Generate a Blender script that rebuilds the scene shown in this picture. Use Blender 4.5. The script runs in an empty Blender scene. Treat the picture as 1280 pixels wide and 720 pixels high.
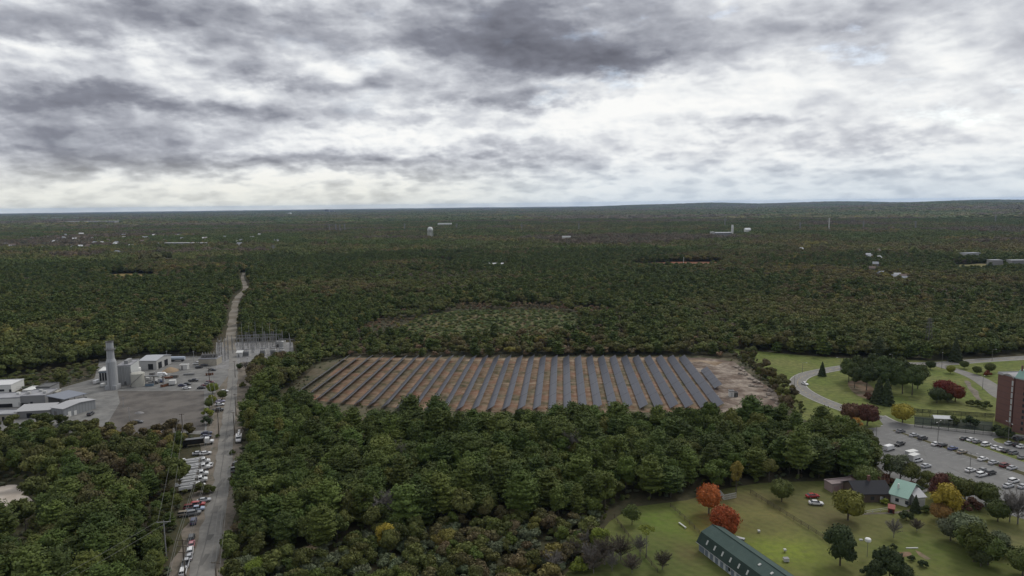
import bpy, bmesh, math, random
import numpy as np
from mathutils import Vector, Matrix, noise as mnoise
R = math.radians
rng = np.random.default_rng(7)
random.seed(7)
scene = bpy.context.scene
COL = scene.collection

# ------------------------------------------------------------------ camera
CAM_H, FPX, PITCH, ROLL = 100.0, 865.0, R(6.89), R(0.65)
_f = Vector((0, math.cos(PITCH), -math.sin(PITCH)))
_u0 = Vector((0, math.sin(PITCH), math.cos(PITCH)))
_r0 = Vector((1, 0, 0))
_r = _r0 * math.cos(ROLL) - _u0 * math.sin(ROLL)
_u = _u0 * math.cos(ROLL) + _r0 * math.sin(ROLL)
cd = bpy.data.cameras.new('camera')
cam = bpy.data.objects.new('camera', cd)
COL.objects.link(cam)
cd.sensor_width = 36
cd.lens = 36 * FPX / 1280
cd.clip_start = 1.0
cd.clip_end = 60000
M = Matrix((( _r.x, _u.x, -_f.x, 0), (_r.y, _u.y, -_f.y, 0), (_r.z, _u.z, -_f.z, CAM_H), (0, 0, 0, 1)))
cam.matrix_world = M
scene.camera = cam

def ray(px, py):
    return (_f * FPX + _r * (px - 640) + _u * (360 - py)).normalized()
def G(px, py, h=0.0):
    """ground point under a photograph pixel"""
    d = ray(px, py)
    t = (h - CAM_H) / d.z
    return Vector((d.x * t, d.y * t, h))
def azel(px, py):
    d = ray(px, py)
    return (math.degrees(math.atan2(d.x, d.y)), math.degrees(math.asin(d.z)))
def pix(x, y, z=0.0):
    v = Vector((x, y, z - CAM_H))
    w = v.dot(_f)
    return 640 + FPX * v.dot(_r) / w, 360 - FPX * v.dot(_u) / w, w
def lin(c):
    return tuple(((v / 255) / 12.92 if v / 255 <= .04045 else ((v / 255 + .055) / 1.055) ** 2.4) for v in c)

# ------------------------------------------------------------------ colour management
scene.view_settings.view_transform = 'Standard'
scene.view_settings.look = 'None'
scene.view_settings.gamma = 1
scene.view_settings.use_curve_mapping = False
scene.view_settings.exposure = 0.0
scene.cycles.max_bounces = 5
scene.cycles.diffuse_bounces = 2
scene.cycles.glossy_bounces = 2
scene.cycles.transmission_bounces = 2
scene.cycles.volume_bounces = 0
scene.cycles.use_denoising = True

# ------------------------------------------------------------------ world: broken overcast above a Nishita sky
SUN_EL, SUN_AZ = R(46), R(42)          # azimuth measured from +Y towards +X
world = bpy.data.worlds.new('World')
scene.world = world
world.use_nodes = True
wt = world.node_tree
wt.nodes.clear()
class NT:
    def __init__(s, t): s.t = t
    def n(s, k, **kw):
        o = s.t.nodes.new(k)
        for a, b in kw.items(): setattr(o, a, b)
        return o
    def link(s, a, b): s.t.links.new(a, b)
    def put(s, inp, v):
        if isinstance(v, bpy.types.NodeSocket): s.t.links.new(v, inp)
        else: inp.default_value = v
    def m(s, op, a, b=0.0, c=0.0, clamp=False):
        o = s.n('ShaderNodeMath', operation=op, use_clamp=clamp)
        s.put(o.inputs[0], a); s.put(o.inputs[1], b); s.put(o.inputs[2], c)
        return o.outputs[0]
    def v(s, op, a, b=(0, 0, 0), out=0):
        o = s.n('ShaderNodeVectorMath', operation=op)
        s.put(o.inputs[0], a); s.put(o.inputs[1], b)
        return o.outputs[out]
    def vs(s, a, k):
        o = s.n('ShaderNodeVectorMath', operation='SCALE')
        s.put(o.inputs[0], a); s.put(o.inputs[3], k)
        return o.outputs[0]
    def xyz(s, x, y, z):
        o = s.n('ShaderNodeCombineXYZ')
        s.put(o.inputs[0], x); s.put(o.inputs[1], y); s.put(o.inputs[2], z)
        return o.outputs[0]
    def noise(s, vec, scale, detail=4, rough=.5, out=0, dist=0.0):
        o = s.n('ShaderNodeTexNoise')
        s.put(o.inputs['Vector'], vec)
        o.inputs['Scale'].default_value = scale
        o.inputs['Detail'].default_value = detail
        o.inputs['Roughness'].default_value = rough
        o.inputs['Distortion'].default_value = dist
        return o.outputs[out]
    def ramp(s, fac, stops, interp='LINEAR'):
        o = s.n('ShaderNodeValToRGB')
        o.color_ramp.interpolation = interp
        e = o.color_ramp.elements
        while len(e) < len(stops): e.new(.5)
        for i, (p, c) in enumerate(stops):
            e[i].position = p
            e[i].color = tuple(c) + (1,) if len(c) == 3 else c
        s.put(o.inputs[0], fac)
        return o.outputs[0]
    def mix(s, f, a, b, mode='MIX'):
        o = s.n('ShaderNodeMix', data_type='RGBA', blend_type=mode)
        s.put(o.inputs[0], f)
        s.put(o.inputs[6], a if isinstance(a, bpy.types.NodeSocket) else tuple(a) + (1,))
        s.put(o.inputs[7], b if isinstance(b, bpy.types.NodeSocket) else tuple(b) + (1,))
        return o.outputs[2]
    def smooth(s, x, a, b):
        o = s.n('ShaderNodeMapRange', interpolation_type='SMOOTHSTEP')
        s.put(o.inputs[0], x)
        o.inputs[1].default_value = a; o.inputs[2].default_value = b
        return o.outputs[0]

W = NT(wt)
tc = W.n('ShaderNodeTexCoord')
D = tc.outputs['Generated']
sep = W.n('ShaderNodeSeparateXYZ'); W.link(D, sep.inputs[0])
dx, dy, dz = sep.outputs
zc = W.m('MAXIMUM', dz, 0.0)
az = W.m('MULTIPLY', W.m('ARCTAN2', dx, dy), 57.2958)
el = W.m('MULTIPLY', W.m('ARCSINE', dz), 57.2958)
def layer(wx, wy, o, det=9, r=.47, dist=.15, d=.13):
    """one size of puff, wx by wy degrees, with its lit upper side: (cover, relief)"""
    p = W.xyz(W.m('MULTIPLY', az, 1.0 / wx), W.m('MULTIPLY', el, 1.0 / wy), o)
    def f(q):
        vn = W.n('ShaderNodeTexVoronoi', feature='F1')
        wq = W.v('ADD', q, W.vs(W.v('SUBTRACT', W.noise(q, 2.2, 4, .55, out=1), (.5, .5, .5)), .75))
        W.put(vn.inputs['Vector'], wq); vn.inputs['Scale'].default_value = 1.15
        return W.m('MULTIPLY_ADD', W.m('SUBTRACT', .50, vn.outputs['Distance']), .30, W.m('MULTIPLY_ADD', W.noise(q, 1.0, det, r, dist=dist), .78, .07))
    n, nu = f(p), f(W.v('ADD', p, (0.05, d, 0)))
    return n, W.m('SUBTRACT', n, nu)
nH, rH = layer(7.5, 3.7, 1.3)
nM, rM = layer(3.1, 1.45, 4.7)
nL, rL = layer(2.2, .6, 9.1)
n3 = W.noise(W.xyz(W.m('MULTIPLY', az, .05), W.m('MULTIPLY', el, .14), 6.0), 1.0, 6, .5)
wH, wL = W.smooth(el, 2.5, 10.0), W.smooth(el, 6.0, 1.0)
wM = W.m('SUBTRACT', 1.15, W.m('MULTIPLY', wH, .45))
flat = W.xyz(W.m('MULTIPLY', az, .06), W.m('MULTIPLY', el, .13), 0.7)
wv = W.noise(flat, 2.3, 9, .58, out=1)                                         # ragged edges for the large masses
wv = W.v('SUBTRACT', wv, (.5, .5, .5))
ae = W.xyz(az, el, 0.0)
aew = W.v('ADD', ae, W.v('MULTIPLY', wv, (11.0, 6.0, 0)))
# big masses: centre px, size px, amount (positive = thick dark cloud, negative = thin bright)
MASS = [(690, 52, 130, 34, .78), (780, 78, 76, 18, .80), (300, 50, 300, 60, .10), (1050, 30, 260, 34, .08), (570, 66, 120, 36, .36), (650, 124, 120, 10, .40),
        (110, 26, 130, 24, .50), (350, 28, 110, 24, .34), (350, 98, 100, 10, .42), (50, 124, 100, 13, .40),
        (250, 137, 120, 11, .42), (460, 150, 80, 12, .22), (90, 172, 150, 15, .34), (330, 202, 260, 12, .40),
        (600, 0, 260, 30, .30), (150, 76, 120, 14, -.22), (560, 168, 120, 10, -.26), (760, 140, 130, 16, -.16), (540, 135, 70, 10, -.2), (30, 60, 60, 10, -.2), (470, 75, 50, 12, -.15),
        (1000, 110, 220, 30, -.05), (330, 205, 330, 9, .16), (700, 200, 200, 8, .12), (940, 156, 90, 7, .24), (1110, 178, 130, 7, .22), (880, 175, 60, 5, .2),
        (1010, 40, 200, 26, .10), (1150, 212, 300, 8, .16), (450, 222, 260, 5, .12), (200, 232, 400, 9, -.16), (-300, 120, 300, 60, .25)]
acc = None
for (cx, cy, sx, sy, a) in MASS:
    a0, e0 = azel(cx, cy)
    q = W.v('MULTIPLY', W.v('SUBTRACT', aew, (a0, e0, 0)), (1 / (sx / 15.1), 1 / (sy / 15.1), 0))
    g = W.m('POWER', 2.71828, W.m('MULTIPLY', W.v('DOT_PRODUCT', q, q, out=1), -1.0))
    acc = W.m('MULTIPLY', g, a) if acc is None else W.m('MULTIPLY_ADD', g, a, acc)
side = W.smooth(az, 14.0, -4.0)                                                 # deck is thicker to the left
base = W.m('MULTIPLY_ADD', side, .06, .245)
cH = W.m('SUBTRACT', W.smooth(nH, .39, .61), .5)
cM = W.m('SUBTRACT', W.smooth(nM, .40, .60), .5)
cL = W.m('SUBTRACT', W.smooth(nL, .38, .62), .5)
c3 = W.m('SUBTRACT', W.smooth(n3, .35, .65), .5)
nz = W.m('MULTIPLY', W.m('MULTIPLY_ADD', rH, -2.2, W.m('MULTIPLY', cH, .36)), wH)
nz = W.m('ADD', nz, W.m('MULTIPLY', W.m('MULTIPLY_ADD', rM, -1.8, W.m('MULTIPLY', cM, .28)), wM))
nz = W.m('ADD', nz, W.m('MULTIPLY', W.m('MULTIPLY_ADD', rL, -.7, W.m('MULTIPLY', cL, .42)), wL))
nz = W.m('MULTIPLY_ADD', c3, .26, nz)
amp = W.m('MULTIPLY_ADD', side, .16, .60)
lowf = W.smooth(el, 0.0, 3.0)
dark = W.m('ADD', W.m('ADD', base, acc), W.m('MULTIPLY', W.m('MULTIPLY', nz, amp), W.m('MULTIPLY_ADD', lowf, .35, .65)))
dark = W.m('MULTIPLY_ADD', W.smooth(dy, -.05, -.6), .30, dark)             # unseen sky behind the camera: darkening added to shade camera-facing tree sides
dark = W.m('MAXIMUM', dark, 0.0)
cl = W.ramp(W.m('MULTIPLY_ADD', dark, .64, .012), [(0.0, lin((253, 253, 251))), (.10, lin((240, 242, 243))), (.24, lin((207, 210, 216))), (.40, lin((170, 173, 182))),
                   (.58, lin((134, 137, 148))), (1.0, lin((88, 89, 99)))])
# low sky: pale cream to the left, blue-white to the right
hz = W.smooth(el, 4.5, 0.3)
hcol = W.mix(W.smooth(az, -14, 12), lin((226, 225, 206)), lin((190, 207, 220)))
cl = W.mix(W.m('MULTIPLY', hz, .45), cl, hcol)
sky = W.n('ShaderNodeTexSky', sky_type='NISHITA')
sky.sun_disc = False
sky.sun_elevation = SUN_EL
sky.sun_rotation = SUN_AZ
sky.altitude = 100
sky.air_density = 1.0
sky.dust_density = 1.5
gap = W.m('MULTIPLY', W.smooth(W.noise(W.v('ADD', flat, (9, 4, 0)), 2.6, 7, .6), .56, .70), W.m('MULTIPLY_ADD', side, -.6, .75))
gap = W.m('MULTIPLY', gap, W.smooth(el, 3.0, 6.0))
cloud10 = W.vs(cl, 10.0)
outc = W.mix(W.m('MULTIPLY', gap, .5), cloud10, W.vs(sky.outputs[0], 1.6))
bg = W.n('ShaderNodeBackground')
W.link(outc, bg.inputs[0])
bg.inputs[1].default_value = 0.1
wo = W.n('ShaderNodeOutputWorld')
W.link(bg.outputs[0], wo.inputs[0])
world.cycles.sampling_method = 'MANUAL'
world.cycles.sample_map_resolution = 512

sl = bpy.data.lights.new('sun', 'SUN')
sl.energy = 1.45
sl.angle = R(16)
sl.color = (1.0, .96, .90)
so = bpy.data.objects.new('sun', sl)
COL.objects.link(so)
sd = Vector((math.sin(SUN_AZ) * math.cos(SUN_EL), math.cos(SUN_AZ) * math.cos(SUN_EL), math.sin(SUN_EL)))
so.rotation_euler = sd.to_track_quat('Z', 'Y').to_euler()
so.location = sd * 300

# ------------------------------------------------------------------ helpers
def link_obj(name, data, parent=None, loc=None, rz=None):
    o = bpy.data.objects.new(name, data)
    COL.objects.link(o)
    if parent is not None: o.parent = parent
    if loc is not None: o.location = loc
    if rz is not None: o.rotation_euler = (0, 0, rz)
    return o
def tag(o, label=None, cat=None, group=None, kind=None):
    if label: o['label'] = label
    if cat: o['category'] = cat
    if group: o['group'] = group
    if kind: o['kind'] = kind
    return o
def thing(name, label, cat, loc=(0, 0, 0), rz=0.0, group=None):
    o = link_obj(name, None, None, loc, rz)
    o.empty_display_size = 1
    return tag(o, label, cat, group)

class MB:
    """collects faces for one mesh"""
    def __init__(s): s.v = []; s.f = []
    def add(s, vs, fs):
        n = len(s.v)
        s.v += [tuple(p) for p in vs]
        s.f += [tuple(i + n for i in f) for f in fs]
        return s
    def box(s, c, d, rz=0.0, rx=0.0, ry=0.0, taper=1.0):
        m = Matrix.Translation(c) @ Matrix.Rotation(rz, 4, 'Z') @ Matrix.Rotation(ry, 4, 'Y') @ Matrix.Rotation(rx, 4, 'X')
        hx, hy, hz = d[0] / 2, d[1] / 2, d[2] / 2
        vs = []
        for z in (-1, 1):
            k = taper if z > 0 else 1.0
            for x, y in ((-1, -1), (1, -1), (1, 1), (-1, 1)):
                vs.append(m @ Vector((x * hx * k, y * hy * k, z * hz)))
        return s.add(vs, [(3, 2, 1, 0), (4, 5, 6, 7), (0, 1, 5, 4), (1, 2, 6, 5), (2, 3, 7, 6), (3, 0, 4, 7)])
    def tube(s, a, b, r0, r1=None, n=8, caps=True):
        a = Vector(a); b = Vector(b)
        r1 = r0 if r1 is None else r1
        q = (b - a).to_track_quat('Z', 'Y').to_matrix()
        vs = []
        for p, r in ((a, r0), (b, r1)):
            for i in range(n):
                t = 2 * math.pi * i / n
                vs.append(p + q @ Vector((math.cos(t) * r, math.sin(t) * r, 0)))
        fs = [(i, (i + 1) % n, n + (i + 1) % n, n + i) for i in range(n)]
        if caps: fs += [tuple(range(n - 1, -1, -1)), tuple(range(n, 2 * n))]
        return s.add(vs, fs)
    def poly(s, pts, r, n=5):
        """a bent tube through several points"""
        pts = [Vector(p) for p in pts]
        vs = []
        for k, p in enumerate(pts):
            t = (pts[min(k + 1, len(pts) - 1)] - pts[max(k - 1, 0)]).normalized()
            q = t.to_track_quat('Z', 'Y').to_matrix()
            rr = r[k] if isinstance(r, (list, tuple)) else r
            for i in range(n):
                a = 2 * math.pi * i / n
                vs.append(p + q @ Vector((math.cos(a) * rr, math.sin(a) * rr, 0)))
        fs = [(k * n + i, k * n + (i + 1) % n, (k + 1) * n + (i + 1) % n, (k + 1) * n + i) for k in range(len(pts) - 1) for i in range(n)]
        fs += [tuple(range(n - 1, -1, -1)), tuple(range((len(pts) - 1) * n, len(pts) * n))]
        return s.add(vs, fs)
    def lathe(s, prof, n=24, c=(0, 0, 0)):
        vs = []
        for r, z in prof:
            for i in range(n):
                t = 2 * math.pi * i / n
                vs.append((c[0] + r * math.cos(t), c[1] + r * math.sin(t), c[2] + z))
        fs = [(k * n + i, k * n + (i + 1) % n, (k + 1) * n + (i + 1) % n, (k + 1) * n + i) for k in range(len(prof) - 1) for i in range(n)]
        fs += [tuple(range(n - 1, -1, -1)), tuple(range((len(prof) - 1) * n, len(prof) * n))]
        return s.add(vs, fs)
    def prism(s, prof, y0, y1, axis='Y'):
        """profile (a, z) extruded along y (or x)"""
        n = len(prof)
        mk = (lambda a, z, t: (a, t, z)) if axis == 'Y' else (lambda a, z, t: (t, a, z))
        vs = [mk(a, z, y0) for a, z in prof] + [mk(a, z, y1) for a, z in prof]
        fs = [(i, (i + 1) % n, n + (i + 1) % n, n + i) for i in range(n)] + [tuple(range(n - 1, -1, -1)), tuple(range(n, 2 * n))]
        return s.add(vs, fs)
    def mesh(s, name, mat=None, smooth=False, fix=True):
        me = bpy.data.meshes.new(name)
        me.from_pydata(s.v, [], s.f)
        if fix:
            b = bmesh.new(); b.from_mesh(me)
            bmesh.ops.recalc_face_normals(b, faces=b.faces)
            b.to_mesh(me); b.free()
        if mat is not None: me.materials.append(mat)
        if smooth: me.polygons.foreach_set('use_smooth', [True] * len(me.polygons))
        return me
    def part(s, name, mat, parent=None, smooth=False, loc=None, rz=None):
        return link_obj(name, s.mesh(name, mat, smooth), parent, loc, rz)

def quads_mesh(name, V, mat):
    """V: (n,4,3) array of separate quads"""
    n = len(V)
    me = bpy.data.meshes.new(name)
    me.vertices.add(n * 4); me.loops.add(n * 4); me.polygons.add(n)
    me.vertices.foreach_set('co', V.reshape(-1).astype(np.float32))
    me.loops.foreach_set('vertex_index', np.arange(n * 4, dtype=np.int32))
    me.polygons.foreach_set('loop_start', np.arange(0, n * 4, 4, dtype=np.int32))
    me.polygons.foreach_set('loop_total', np.full(n, 4, dtype=np.int32))
    me.materials.append(mat)
    me.update(calc_edges=True)
    return me

# ------------------------------------------------------------------ materials
MATS = {}
def mat(name, col, rough=.8, spec=.3, metal=0.0, var=None, scale=.5, detail=5, bump=0.0, bscale=8.0, space='pos', fine=None):
    """principled material; var = second colour blended in by noise"""
    if name in MATS: return MATS[name]
    m = bpy.data.materials.new(name); m.use_nodes = True
    T = NT(m.node_tree)
    b = m.node_tree.nodes['Principled BSDF']
    b.inputs['Roughness'].default_value = rough
    b.inputs['Specular IOR Level'].default_value = spec
    b.inputs['Metallic'].default_value = metal
    if space == 'pos': P = T.n('ShaderNodeNewGeometry').outputs['Position']
    else: P = T.n('ShaderNodeTexCoord').outputs['Object']
    c = None
    if var is not None:
        n1 = T.smooth(T.noise(P, scale, detail, .6), .35, .65)
        c = T.mix(n1, col, var)
    else:
        n1 = T.noise(P, scale, 4, .6)
        c = T.mix(T.m('MULTIPLY', n1, .35), col, tuple(v * .72 for v in col))
    if fine:
        n2 = T.smooth(T.noise(P, fine[0], 4, .6), .35, .65)
        c = T.mix(T.m('MULTIPLY', n2, fine[2]), c, fine[1])
    T.link(c, b.inputs['Base Color'])
    if bump:
        bp = T.n('ShaderNodeBump'); bp.inputs['Strength'].default_value = bump
        T.link(T.noise(P, bscale, 4, .6), bp.inputs['Height'])
        T.link(bp.outputs[0], b.inputs['Normal'])
    MATS[name] = m
    return m

def foliage(name, stops, zone=.0, zscale=.006, rnd=.6, leafnoise=.25, rough=.75):
    """leaf colour: a ramp driven by each tree's own random value and by slow drift across the land"""
    m = bpy.data.materials.new(name); m.use_nodes = True
    T = NT(m.node_tree)
    b = m.node_tree.nodes['Principled BSDF']
    b.inputs['Roughness'].default_value = rough
    b.inputs['Specular IOR Level'].default_value = .18
    oi = T.n('ShaderNodeObjectInfo')
    P = T.n('ShaderNodeNewGeometry').outputs['Position']
    zn = T.smooth(T.noise(P, zscale, 4, .6), .36, .64)
    f = T.m('ADD', T.m('MULTIPLY', oi.outputs['Random'], 1 - zone), T.m('MULTIPLY', zn, zone))
    c = T.ramp(f, stops)
    r2 = T.m('FRACT', T.m('MULTIPLY', oi.outputs['Random'], 17.3))
    hv = T.n('ShaderNodeHueSaturation')
    T.put(hv.inputs['Value'], T.m('MULTIPLY_ADD', r2, rnd, 1 - rnd / 2))
    T.put(hv.inputs['Hue'], T.m('MULTIPLY_ADD', T.m('FRACT', T.m('MULTIPLY', r2, 7.7)), .03, .485))
    T.link(c, hv.inputs['Color'])
    ln = T.noise(P, 1.1, 3, .6)
    c2 = T.mix(T.m('MULTIPLY', T.smooth(ln, .35, .7), leafnoise), hv.outputs[0], (.11, .10, .05))
    T.link(c2, b.inputs['Base Color'])
    MATS[name] = m
    return m

# ================================================================== THE LAND
def hill(x, y):
    """terrain height in metres: flat round the site, rolling far off, a ridge on the right horizon"""
    r = math.hypot(x, y)
    if r < 2300: return 0.0
    k = min(1.0, (r - 2300) / 2500)
    k = k * k * (3 - 2 * k)
    a = math.degrees(math.atan2(x, y))
    h = 7 * mnoise.noise(Vector((x * .0006, y * .0006, 1))) + 5 * mnoise.noise(Vector((x * .0016, y * .0016, 5)))
    if r > 4000:
        n = .75 + .5 * mnoise.noise(Vector((a * .16, r * .0004, 9)))
        wr = math.exp(-((r - 8200) / 2600) ** 2)                          # near ridge, right
        s = min(1, max(0, (a - 17) / 16)); s = s * s * (3 - 2 * s)
        h += 58 * wr * s * n
        wf = math.exp(-((r - 14500) / 3200) ** 2)                         # far blue ridge
        s2 = min(1, max(0, (a - 2) / 12)); s2 = s2 * s2 * (3 - 2 * s2)
        h += 72 * wf * s2 * (.8 + .4 * mnoise.noise(Vector((a * .22, 3, 2))))
    return h * k

FOREST_FLOOR = mat('forest_floor', (.060, .052, .032), .95, .1, var=(.045, .05, .026), scale=.02, fine=(.5, (.09, .075, .045), .5))
rings = [0, 120, 180, 260, 360, 480, 620, 800, 1050, 1400, 1800, 2300] + [2300 + 170 * i for i in range(1, 26)] + [6720 + 330 * i for i in range(1, 42)] + [22000, 26000]
NA = 220
gv, gf = [(0, 0, 0)], []
angs = []
for i in range(NA):                                                       # finer inside the view
    t = i / NA
    angs.append(t)
angs = [-55 + 110 * i / 160 for i in range(161)] + [55 + 250 * i / 60 for i in range(1, 60)]
NA = len(angs)
for r in rings[1:]:
    for a in angs:
        x, y = r * math.sin(R(a)), r * math.cos(R(a))
        gv.append((x, y, hill(x, y)))
for i in range(NA): gf.append((0, 1 + (i + 1) % NA, 1 + i))
for k in range(len(rings) - 2):
    for i in range(NA):
        j = (i + 1) % NA
        gf.append((1 + k * NA + i, 1 + k * NA + j, 1 + (k + 1) * NA + j, 1 + (k + 1) * NA + i))
gm = bpy.data.meshes.new('ground'); gm.from_pydata(gv, [], gf); gm.materials.append(FOREST_FLOOR)
b_ = bmesh.new(); b_.from_mesh(gm); bmesh.ops.recalc_face_normals(b_, faces=b_.faces)
if sum(f.normal.z for f in b_.faces) < 0: bmesh.ops.reverse_faces(b_, faces=b_.faces)
b_.to_mesh(gm); b_.free()
gm.polygons.foreach_set('use_smooth', [True] * len(gm.polygons))
tag(link_obj('ground', gm), kind='structure')

def catmull(pts, n=6, closed=False):
    P = [Vector(p) for p in pts]
    out = []
    m = len(P)
    rng_ = range(m if closed else m - 1)
    for i in rng_:
        if closed: p0, p1, p2, p3 = P[(i - 1) % m], P[i], P[(i + 1) % m], P[(i + 2) % m]
        else: p0, p1, p2, p3 = P[max(i - 1, 0)], P[i], P[i + 1], P[min(i + 2, m - 1)]
        for k in range(n):
            t = k / n
            out.append(.5 * ((2 * p1) + (p2 - p0) * t + (2 * p0 - 5 * p1 + 4 * p2 - p3) * t * t + (3 * p1 - p0 - 3 * p2 + p3) * t ** 3))
    if not closed: out.append(P[-1])
    return out
def sheet(name, pxs, z, m, soft=False, rough=0.0, kind='structure', label=None, world_pts=None):
    pts = world_pts or [G(*p) for p in pxs]
    if soft: pts = catmull(pts, 8, True)
    if rough:
        pts = [p + Vector((mnoise.noise(p * .21), mnoise.noise(p * .21 + Vector((9, 9, 9))), 0)) * rough for p in pts]
    me = bpy.data.meshes.new(name)
    me.from_pydata([(p.x, p.y, z) for p in pts], [], [tuple(range(len(pts)))])
    b = bmesh.new(); b.from_mesh(me)
    bmesh.ops.triangulate(b, faces=b.faces)
    bmesh.ops.recalc_face_normals(b, faces=b.faces)
    if b.faces and b.faces[0].normal.z < 0: bmesh.ops.reverse_faces(b, faces=b.faces)
    b.to_mesh(me); b.free()
    me.materials.append(m)
    o = link_obj(name, me)
    tag(o, label, None, None, kind)
    return o, pts
def ribbon(name, pxs, w, z, m, kind='structure', n=8, wob=0.0):
    """road strip; pxs list of (px,py) or (px,py,width)"""
    c = catmull([Vector((*G(p[0], p[1])[:2], p[2] if len(p) > 2 else w)) for p in pxs], n)
    L, Rr = [], []
    for i, p in enumerate(c):
        a, b = c[max(i - 1, 0)], c[min(i + 1, len(c) - 1)]
        t = Vector((b.x - a.x, b.y - a.y, 0)).normalized(); s = Vector((-t.y, t.x, 0))
        q = Vector((p.x, p.y, 0)); hw = p.z / 2
        j1 = hw + wob * mnoise.noise(q * .12); j2 = hw + wob * mnoise.noise(q * .12 + Vector((5, 5, 5)))
        L.append(q + s * j1); Rr.append(q - s * j2)
    vs = [(p.x, p.y, z) for p in L] + [(p.x, p.y, z) for p in Rr]
    k = len(c)
    o = link_obj(name, MB().add(vs, [(i, i + 1, k + i + 1, k + i) for i in range(k - 1)]).mesh(name, m))
    if o.data.polygons[0].normal.z < 0: o.data.flip_normals()
    tag(o, kind=kind)
    return o, [Vector((p.x, p.y, 0)) for p in c]
def curb(name, pts, w, h, m, closed=True):
    """a raised kerb following points"""
    n = len(pts); vs = []; fs = []
    for i, p in enumerate(pts):
        a = pts[(i - 1) % n] if closed else pts[max(i - 1, 0)]
        b = pts[(i + 1) % n] if closed else pts[min(i + 1, n - 1)]
        t = Vector((b.x - a.x, b.y - a.y, 0)).normalized(); s = Vector((-t.y, t.x, 0)) * w / 2
        for q, z in ((p - s, 0), (p - s, h), (p + s, h), (p + s, 0)): vs.append((q.x, q.y, z))
    for i in range(n if closed else n - 1):
        j = (i + 1) % n
        for k in range(3): fs.append((4 * i + k, 4 * i + k + 1, 4 * j + k + 1, 4 * j + k))
    o = link_obj(name, MB().add(vs, fs).mesh(name, m)); tag(o, kind='structure'); return o

# ---- surface materials
ASPHALT = mat('worn_asphalt', (.185, .177, .163), .9, .25, var=(.225, .214, .195), scale=.07, fine=(.45, (.12, .115, .108), .45))
LOT = mat('parking_asphalt', (.162, .160, .156), .9, .25, var=(.190, .187, .181), scale=.04, fine=(.3, (.11, .108, .105), .35))
DIRT = mat('road_verge_dirt', (.175, .150, .125), .95, .1, var=(.10, .092, .072), scale=.12, fine=(.6, (.25, .21, .17), .4))
TRAIL = mat('sandy_trail', (.24, .22, .19), .95, .1, var=(.15, .13, .10), scale=.05)
YARD = mat('yard_gravel', (.165, .163, .157), .95, .15, var=(.225, .220, .208), scale=.06, fine=(.22, (.095, .092, .088), .5))
BASIN = mat('dark_packed_lot', (.082, .075, .069), .95, .15, var=(.115, .104, .094), scale=.05, fine=(.10, (.17, .155, .14), .45))
SOIL = mat('bare_soil', (.195, .105, .070), .95, .1, var=(.066, .066, .036), scale=.07, fine=(.24, (.32, .255, .185), .5))
SOIL2 = mat('stripped_soil', (.130, .095, .075), .95, .1, var=(.34, .29, .24), scale=.09, fine=(.30, (.07, .05, .04), .55))
BANK = mat('weedy_bank', (.10, .085, .055), .95, .1, var=(.055, .065, .032), scale=.06, fine=(.3, (.17, .14, .105), .5))
LAWN = mat('lawn_grass', (.128, .160, .040), .95, .1, var=(.165, .172, .058), scale=.03, fine=(.35, (.050, .062, .024), .5))
SAND = mat('pale_sand', (.46, .41, .36), .95, .1, var=(.38, .33, .28), scale=.15)
GRAVEL = mat('pale_gravel', (.27, .265, .265), .95, .1, var=(.20, .195, .19), scale=.08, fine=(.6, (.12, .12, .115), .4))
CONC = mat('pale_concrete', (.36, .35, .33), .9, .2)
YOUNG = mat('young_growth', (.076, .100, .033), .95, .1, var=(.155, .120, .065), scale=.03, fine=(.2, (.035, .055, .02), .5))
REDDIRT = mat('red_clay', (.20, .085, .05), .95, .1, var=(.14, .075, .045), scale=.02)

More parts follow.
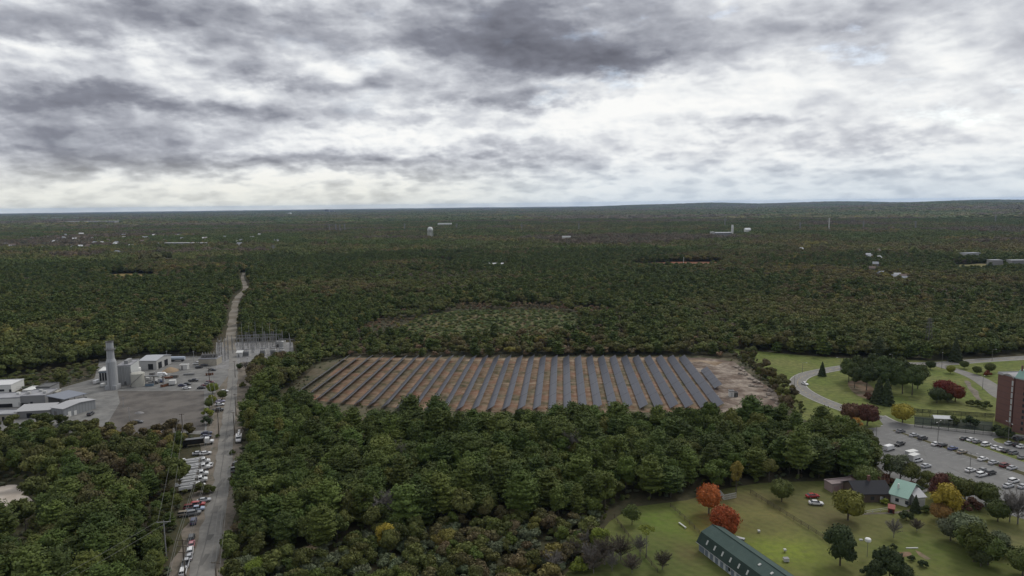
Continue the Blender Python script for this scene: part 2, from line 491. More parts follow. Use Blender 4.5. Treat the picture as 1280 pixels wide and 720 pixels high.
# paddock grass: mown, with worn and bright areas that lie where they lie
def paddock_mat():
    m = bpy.data.materials.new('paddock_grass'); m.use_nodes = True
    T = NT(m.node_tree); b = m.node_tree.nodes['Principled BSDF']
    b.inputs['Roughness'].default_value = .95; b.inputs['Specular IOR Level'].default_value = .1
    P = T.n('ShaderNodeNewGeometry').outputs['Position']
    n1 = T.smooth(T.noise(P, .035, 5, .6), .35, .65)
    c = T.mix(n1, (.094, .122, .029), (.132, .134, .044))
    wp = T.v('ADD', P, T.v('MULTIPLY', T.v('SUBTRACT', T.noise(P, .08, 4, .6, out=1), (.5, .5, .5)), (14, 14, 0)))
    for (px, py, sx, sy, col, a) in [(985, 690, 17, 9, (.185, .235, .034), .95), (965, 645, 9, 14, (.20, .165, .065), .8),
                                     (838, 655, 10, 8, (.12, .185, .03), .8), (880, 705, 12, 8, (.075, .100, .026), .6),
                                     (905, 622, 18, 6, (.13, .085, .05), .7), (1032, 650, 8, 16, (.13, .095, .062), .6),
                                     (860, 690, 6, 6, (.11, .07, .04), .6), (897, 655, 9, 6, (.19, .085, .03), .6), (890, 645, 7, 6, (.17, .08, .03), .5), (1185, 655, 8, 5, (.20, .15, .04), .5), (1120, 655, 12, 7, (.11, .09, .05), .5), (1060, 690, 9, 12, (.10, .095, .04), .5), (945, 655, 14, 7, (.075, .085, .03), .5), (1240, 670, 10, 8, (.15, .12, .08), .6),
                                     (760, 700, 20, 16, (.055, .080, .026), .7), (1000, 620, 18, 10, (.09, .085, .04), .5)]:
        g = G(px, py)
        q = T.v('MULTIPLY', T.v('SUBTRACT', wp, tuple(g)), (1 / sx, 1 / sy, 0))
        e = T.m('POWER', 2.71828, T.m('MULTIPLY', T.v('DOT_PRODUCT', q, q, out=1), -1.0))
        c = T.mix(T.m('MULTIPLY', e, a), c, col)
    n2 = T.smooth(T.noise(P, .5, 4, .65), .35, .7)
    c = T.mix(T.m('MULTIPLY', n2, .4), c, (.050, .060, .022))
    n3 = T.smooth(T.noise(T.v('MULTIPLY', P, (.35, 1.6, 1)), .5, 5, .7), .4, .62)
    c = T.mix(T.m('MULTIPLY', n3, .28), c, (.15, .135, .06))
    wv_ = T.m('SINE', T.m('ADD', T.m('MULTIPLY', T.v('DOT_PRODUCT', P, (.78, .62, 0), out=1), 2.1), T.m('MULTIPLY', T.noise(P, .05, 2), 6.0)))
    c = T.mix(T.m('MULTIPLY', T.smooth(wv_, -.6, .8), .13), c, (.16, .18, .06))
    sp = T.smooth(T.noise(P, 1.7, 3, .7), .62, .70)
    c = T.mix(T.m('MULTIPLY', sp, .45), c, (.15, .10, .055))
    T.link(c, b.inputs['Base Color']); return m
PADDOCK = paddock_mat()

# ---- sheets and roads (each a few centimetres above the one below)
ROADC = [(238, 800, 6.8), (252, 720, 6.8), (257, 695, 6.8), (263, 668, 6.6), (269, 640, 6.4), (276, 612, 6.2), (279, 590, 6.0), (281.5, 560, 5.9),
         (285, 530, 5.7), (288.5, 500, 5.5), (291, 475, 5.2), (291.5, 455, 5.2), (290, 438, 5.2)]
_, verge_c = ribbon('verge', [(232, 800, 15), (247, 720, 15), (258, 668, 14), (266, 640, 15), (272, 612, 15), (274, 590, 16), (276, 560, 16),
                              (281, 530, 17), (287, 500, 22), (290, 475, 24), (291, 455, 18), (290, 440, 14)], 12, .03, DIRT, wob=2.0)
_, road_c = ribbon('road', ROADC, 6, .10, ASPHALT, wob=1.1)
_, trail_c = ribbon('sandy_trail', [(290, 440, 7), (286, 430, 8), (288.5, 418, 8), (291.5, 398, 7.5), (294, 381, 6.5), (298, 371, 7), (307, 362, 7), (305.5, 354, 5.5), (303, 347, 4.5), (305, 341, 3.5)],
                    6, .06, TRAIL, wob=2.0)
_, pull_c = sheet('roadside_pullout', [(284, 545), (292, 541), (302, 560), (303, 580), (297, 592), (284, 592)], .05, DIRT, soft=True, rough=.8)
_, pull2_c = sheet('roadside_clearing', [(293, 462), (316, 466), (317, 480), (313, 498), (318, 512), (300, 530), (291, 532)], .05, DIRT, soft=True, rough=1.0)
YARDP = [(-90, 500), (-10, 492), (62, 489), (118, 473), (124, 452), (200, 446), (286, 444), (285, 470), (268, 492), (262, 512), (257, 543), (85, 541), (-90, 552)]
_, yard_c = sheet('plant_yard', YARDP, .04, YARD)
_, basin_c = sheet('packed_dark_lot', [(147, 489), (255, 488.5), (256, 538), (130, 545), (134, 530), (150, 503)], .08, BASIN)
SUBP = [(270, 428), (366, 428), (368, 450), (300, 453), (300, 461), (270, 461)]
_, sub_c = sheet('substation_gravel', SUBP, .05, GRAVEL)
FIELDP = [(352, 497), (395, 455), (430, 446), (560, 446), (700, 445.5), (880, 445), (925, 450), (955, 468), (975, 488), (1000, 520), (985, 540),
          (900, 560), (560, 560), (400, 540), (335, 505)]
_, field_c = sheet('solar_field_bank', FIELDP, .03, BANK, rough=2.5)
_, soil_c = sheet('solar_field_soil', [(376, 498), (436, 447.5), (600, 447), (848, 446.5), (905, 507), (906, 514), (700, 517), (560, 514), (430, 505)], .07, SOIL, rough=1.5)
_, strip_c = sheet('stripped_ground', [(846, 447), (880, 447), (918, 452), (940, 470), (968, 490), (985, 520), (925, 535), (880, 522), (905, 507), (880, 480)], .08, SOIL2, rough=2.0)
_, lawn_c = sheet('hospital_lawn', [(915, 436), (1000, 444), (1060, 448), (1170, 451), (1280, 446.5), (1500, 442), (1500, 600), (1300, 570), (1110, 560),
                  (1080, 548), (1040, 540), (1000, 522), (975, 490), (940, 460)], .03, LAWN)
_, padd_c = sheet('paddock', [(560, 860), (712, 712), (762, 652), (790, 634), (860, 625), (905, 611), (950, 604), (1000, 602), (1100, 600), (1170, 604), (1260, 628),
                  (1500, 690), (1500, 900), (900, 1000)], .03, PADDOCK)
_, young_c = sheet('young_growth_clearing', [(498, 412), (520, 399), (560, 390), (640, 387), (705, 389), (728, 398), (724, 412), (700, 424), (600, 427), (515, 424)], .05, YOUNG, soft=True, rough=6)
sheet('court_surface', [(1143, 520.5), (1241, 527.5), (1240, 544.5), (1143, 533.5)], .05, mat('court_green', (.040, .052, .036), .9, .1, var=(.055, .06, .045), scale=.1))
sheet('pine_litter', [(1060, 478), (1078, 476), (1092, 486), (1086, 498), (1068, 492)], .05, SOIL, soft=True)
MEAD = mat('dry_meadow', (.21, .17, .085), .95, .1, var=(.13, .13, .05), scale=.012)
mead_cs = []
for q in ([(22, 329), (30, 326.5), (37, 326.5), (36, 331), (24, 332)], [(68, 322), (88, 320), (90, 324), (70, 325.5)], [(-20, 340), (12, 336.5), (16, 340), (-20, 345)], [(170, 325), (220, 324), (222, 328), (172, 328.5)],
          [(255, 322.5), (272, 322), (273, 326), (256, 326)], [(530, 328), (560, 326.5), (575, 328), (560, 331)], [(1195, 331), (1260, 330), (1262, 336), (1200, 338)], [(490, 372), (520, 370), (528, 374), (500, 376)], [(880, 352), (905, 350), (910, 354), (885, 356)]):
    _, mc = sheet('dry_meadow', q, .05, MEAD, soft=True, rough=8); mead_cs.append(mc)
_, red_c = sheet('clay_clearing', [(779, 332.5), (790, 328.5), (850, 327), (908, 327.5), (905, 333), (870, 336.5), (800, 337)], .05, REDDIRT, rough=6)
_, ocl_c = sheet('ochre_clearing', [(126, 344), (160, 341.5), (197, 343.5), (194, 352), (150, 353)], .05, mat('ochre_ground', (.20, .15, .06), .95, .1), rough=6)
_, sand_c = sheet('sand_clearing', [(-60, 618), (0, 609), (20, 606), (32, 612), (35, 626), (40, 640), (30, 648), (-10, 646), (-60, 650)], .05, SAND, soft=True, rough=3.5)
ribbon('field_track', [(430, 449.5, 2), (560, 450.2, 5), (700, 450, 6), (850, 450, 8), (900, 455, 9)], 5, .10, mat('tan_track', (.30, .235, .17), .95, .1, var=(.17, .12, .08), scale=.12), wob=5)
ribbon('field_track', [(560, 481, 1.2), (640, 480, 2.4), (760, 479, 2.0), (850, 480, 1.5)], 2, .10, MATS['tan_track'], wob=3)
# hospital drives and parking
_, d1_c = ribbon('upper_drive', [(1420, 437, 8), (1280, 447.5, 8), (1225, 451, 8), (1171, 455, 8), (1105, 455.5, 8), (1062, 458.5, 8), (1028, 464, 8), (1006, 469.5, 8),
                                 (997, 477, 8), (1001, 486, 8), (1019, 497, 8), (1046, 508, 7.5), (1070, 516, 7.5), (1100, 523.5, 7.5)], 8, .07, ASPHALT)
_, d2_c = ribbon('lower_drive', [(1165, 455, 7), (1192, 462, 7.5), (1220, 472, 9), (1238, 483, 9.5), (1262, 500, 9.5), (1330, 520, 9.5)], 8, .09, ASPHALT)
LOTP = [(1072, 537), (1100, 534), (1104, 531), (1095, 519), (1106, 520), (1126, 529), (1160, 533.5), (1220, 539), (1290, 546), (1420, 560), (1460, 720), (1330, 665), (1250, 640), (1160, 612), (1110, 596), (1078, 565)]
_, lot_c = sheet('parking_lot', LOTP, .10, LOT)
_, isl1 = sheet('parking_median', [(1114, 538.6), (1119, 538), (1285, 592), (1284, 597), (1276, 594)], .22, mat('median_grass', (.075, .07, .035), .95, .1))
curb('parking_median_kerb', isl1, .25, .235, CONC)
_, isl2 = sheet('parking_island', [(1199, 547), (1205, 546), (1218, 551), (1250, 563), (1330, 590), (1340, 600), (1215, 555.5), (1201, 551)], .22, LAWN)
curb('parking_island_kerb', isl2, .25, .235, CONC)
_, isl3 = sheet('oval_island', [(1241, 549.5), (1250, 547.8), (1275, 549), (1300, 553), (1330, 566), (1280, 558), (1250, 554.5)], .22, LAWN, soft=True)
curb('oval_island_kerb', isl3, .25, .235, CONC)
kp = catmull([G(*p) for p in [(1106, 520), (1126, 529), (1160, 533.5), (1220, 539), (1290, 546), (1420, 560)]], 6)
curb('lot_edge_kerb', kp, .8, .24, CONC, closed=False)
for dc, nm in ((d1_c, 'upper_drive_kerb'),):
    for sgn in (-1, 1):
        q = []
        for i, p in enumerate(dc):
            a, b = dc[max(i - 1, 0)], dc[min(i + 1, len(dc) - 1)]
            t = (b - a).normalized(); q.append(p + Vector((-t.y, t.x, 0)) * sgn * 4.1)
        curb(nm, q, .5, .17, CONC, closed=False)
ribbon('worn_footpath', [(1208, 476, 2), (1213, 484, 3), (1219, 492, 3), (1224, 500, 2)], 3, .05, DIRT, wob=1)
TARM = mat('tar_repair', (.125, .12, .112), .9, .3)
ribbon('tar_seam', [(246, 720, .35), (253, 694, .35), (259.5, 668, .3), (266, 640, .35), (273, 611, .3), (278, 580, .3), (281, 556, .3), (285, 528, .3), (289, 498, .3), (291.4, 470, .3)], .35, .115, TARM, wob=.25)
for (a, b, c, d) in [(262, 672, 1.6, 4), (270, 637, 2.2, 6), (276, 604, 1.4, 9), (281, 566, 2.0, 5), (283, 548, 1.2, 10), (287, 515, 2.2, 6), (290, 485, 1.8, 9), (255, 700, 1.3, 7)]:
    g = G(a, b); sheet('tar_repair', None, .118, TARM, world_pts=[Vector((g.x + c * u - .12 * d * v, g.y + d * v, 0)) for u, v in ((-.5, -.5), (.5, -.45), (.55, .5), (-.5, .45))])
for pts in ([(1100, 545, .25), (1150, 566, .25), (1210, 596, .25), (1260, 622, .25)], [(1090, 556, .2), (1130, 575, .2), (1165, 596, .2)], [(1130, 543, .2), (1190, 548, .2), (1250, 556, .2)], [(1180, 540, .2), (1240, 560, .2), (1290, 578, .2)], [(1150, 552, .2), (1165, 590, .2)]):
    ribbon('tar_seam', pts, .25, .108, TARM, wob=.3)
# bay lines in the car park
WHITE = mat('white_paint', (.30, .30, .29), .7, .3)
ml = MB()
A, B = G(1119, 541), G(1278, 594)
ax = (B - A).normalized(); sx_ = Vector((-ax.y, ax.x, 0))
if sx_.x > 0: sx_ = -sx_
L_ = (B - A).length
for k in range(int(L_ / 2.7)):
    p = A + ax * (k * 2.7) + sx_ * 3.4
    ml.box((p.x, p.y, .112), (5.0, .12, .01), math.atan2(sx_.y, sx_.x))
tag(ml.part('bay_lines', WHITE), kind='structure')
cl_ = MB()
for i in range(3, len(d1_c) - 4, 2):
    p, q = d1_c[i], d1_c[i + 1]
    dd = q - p
    cl_.box(((p.x + q.x) / 2, (p.y + q.y) / 2, .085), (dd.length * .98, .2, .01), math.atan2(dd.y, dd.x))
tag(cl_.part('centre_line', mat('yellow_line_paint', (.45, .33, .08), .7)), kind='structure')

# ================================================================== TREES
PINE = foliage('pine_needles', [(0.0, (.078, .110, .022)), (.35, (.052, .076, .017)), (.7, (.066, .094, .022)), (1.0, (.100, .126, .026))], rnd=.55, leafnoise=.15)
FARPINE = foliage('far_pine_needles', [(0.0, (.078, .106, .023)), (.5, (.062, .088, .020)), (1.0, (.094, .116, .027))], rnd=.5, leafnoise=.1)
BROAD = foliage('autumn_leaves', [(0.0, (.058, .080, .020)), (.35, (.078, .098, .024)), (.58, (.108, .116, .032)), (.70, (.100, .088, .040)), (.80, (.125, .095, .050)),
                                  (.88, (.165, .150, .034)), (.96, (.17, .100, .040)), (1.0, (.11, .105, .055))], zone=.55, zscale=.009, rnd=.6)
FARMIX = foliage('far_woodland_leaves', [(0.0, (.066, .090, .022)), (.25, (.084, .104, .025)), (.50, (.110, .118, .033)), (.66, (.112, .102, .038)), (.80, (.128, .100, .046)),
                                    (.90, (.19, .17, .038)), (.96, (.12, .11, .042)), (1.0, (.18, .105, .042))], zone=.6, zscale=.0035, rnd=.55)
DKGREEN = foliage('dark_evergreen_leaves', [(0, (.040, .056, .022)), (1, (.052, .068, .026))], rnd=.3, leafnoise=.05)
GREENL = foliage('mid_green_leaves', [(0, (.058, .088, .020)), (.5, (.076, .108, .022)), (.85, (.098, .122, .028)), (1, (.12, .115, .03))], rnd=.55, leafnoise=.12)
OLIVE = foliage('olive_green_leaves', [(0, (.066, .090, .022)), (1, (.098, .118, .030))], rnd=.4)
GREYG = foliage('grey_green_leaves', [(0, (.105, .135, .072)), (1, (.125, .140, .085))], rnd=.4)
BROWNISH = foliage('thinning_brown_leaves', [(0, (.105, .085, .058)), (.5, (.125, .092, .062)), (1, (.10, .095, .06))], rnd=.5)
LIGHTOL = foliage('light_olive_leaves', [(0, (.13, .135, .040)), (.6, (.15, .145, .045)), (1, (.20, .175, .040))], rnd=.4)
CRIMSON = foliage('crimson_leaves', [(0, (.14, .026, .018)), (1, (.16, .035, .02))], rnd=.2, leafnoise=.1)
LIME = foliage('lime_leaves', [(0, (.16, .20, .030)), (1, (.20, .23, .035))], rnd=.3)
YELLOW = foliage('yellow_leaves', [(0, (.34, .24, .034)), (1, (.31, .23, .04))], rnd=.15, leafnoise=.2)
ORANGE = foliage('orange_leaves', [(0, (.40, .125, .028)), (1, (.42, .14, .03))], rnd=.1, leafnoise=.3)
REDL = foliage('red_leaves', [(0, (.30, .062, .020)), (1, (.32, .075, .022))], rnd=.1, leafnoise=.3)
MAROON = foliage('maroon_leaves', [(0, (.085, .034, .026)), (1, (.10, .045, .03))], rnd=.3, leafnoise=.2)
RUSTY = foliage('rusty_brush_leaves', [(0, (.235, .145, .085)), (.5, (.19, .140, .085)), (1, (.14, .125, .07))], rnd=.5)
BARK = mat('bark', (.10, .085, .068), .95, .1)
GREYBARK = mat('grey_bark', (.20, .185, .17), .95, .1)

def quads(C, N, S, tilt=.5, g=rng):
    """leaf quads at centres C facing roughly N, size S"""
    n = len(C)
    N = N + g.normal(0, tilt, (n, 3)); N /= np.linalg.norm(N, axis=1, keepdims=True) + 1e-9
    t = g.normal(0, 1, (n, 3)); t -= N * (t * N).sum(1, keepdims=True); t /= np.linalg.norm(t, axis=1, keepdims=True) + 1e-9
    u = np.cross(N, t)
    S = np.asarray(S).reshape(-1, 1) * g.uniform(.6, 1.3, (n, 1))
    a = t * S; b = u * S * g.uniform(.5, .9, (n, 1))
    k = g.uniform(.3, .7, (n, 1))
    return np.stack([C - a - b * k, C + a * k - b, C + a + b * k, C - a * k + b], 1)

def broad_crown(name, m, H, W, base, lobes=13, leaves=3400, size=.34, seed=1, core=True, shape='round', low=0):
    """crown of overlapping leafy clumps; gaps between them; H top, base = crown base height, W width"""
    g = np.random.default_rng(seed)
    cz, rz, rx = (H + base) / 2, (H - base) / 2, W / 2
    Ls = []
    for i in range(lobes):
        for _ in range(30):
            p = g.normal(0, 1, 3); p /= np.linalg.norm(p)
            p *= g.uniform(.35, .74)
            if p[2] > -.7: break
        r = g.uniform(.30, .46)
        if shape == 'full': p = p / np.linalg.norm(p) * g.uniform(.34, .50); r = g.uniform(.46, .56)
        if shape == 'egg': p[:2] *= (1 - .42 * (p[2] + .2))
        if shape == 'flat': p[2] = p[2] * .6 + .12
        c = np.array([p[0] * rx, p[1] * rx, cz + p[2] * rz])
        Ls.append((c, np.array([r * rx, r * rx, r * rz * .82 if rz > rx else r * rx * .8]) * g.uniform(.85, 1.15)))
    C, N, S = [], [], []
    wts = np.array([l[1][0] ** 2 for l in Ls]); wts /= wts.sum()
    for (c, r), w in zip(Ls, wts):
        k = max(20, int(leaves * w))
        d = g.normal(0, 1, (k, 3)); d /= np.linalg.norm(d, axis=1, keepdims=True)
        d[:, 2] = np.where(d[:, 2] < -.35, -d[:, 2], d[:, 2])
        rr = g.uniform(.72, 1.08, (k, 1)) + .16 * np.sin(d[:, :1] * 9 + d[:, 1:2] * 7 + c[0])
        C.append(c + d * r * rr); N.append(d); S.append(np.full(k, size))
    C, N, S = np.concatenate(C), np.concatenate(N), np.concatenate(S)
    Q = quads(C, N, S, .45, g)
    if core:
        Q2 = []
        for c, r in Ls:
            Q2.append(core_quads(c, r * .80, g))
        Q = np.concatenate([Q] + Q2)
    return quads_mesh(name, Q, m)
def core_quads(c, r, g, nu=9, nv=5):
    """an uneven inner shell so that little light comes straight through a clump"""
    out = []
    ph = g.uniform(0, 6)
    def pt(i, j):
        a = 2 * math.pi * (i % nu) / nu; b = -math.pi / 2 + math.pi * j / nv
        k = 1 + .16 * math.sin(3 * a + ph + j) + .1 * math.sin(5 * a + 2 * j)
        return c + r * k * np.array([math.cos(a) * math.cos(b), math.sin(a) * math.cos(b), math.sin(b)])
    for i in range(nu):
        for j in range(nv): out.append([pt(i, j), pt(i + 1, j), pt(i + 1, j + 1), pt(i, j + 1)])
    return np.array(out)

def pine_crown(name, m, H, W, base, seed=1, levels=13, size=.36, dens=1.0, top=.10, rnd_=1.9):
    """white pine: whorls of level boughs with flat plumes of needles, irregular lengths"""
    g = np.random.default_rng(seed)
    C, N = [], []; core = []
    for l in range(levels):
        t = l / (levels - 1)
        z = base + (H - base) * (t ** .92)
        prof = (max(0.0, 1 - (.15 + .85 * t) ** rnd_) ** .62) * (1 - .25 * max(0, .25 - t) / .25) + top
        nb = 7 if t < .8 else 5
        a0 = g.uniform(0, 6.28)
        for b in range(nb):
            a = a0 + 6.283 * b / nb + g.uniform(-.35, .35)
            ln = max(.5, W / 2 * prof * g.uniform(.62, 1.22))
            up = .10 + .55 * t
            k = int((10 + 26 * prof) * dens)
            s = g.beta(2.2, 1.2, k) * ln
            sp = .16 * ln + .35
            off = g.normal(0, sp, k) * (s / ln) ** .5
            x = np.cos(a) * s - np.sin(a) * off; y = np.sin(a) * s + np.cos(a) * off
            zz = z + s * up - .05 * s * s / max(ln, 1) + g.normal(0, .20, k)
            C.append(np.stack([x, y, zz], 1))
            nn = np.stack([np.full(k, math.cos(a) * .35), np.full(k, math.sin(a) * .35), np.ones(k)], 1); N.append(nn)
            rr = np.array([ln * .42, ln * .42, .32 + .05 * ln])
            core.append(core_quads(np.array([math.cos(a) * ln * .5, math.sin(a) * ln * .5, z + ln * .5 * up - .25]), rr, g, 6, 3))
    # leader tuft
    k = int(30 * dens)
    C.append(np.stack([g.normal(0, .7, k), g.normal(0, .7, k), H - np.abs(g.normal(0, .6, k))], 1)); N.append(np.tile([0, 0, 1.], (k, 1)))
    C, N = np.concatenate(C), np.concatenate(N)
    Q = quads(C, N, np.full(len(C), size), .5, g)
    return quads_mesh(name, np.concatenate([Q] + core), m)

def spruce_crown(name, m, H, W, base, seed=1, size=.28, n=3200):
    g = np.random.default_rng(seed)
    t = 1 - np.sqrt(g.uniform(0, 1, n)); lv = np.floor(t * 15) / 15
    z = base + (H - base) * (lv + g.uniform(0, .045, n))
    a = g.uniform(0, 6.28, n)
    r = W / 2 * (1 - lv) ** .85 * (.72 + .28 * g.uniform(0, 1, n) + .14 * np.sin(a * 5 + lv * 40)) * (1 - (z - base) * 0)
    C = np.stack([np.cos(a) * r, np.sin(a) * r, z - .18 * r], 1)
    N = np.stack([np.cos(a), np.sin(a), np.full(n, .8)], 1)
    Q = quads(C, N, np.full(n, size), .45, g)
    core = []
    for k in range(10):
        t = k / 10
        core.append(core_quads(np.array([0, 0, base + (H - base) * (t + .04)]), np.array([W * .36 * (1 - t) ** .85 + .1, W * .36 * (1 - t) ** .85 + .1, (H - base) * .075]), g, 9, 4))
    return quads_mesh(name, np.concatenate([Q] + core), m)

def trunk_mesh(name, m, H, r, limbs=6, spread=2.6, z0=.35, seed=1, lean=.3):
    g = random.Random(seed)
    mb = MB()
    lx, ly = g.uniform(-lean, lean), g.uniform(-lean, lean)
    mb.poly([(0, 0, -.3), (lx * .2, ly * .2, H * .3), (lx * .6, ly * .6, H * .65), (lx, ly, H)], [r * 1.15, r * .85, r * .55, r * .15], 7)
    for i in range(limbs):
        a = 6.28 * i / limbs + g.uniform(-.4, .4)
        z = H * (z0 + (.9 - z0) * i / max(limbs, 1))
        l = spread * (1 - .45 * i / limbs)
        mb.poly([(lx * z / H, ly * z / H, z), (math.cos(a) * l * .5, math.sin(a) * l * .5, z + l * .35), (math.cos(a) * l, math.sin(a) * l, z + l * .8)], [r * .42, r * .28, r * .08], 5)
    return mb.mesh(name, m)
def bare_crown(name, m, H, W, base, seed=1, nbr=34, twigs=3400, size=.035):
    """leafless twigs: branches that fork, ending in sprays of thin twigs"""
    g = random.Random(seed); mb = MB()
    for i in range(nbr):
        a = g.uniform(0, 6.28); e = g.uniform(.5, 1.35); z = base + (H - base) * g.uniform(0, .45)
        l = (H - z) * g.uniform(.65, 1.0)
        rr = min(1, (W / 2) / max(.1, l * math.cos(e)))
        d = Vector((math.cos(a) * math.cos(e) * rr, math.sin(a) * math.cos(e) * rr, math.sin(e)))
        p = Vector((0, 0, z)); q = p + d * l
        mb.poly([p, p.lerp(q, .5) + Vector((g.uniform(-.35, .35), g.uniform(-.35, .35), .2)), q], [.06, .035, .01], 4)
        for k in range(twigs // nbr):
            s = p.lerp(q, g.uniform(.25, 1))
            dd = (d * .6 + Vector((g.gauss(0, .6), g.gauss(0, .6), g.gauss(.1, .45)))).normalized() * g.uniform(.4, 1.2)
            n = dd.cross(Vector((g.random(), g.random(), g.random()))).normalized() * size
            mb.add([s - n, s + n, s + dd], [(0, 1, 2)])
    return mb.mesh(name, m, fix=False)

PROTO = {}
def proto(key, crown, trunk, name, h): PROTO[key] = (crown, trunk, name, h)
for i, (H, Wd, b) in enumerate([(16, 11.5, 3.5), (17.5, 11.0, 5.0), (14.5, 11.0, 2.6), (17, 9.6, 4.5), (15.5, 12.5, 4.0)]):
    proto('pine%d' % i, pine_crown('crown', PINE, H, Wd, b, 10 + i, levels=11 + i % 3, rnd_=(2.2, 1.6, 2.6, 1.4, 2.4)[i]), trunk_mesh('trunk', BARK, H * .93, .26, 7, 2.4, .25, i), 'white_pine', H)
for i, (H, Wd, b, lo, sh) in enumerate([(12, 9.5, 2.5, 14, 'round'), (13.5, 8.5, 3.5, 15, 'egg'), (10.5, 9.5, 2.2, 12, 'flat'), (14, 10, 4, 16, 'round'), (11, 8, 2.0, 11, 'egg')]):
    proto('oak%d' % i, broad_crown('crown', BROAD, H, Wd, b, lo, 3600, .36, 30 + i, shape=sh), trunk_mesh('trunk', BARK, H * .8, .24, 6, 2.6, .25, 20 + i), 'broadleaf_tree', H)
for i, (H, Wd, b, lo) in enumerate([(13, 9.5, 2.5, 15), (14.5, 9.0, 3.5, 16), (12, 10.5, 2.5, 14)]):
    proto('green%d' % i, broad_crown('crown', GREENL, H, Wd, b, lo, 4200, .33, 230 + i), trunk_mesh('trunk', BARK, H * .8, .24, 6, 2.6, .25, 220 + i), 'broadleaf_tree', H)
for i, (H, Wd) in enumerate([(4.2, 5.0), (3.0, 4.2), (5.5, 5.5)]):
    proto('scrub%d' % i, broad_crown('crown', BROAD if i != 1 else GREYG, H, Wd, .2, 8, 1500, .26, 50 + i), trunk_mesh('stem', BARK, H * .7, .09, 4, 1.0, .1, 50 + i), 'shrub', H)
# light crowns for the woodland farther off
FARP = {}
for i in range(4):
    FARP['far%d' % i] = broad_crown('far_crown', FARMIX, 12, 10.5 + i % 2, 2.0, 9, 760, .72, 70 + i, shape=('round', 'egg', 'flat', 'round')[i])
for i in range(3):
    FARP['farpine%d' % i] = pine_crown('far_crown', FARPINE, 13 + i, 9.8, 2.5, 80 + i, levels=8, size=.75, dens=.5, rnd_=2.6)
def grove_mesh(name, m, n, half, seed, Hh=12.0, Wd=9.5):
    g = np.random.default_rng(seed); Q = []
    for i in range(n):
        x, y = g.uniform(-half, half, 2); h = Hh * g.uniform(.7, 1.15); w = Wd * g.uniform(.7, 1.25) / 2
        for k in range(3):
            c = np.array([x + g.normal(0, w * .35), y + g.normal(0, w * .35), h - w * .75 - g.uniform(0, 2.5)])
            Q.append(core_quads(c, np.array([w * .72, w * .72, w * .6]), g, 8, 4))
        Q.append(core_quads(np.array([x, y, h * .45]), np.array([w, w, h * .45]), g, 7, 4))
        d = g.normal(0, 1, (26, 3)); d /= np.linalg.norm(d, axis=1, keepdims=True); d[:, 2] = abs(d[:, 2])
        Q.append(quads(np.array([x, y, h - w * .8]) + d * w * .9, d, np.full(26, 1.0), .4, g))
    return quads_mesh(name, np.concatenate(Q), m)
for i in range(4): FARP['grove%d' % i] = grove_mesh('far_grove', FARMIX, 12, 15, 90 + i)

def place(key, x, y, s=1.0, label=None, cat='tree', group=None, mat_=None, rz=None, name=None, sz=None, z=0.0):
    cm, tm, nm, h = PROTO[key]
    rz = random.uniform(0, 6.28) if rz is None else rz
    if mat_ is not None:
        k2 = (key, mat_.name)
        if k2 not in PROTO:
            c2 = cm.copy(); c2.materials.clear(); c2.materials.append(mat_); PROTO[k2] = (c2, tm, nm, h)
        cm = PROTO[k2][0]
    t = thing(name or nm, label, cat, (x, y, z), rz, group)
    t.scale = (s, s, sz or s)
    tr = link_obj('trunk' if tm.name.startswith('trunk') else 'stem', tm, t)
    c = link_obj('crown' if tm.name.startswith('trunk') else 'foliage', cm, t)
    return t

# ---- where woodland grows
def pip(X, Y, poly):
    inside = np.zeros(len(X), bool)
    n = len(poly)
    for i in range(n):
        x1, y1 = poly[i][0], poly[i][1]; x2, y2 = poly[(i + 1) % n][0], poly[(i + 1) % n][1]
        c = ((y1 > Y) != (y2 > Y))
        with np.errstate(divide='ignore', invalid='ignore'):
            xi = (x2 - x1) * (Y - y1) / (y2 - y1 + 1e-12) + x1
        inside ^= c & (X < xi)
    return inside
def near(X, Y, line, w):
    d = np.full(len(X), 1e9)
    for p in line: d = np.minimum(d, np.hypot(X - p[0], Y - p[1]))
    return d < w
def gp(*pts): return [tuple(G(*p)[:2]) for p in pts]
def grid(x0, x1, y0, y1, s, seed):
    g = np.random.default_rng(seed)
    xs, ys = np.meshgrid(np.arange(x0, x1, s), np.arange(y0, y1, s))
    X = xs.ravel() + g.uniform(-.42, .42, xs.size) * s; Y = ys.ravel() + g.uniform(-.42, .42, xs.size) * s
    return X, Y
def pixv(X, Y, Z=0):
    dz_ = Z - CAM_H
    w = X * _f.x + Y * _f.y + dz_ * _f.z
    return 640 + FPX * (X * _r.x + Y * _r.y + dz_ * _r.z) / w, 360 - FPX * (X * _u.x + Y * _u.y + dz_ * _u.z) / w, w

CLEAR0 = [[(p.x, p.y) for p in c] for c in (yard_c, sub_c, young_c, red_c, ocl_c, sand_c, lawn_c, padd_c, lot_c)]
ZPINE = gp((300, 545), (320, 520), (352, 512), (420, 541), (560, 546), (900, 546), (985, 541), (1030, 541), (1075, 560), (1095, 585), (1080, 600), (1000, 601), (940, 606),
           (880, 615), (780, 632), (745, 648), (640, 655), (500, 668), (400, 690), (330, 700), (296, 660), (300, 600))
ZSCRUB = gp((296, 665), (330, 700), (400, 690), (500, 668), (640, 655), (745, 648), (768, 652), (722, 706), (672, 820), (270, 800), (284, 700))
ZLEFT = gp((-90, 543), (20, 536), (70, 529), (100, 537), (180, 542), (252, 542), (234, 551), (224, 575), (218, 615), (252, 600), (225, 640), (210, 720), (200, 830), (-160, 830))
ZLWALK = gp((218, 540), (256, 540), (256, 560), (222, 560))
ZSUBG = gp((314, 468), (345, 462), (372, 462), (376, 468), (345, 494), (318, 503), (310, 488))
ZEAST = gp((893, 441), (938, 438), (950, 455), (985, 487), (1010, 512), (1000, 520), (982, 515), (955, 478), (920, 448))
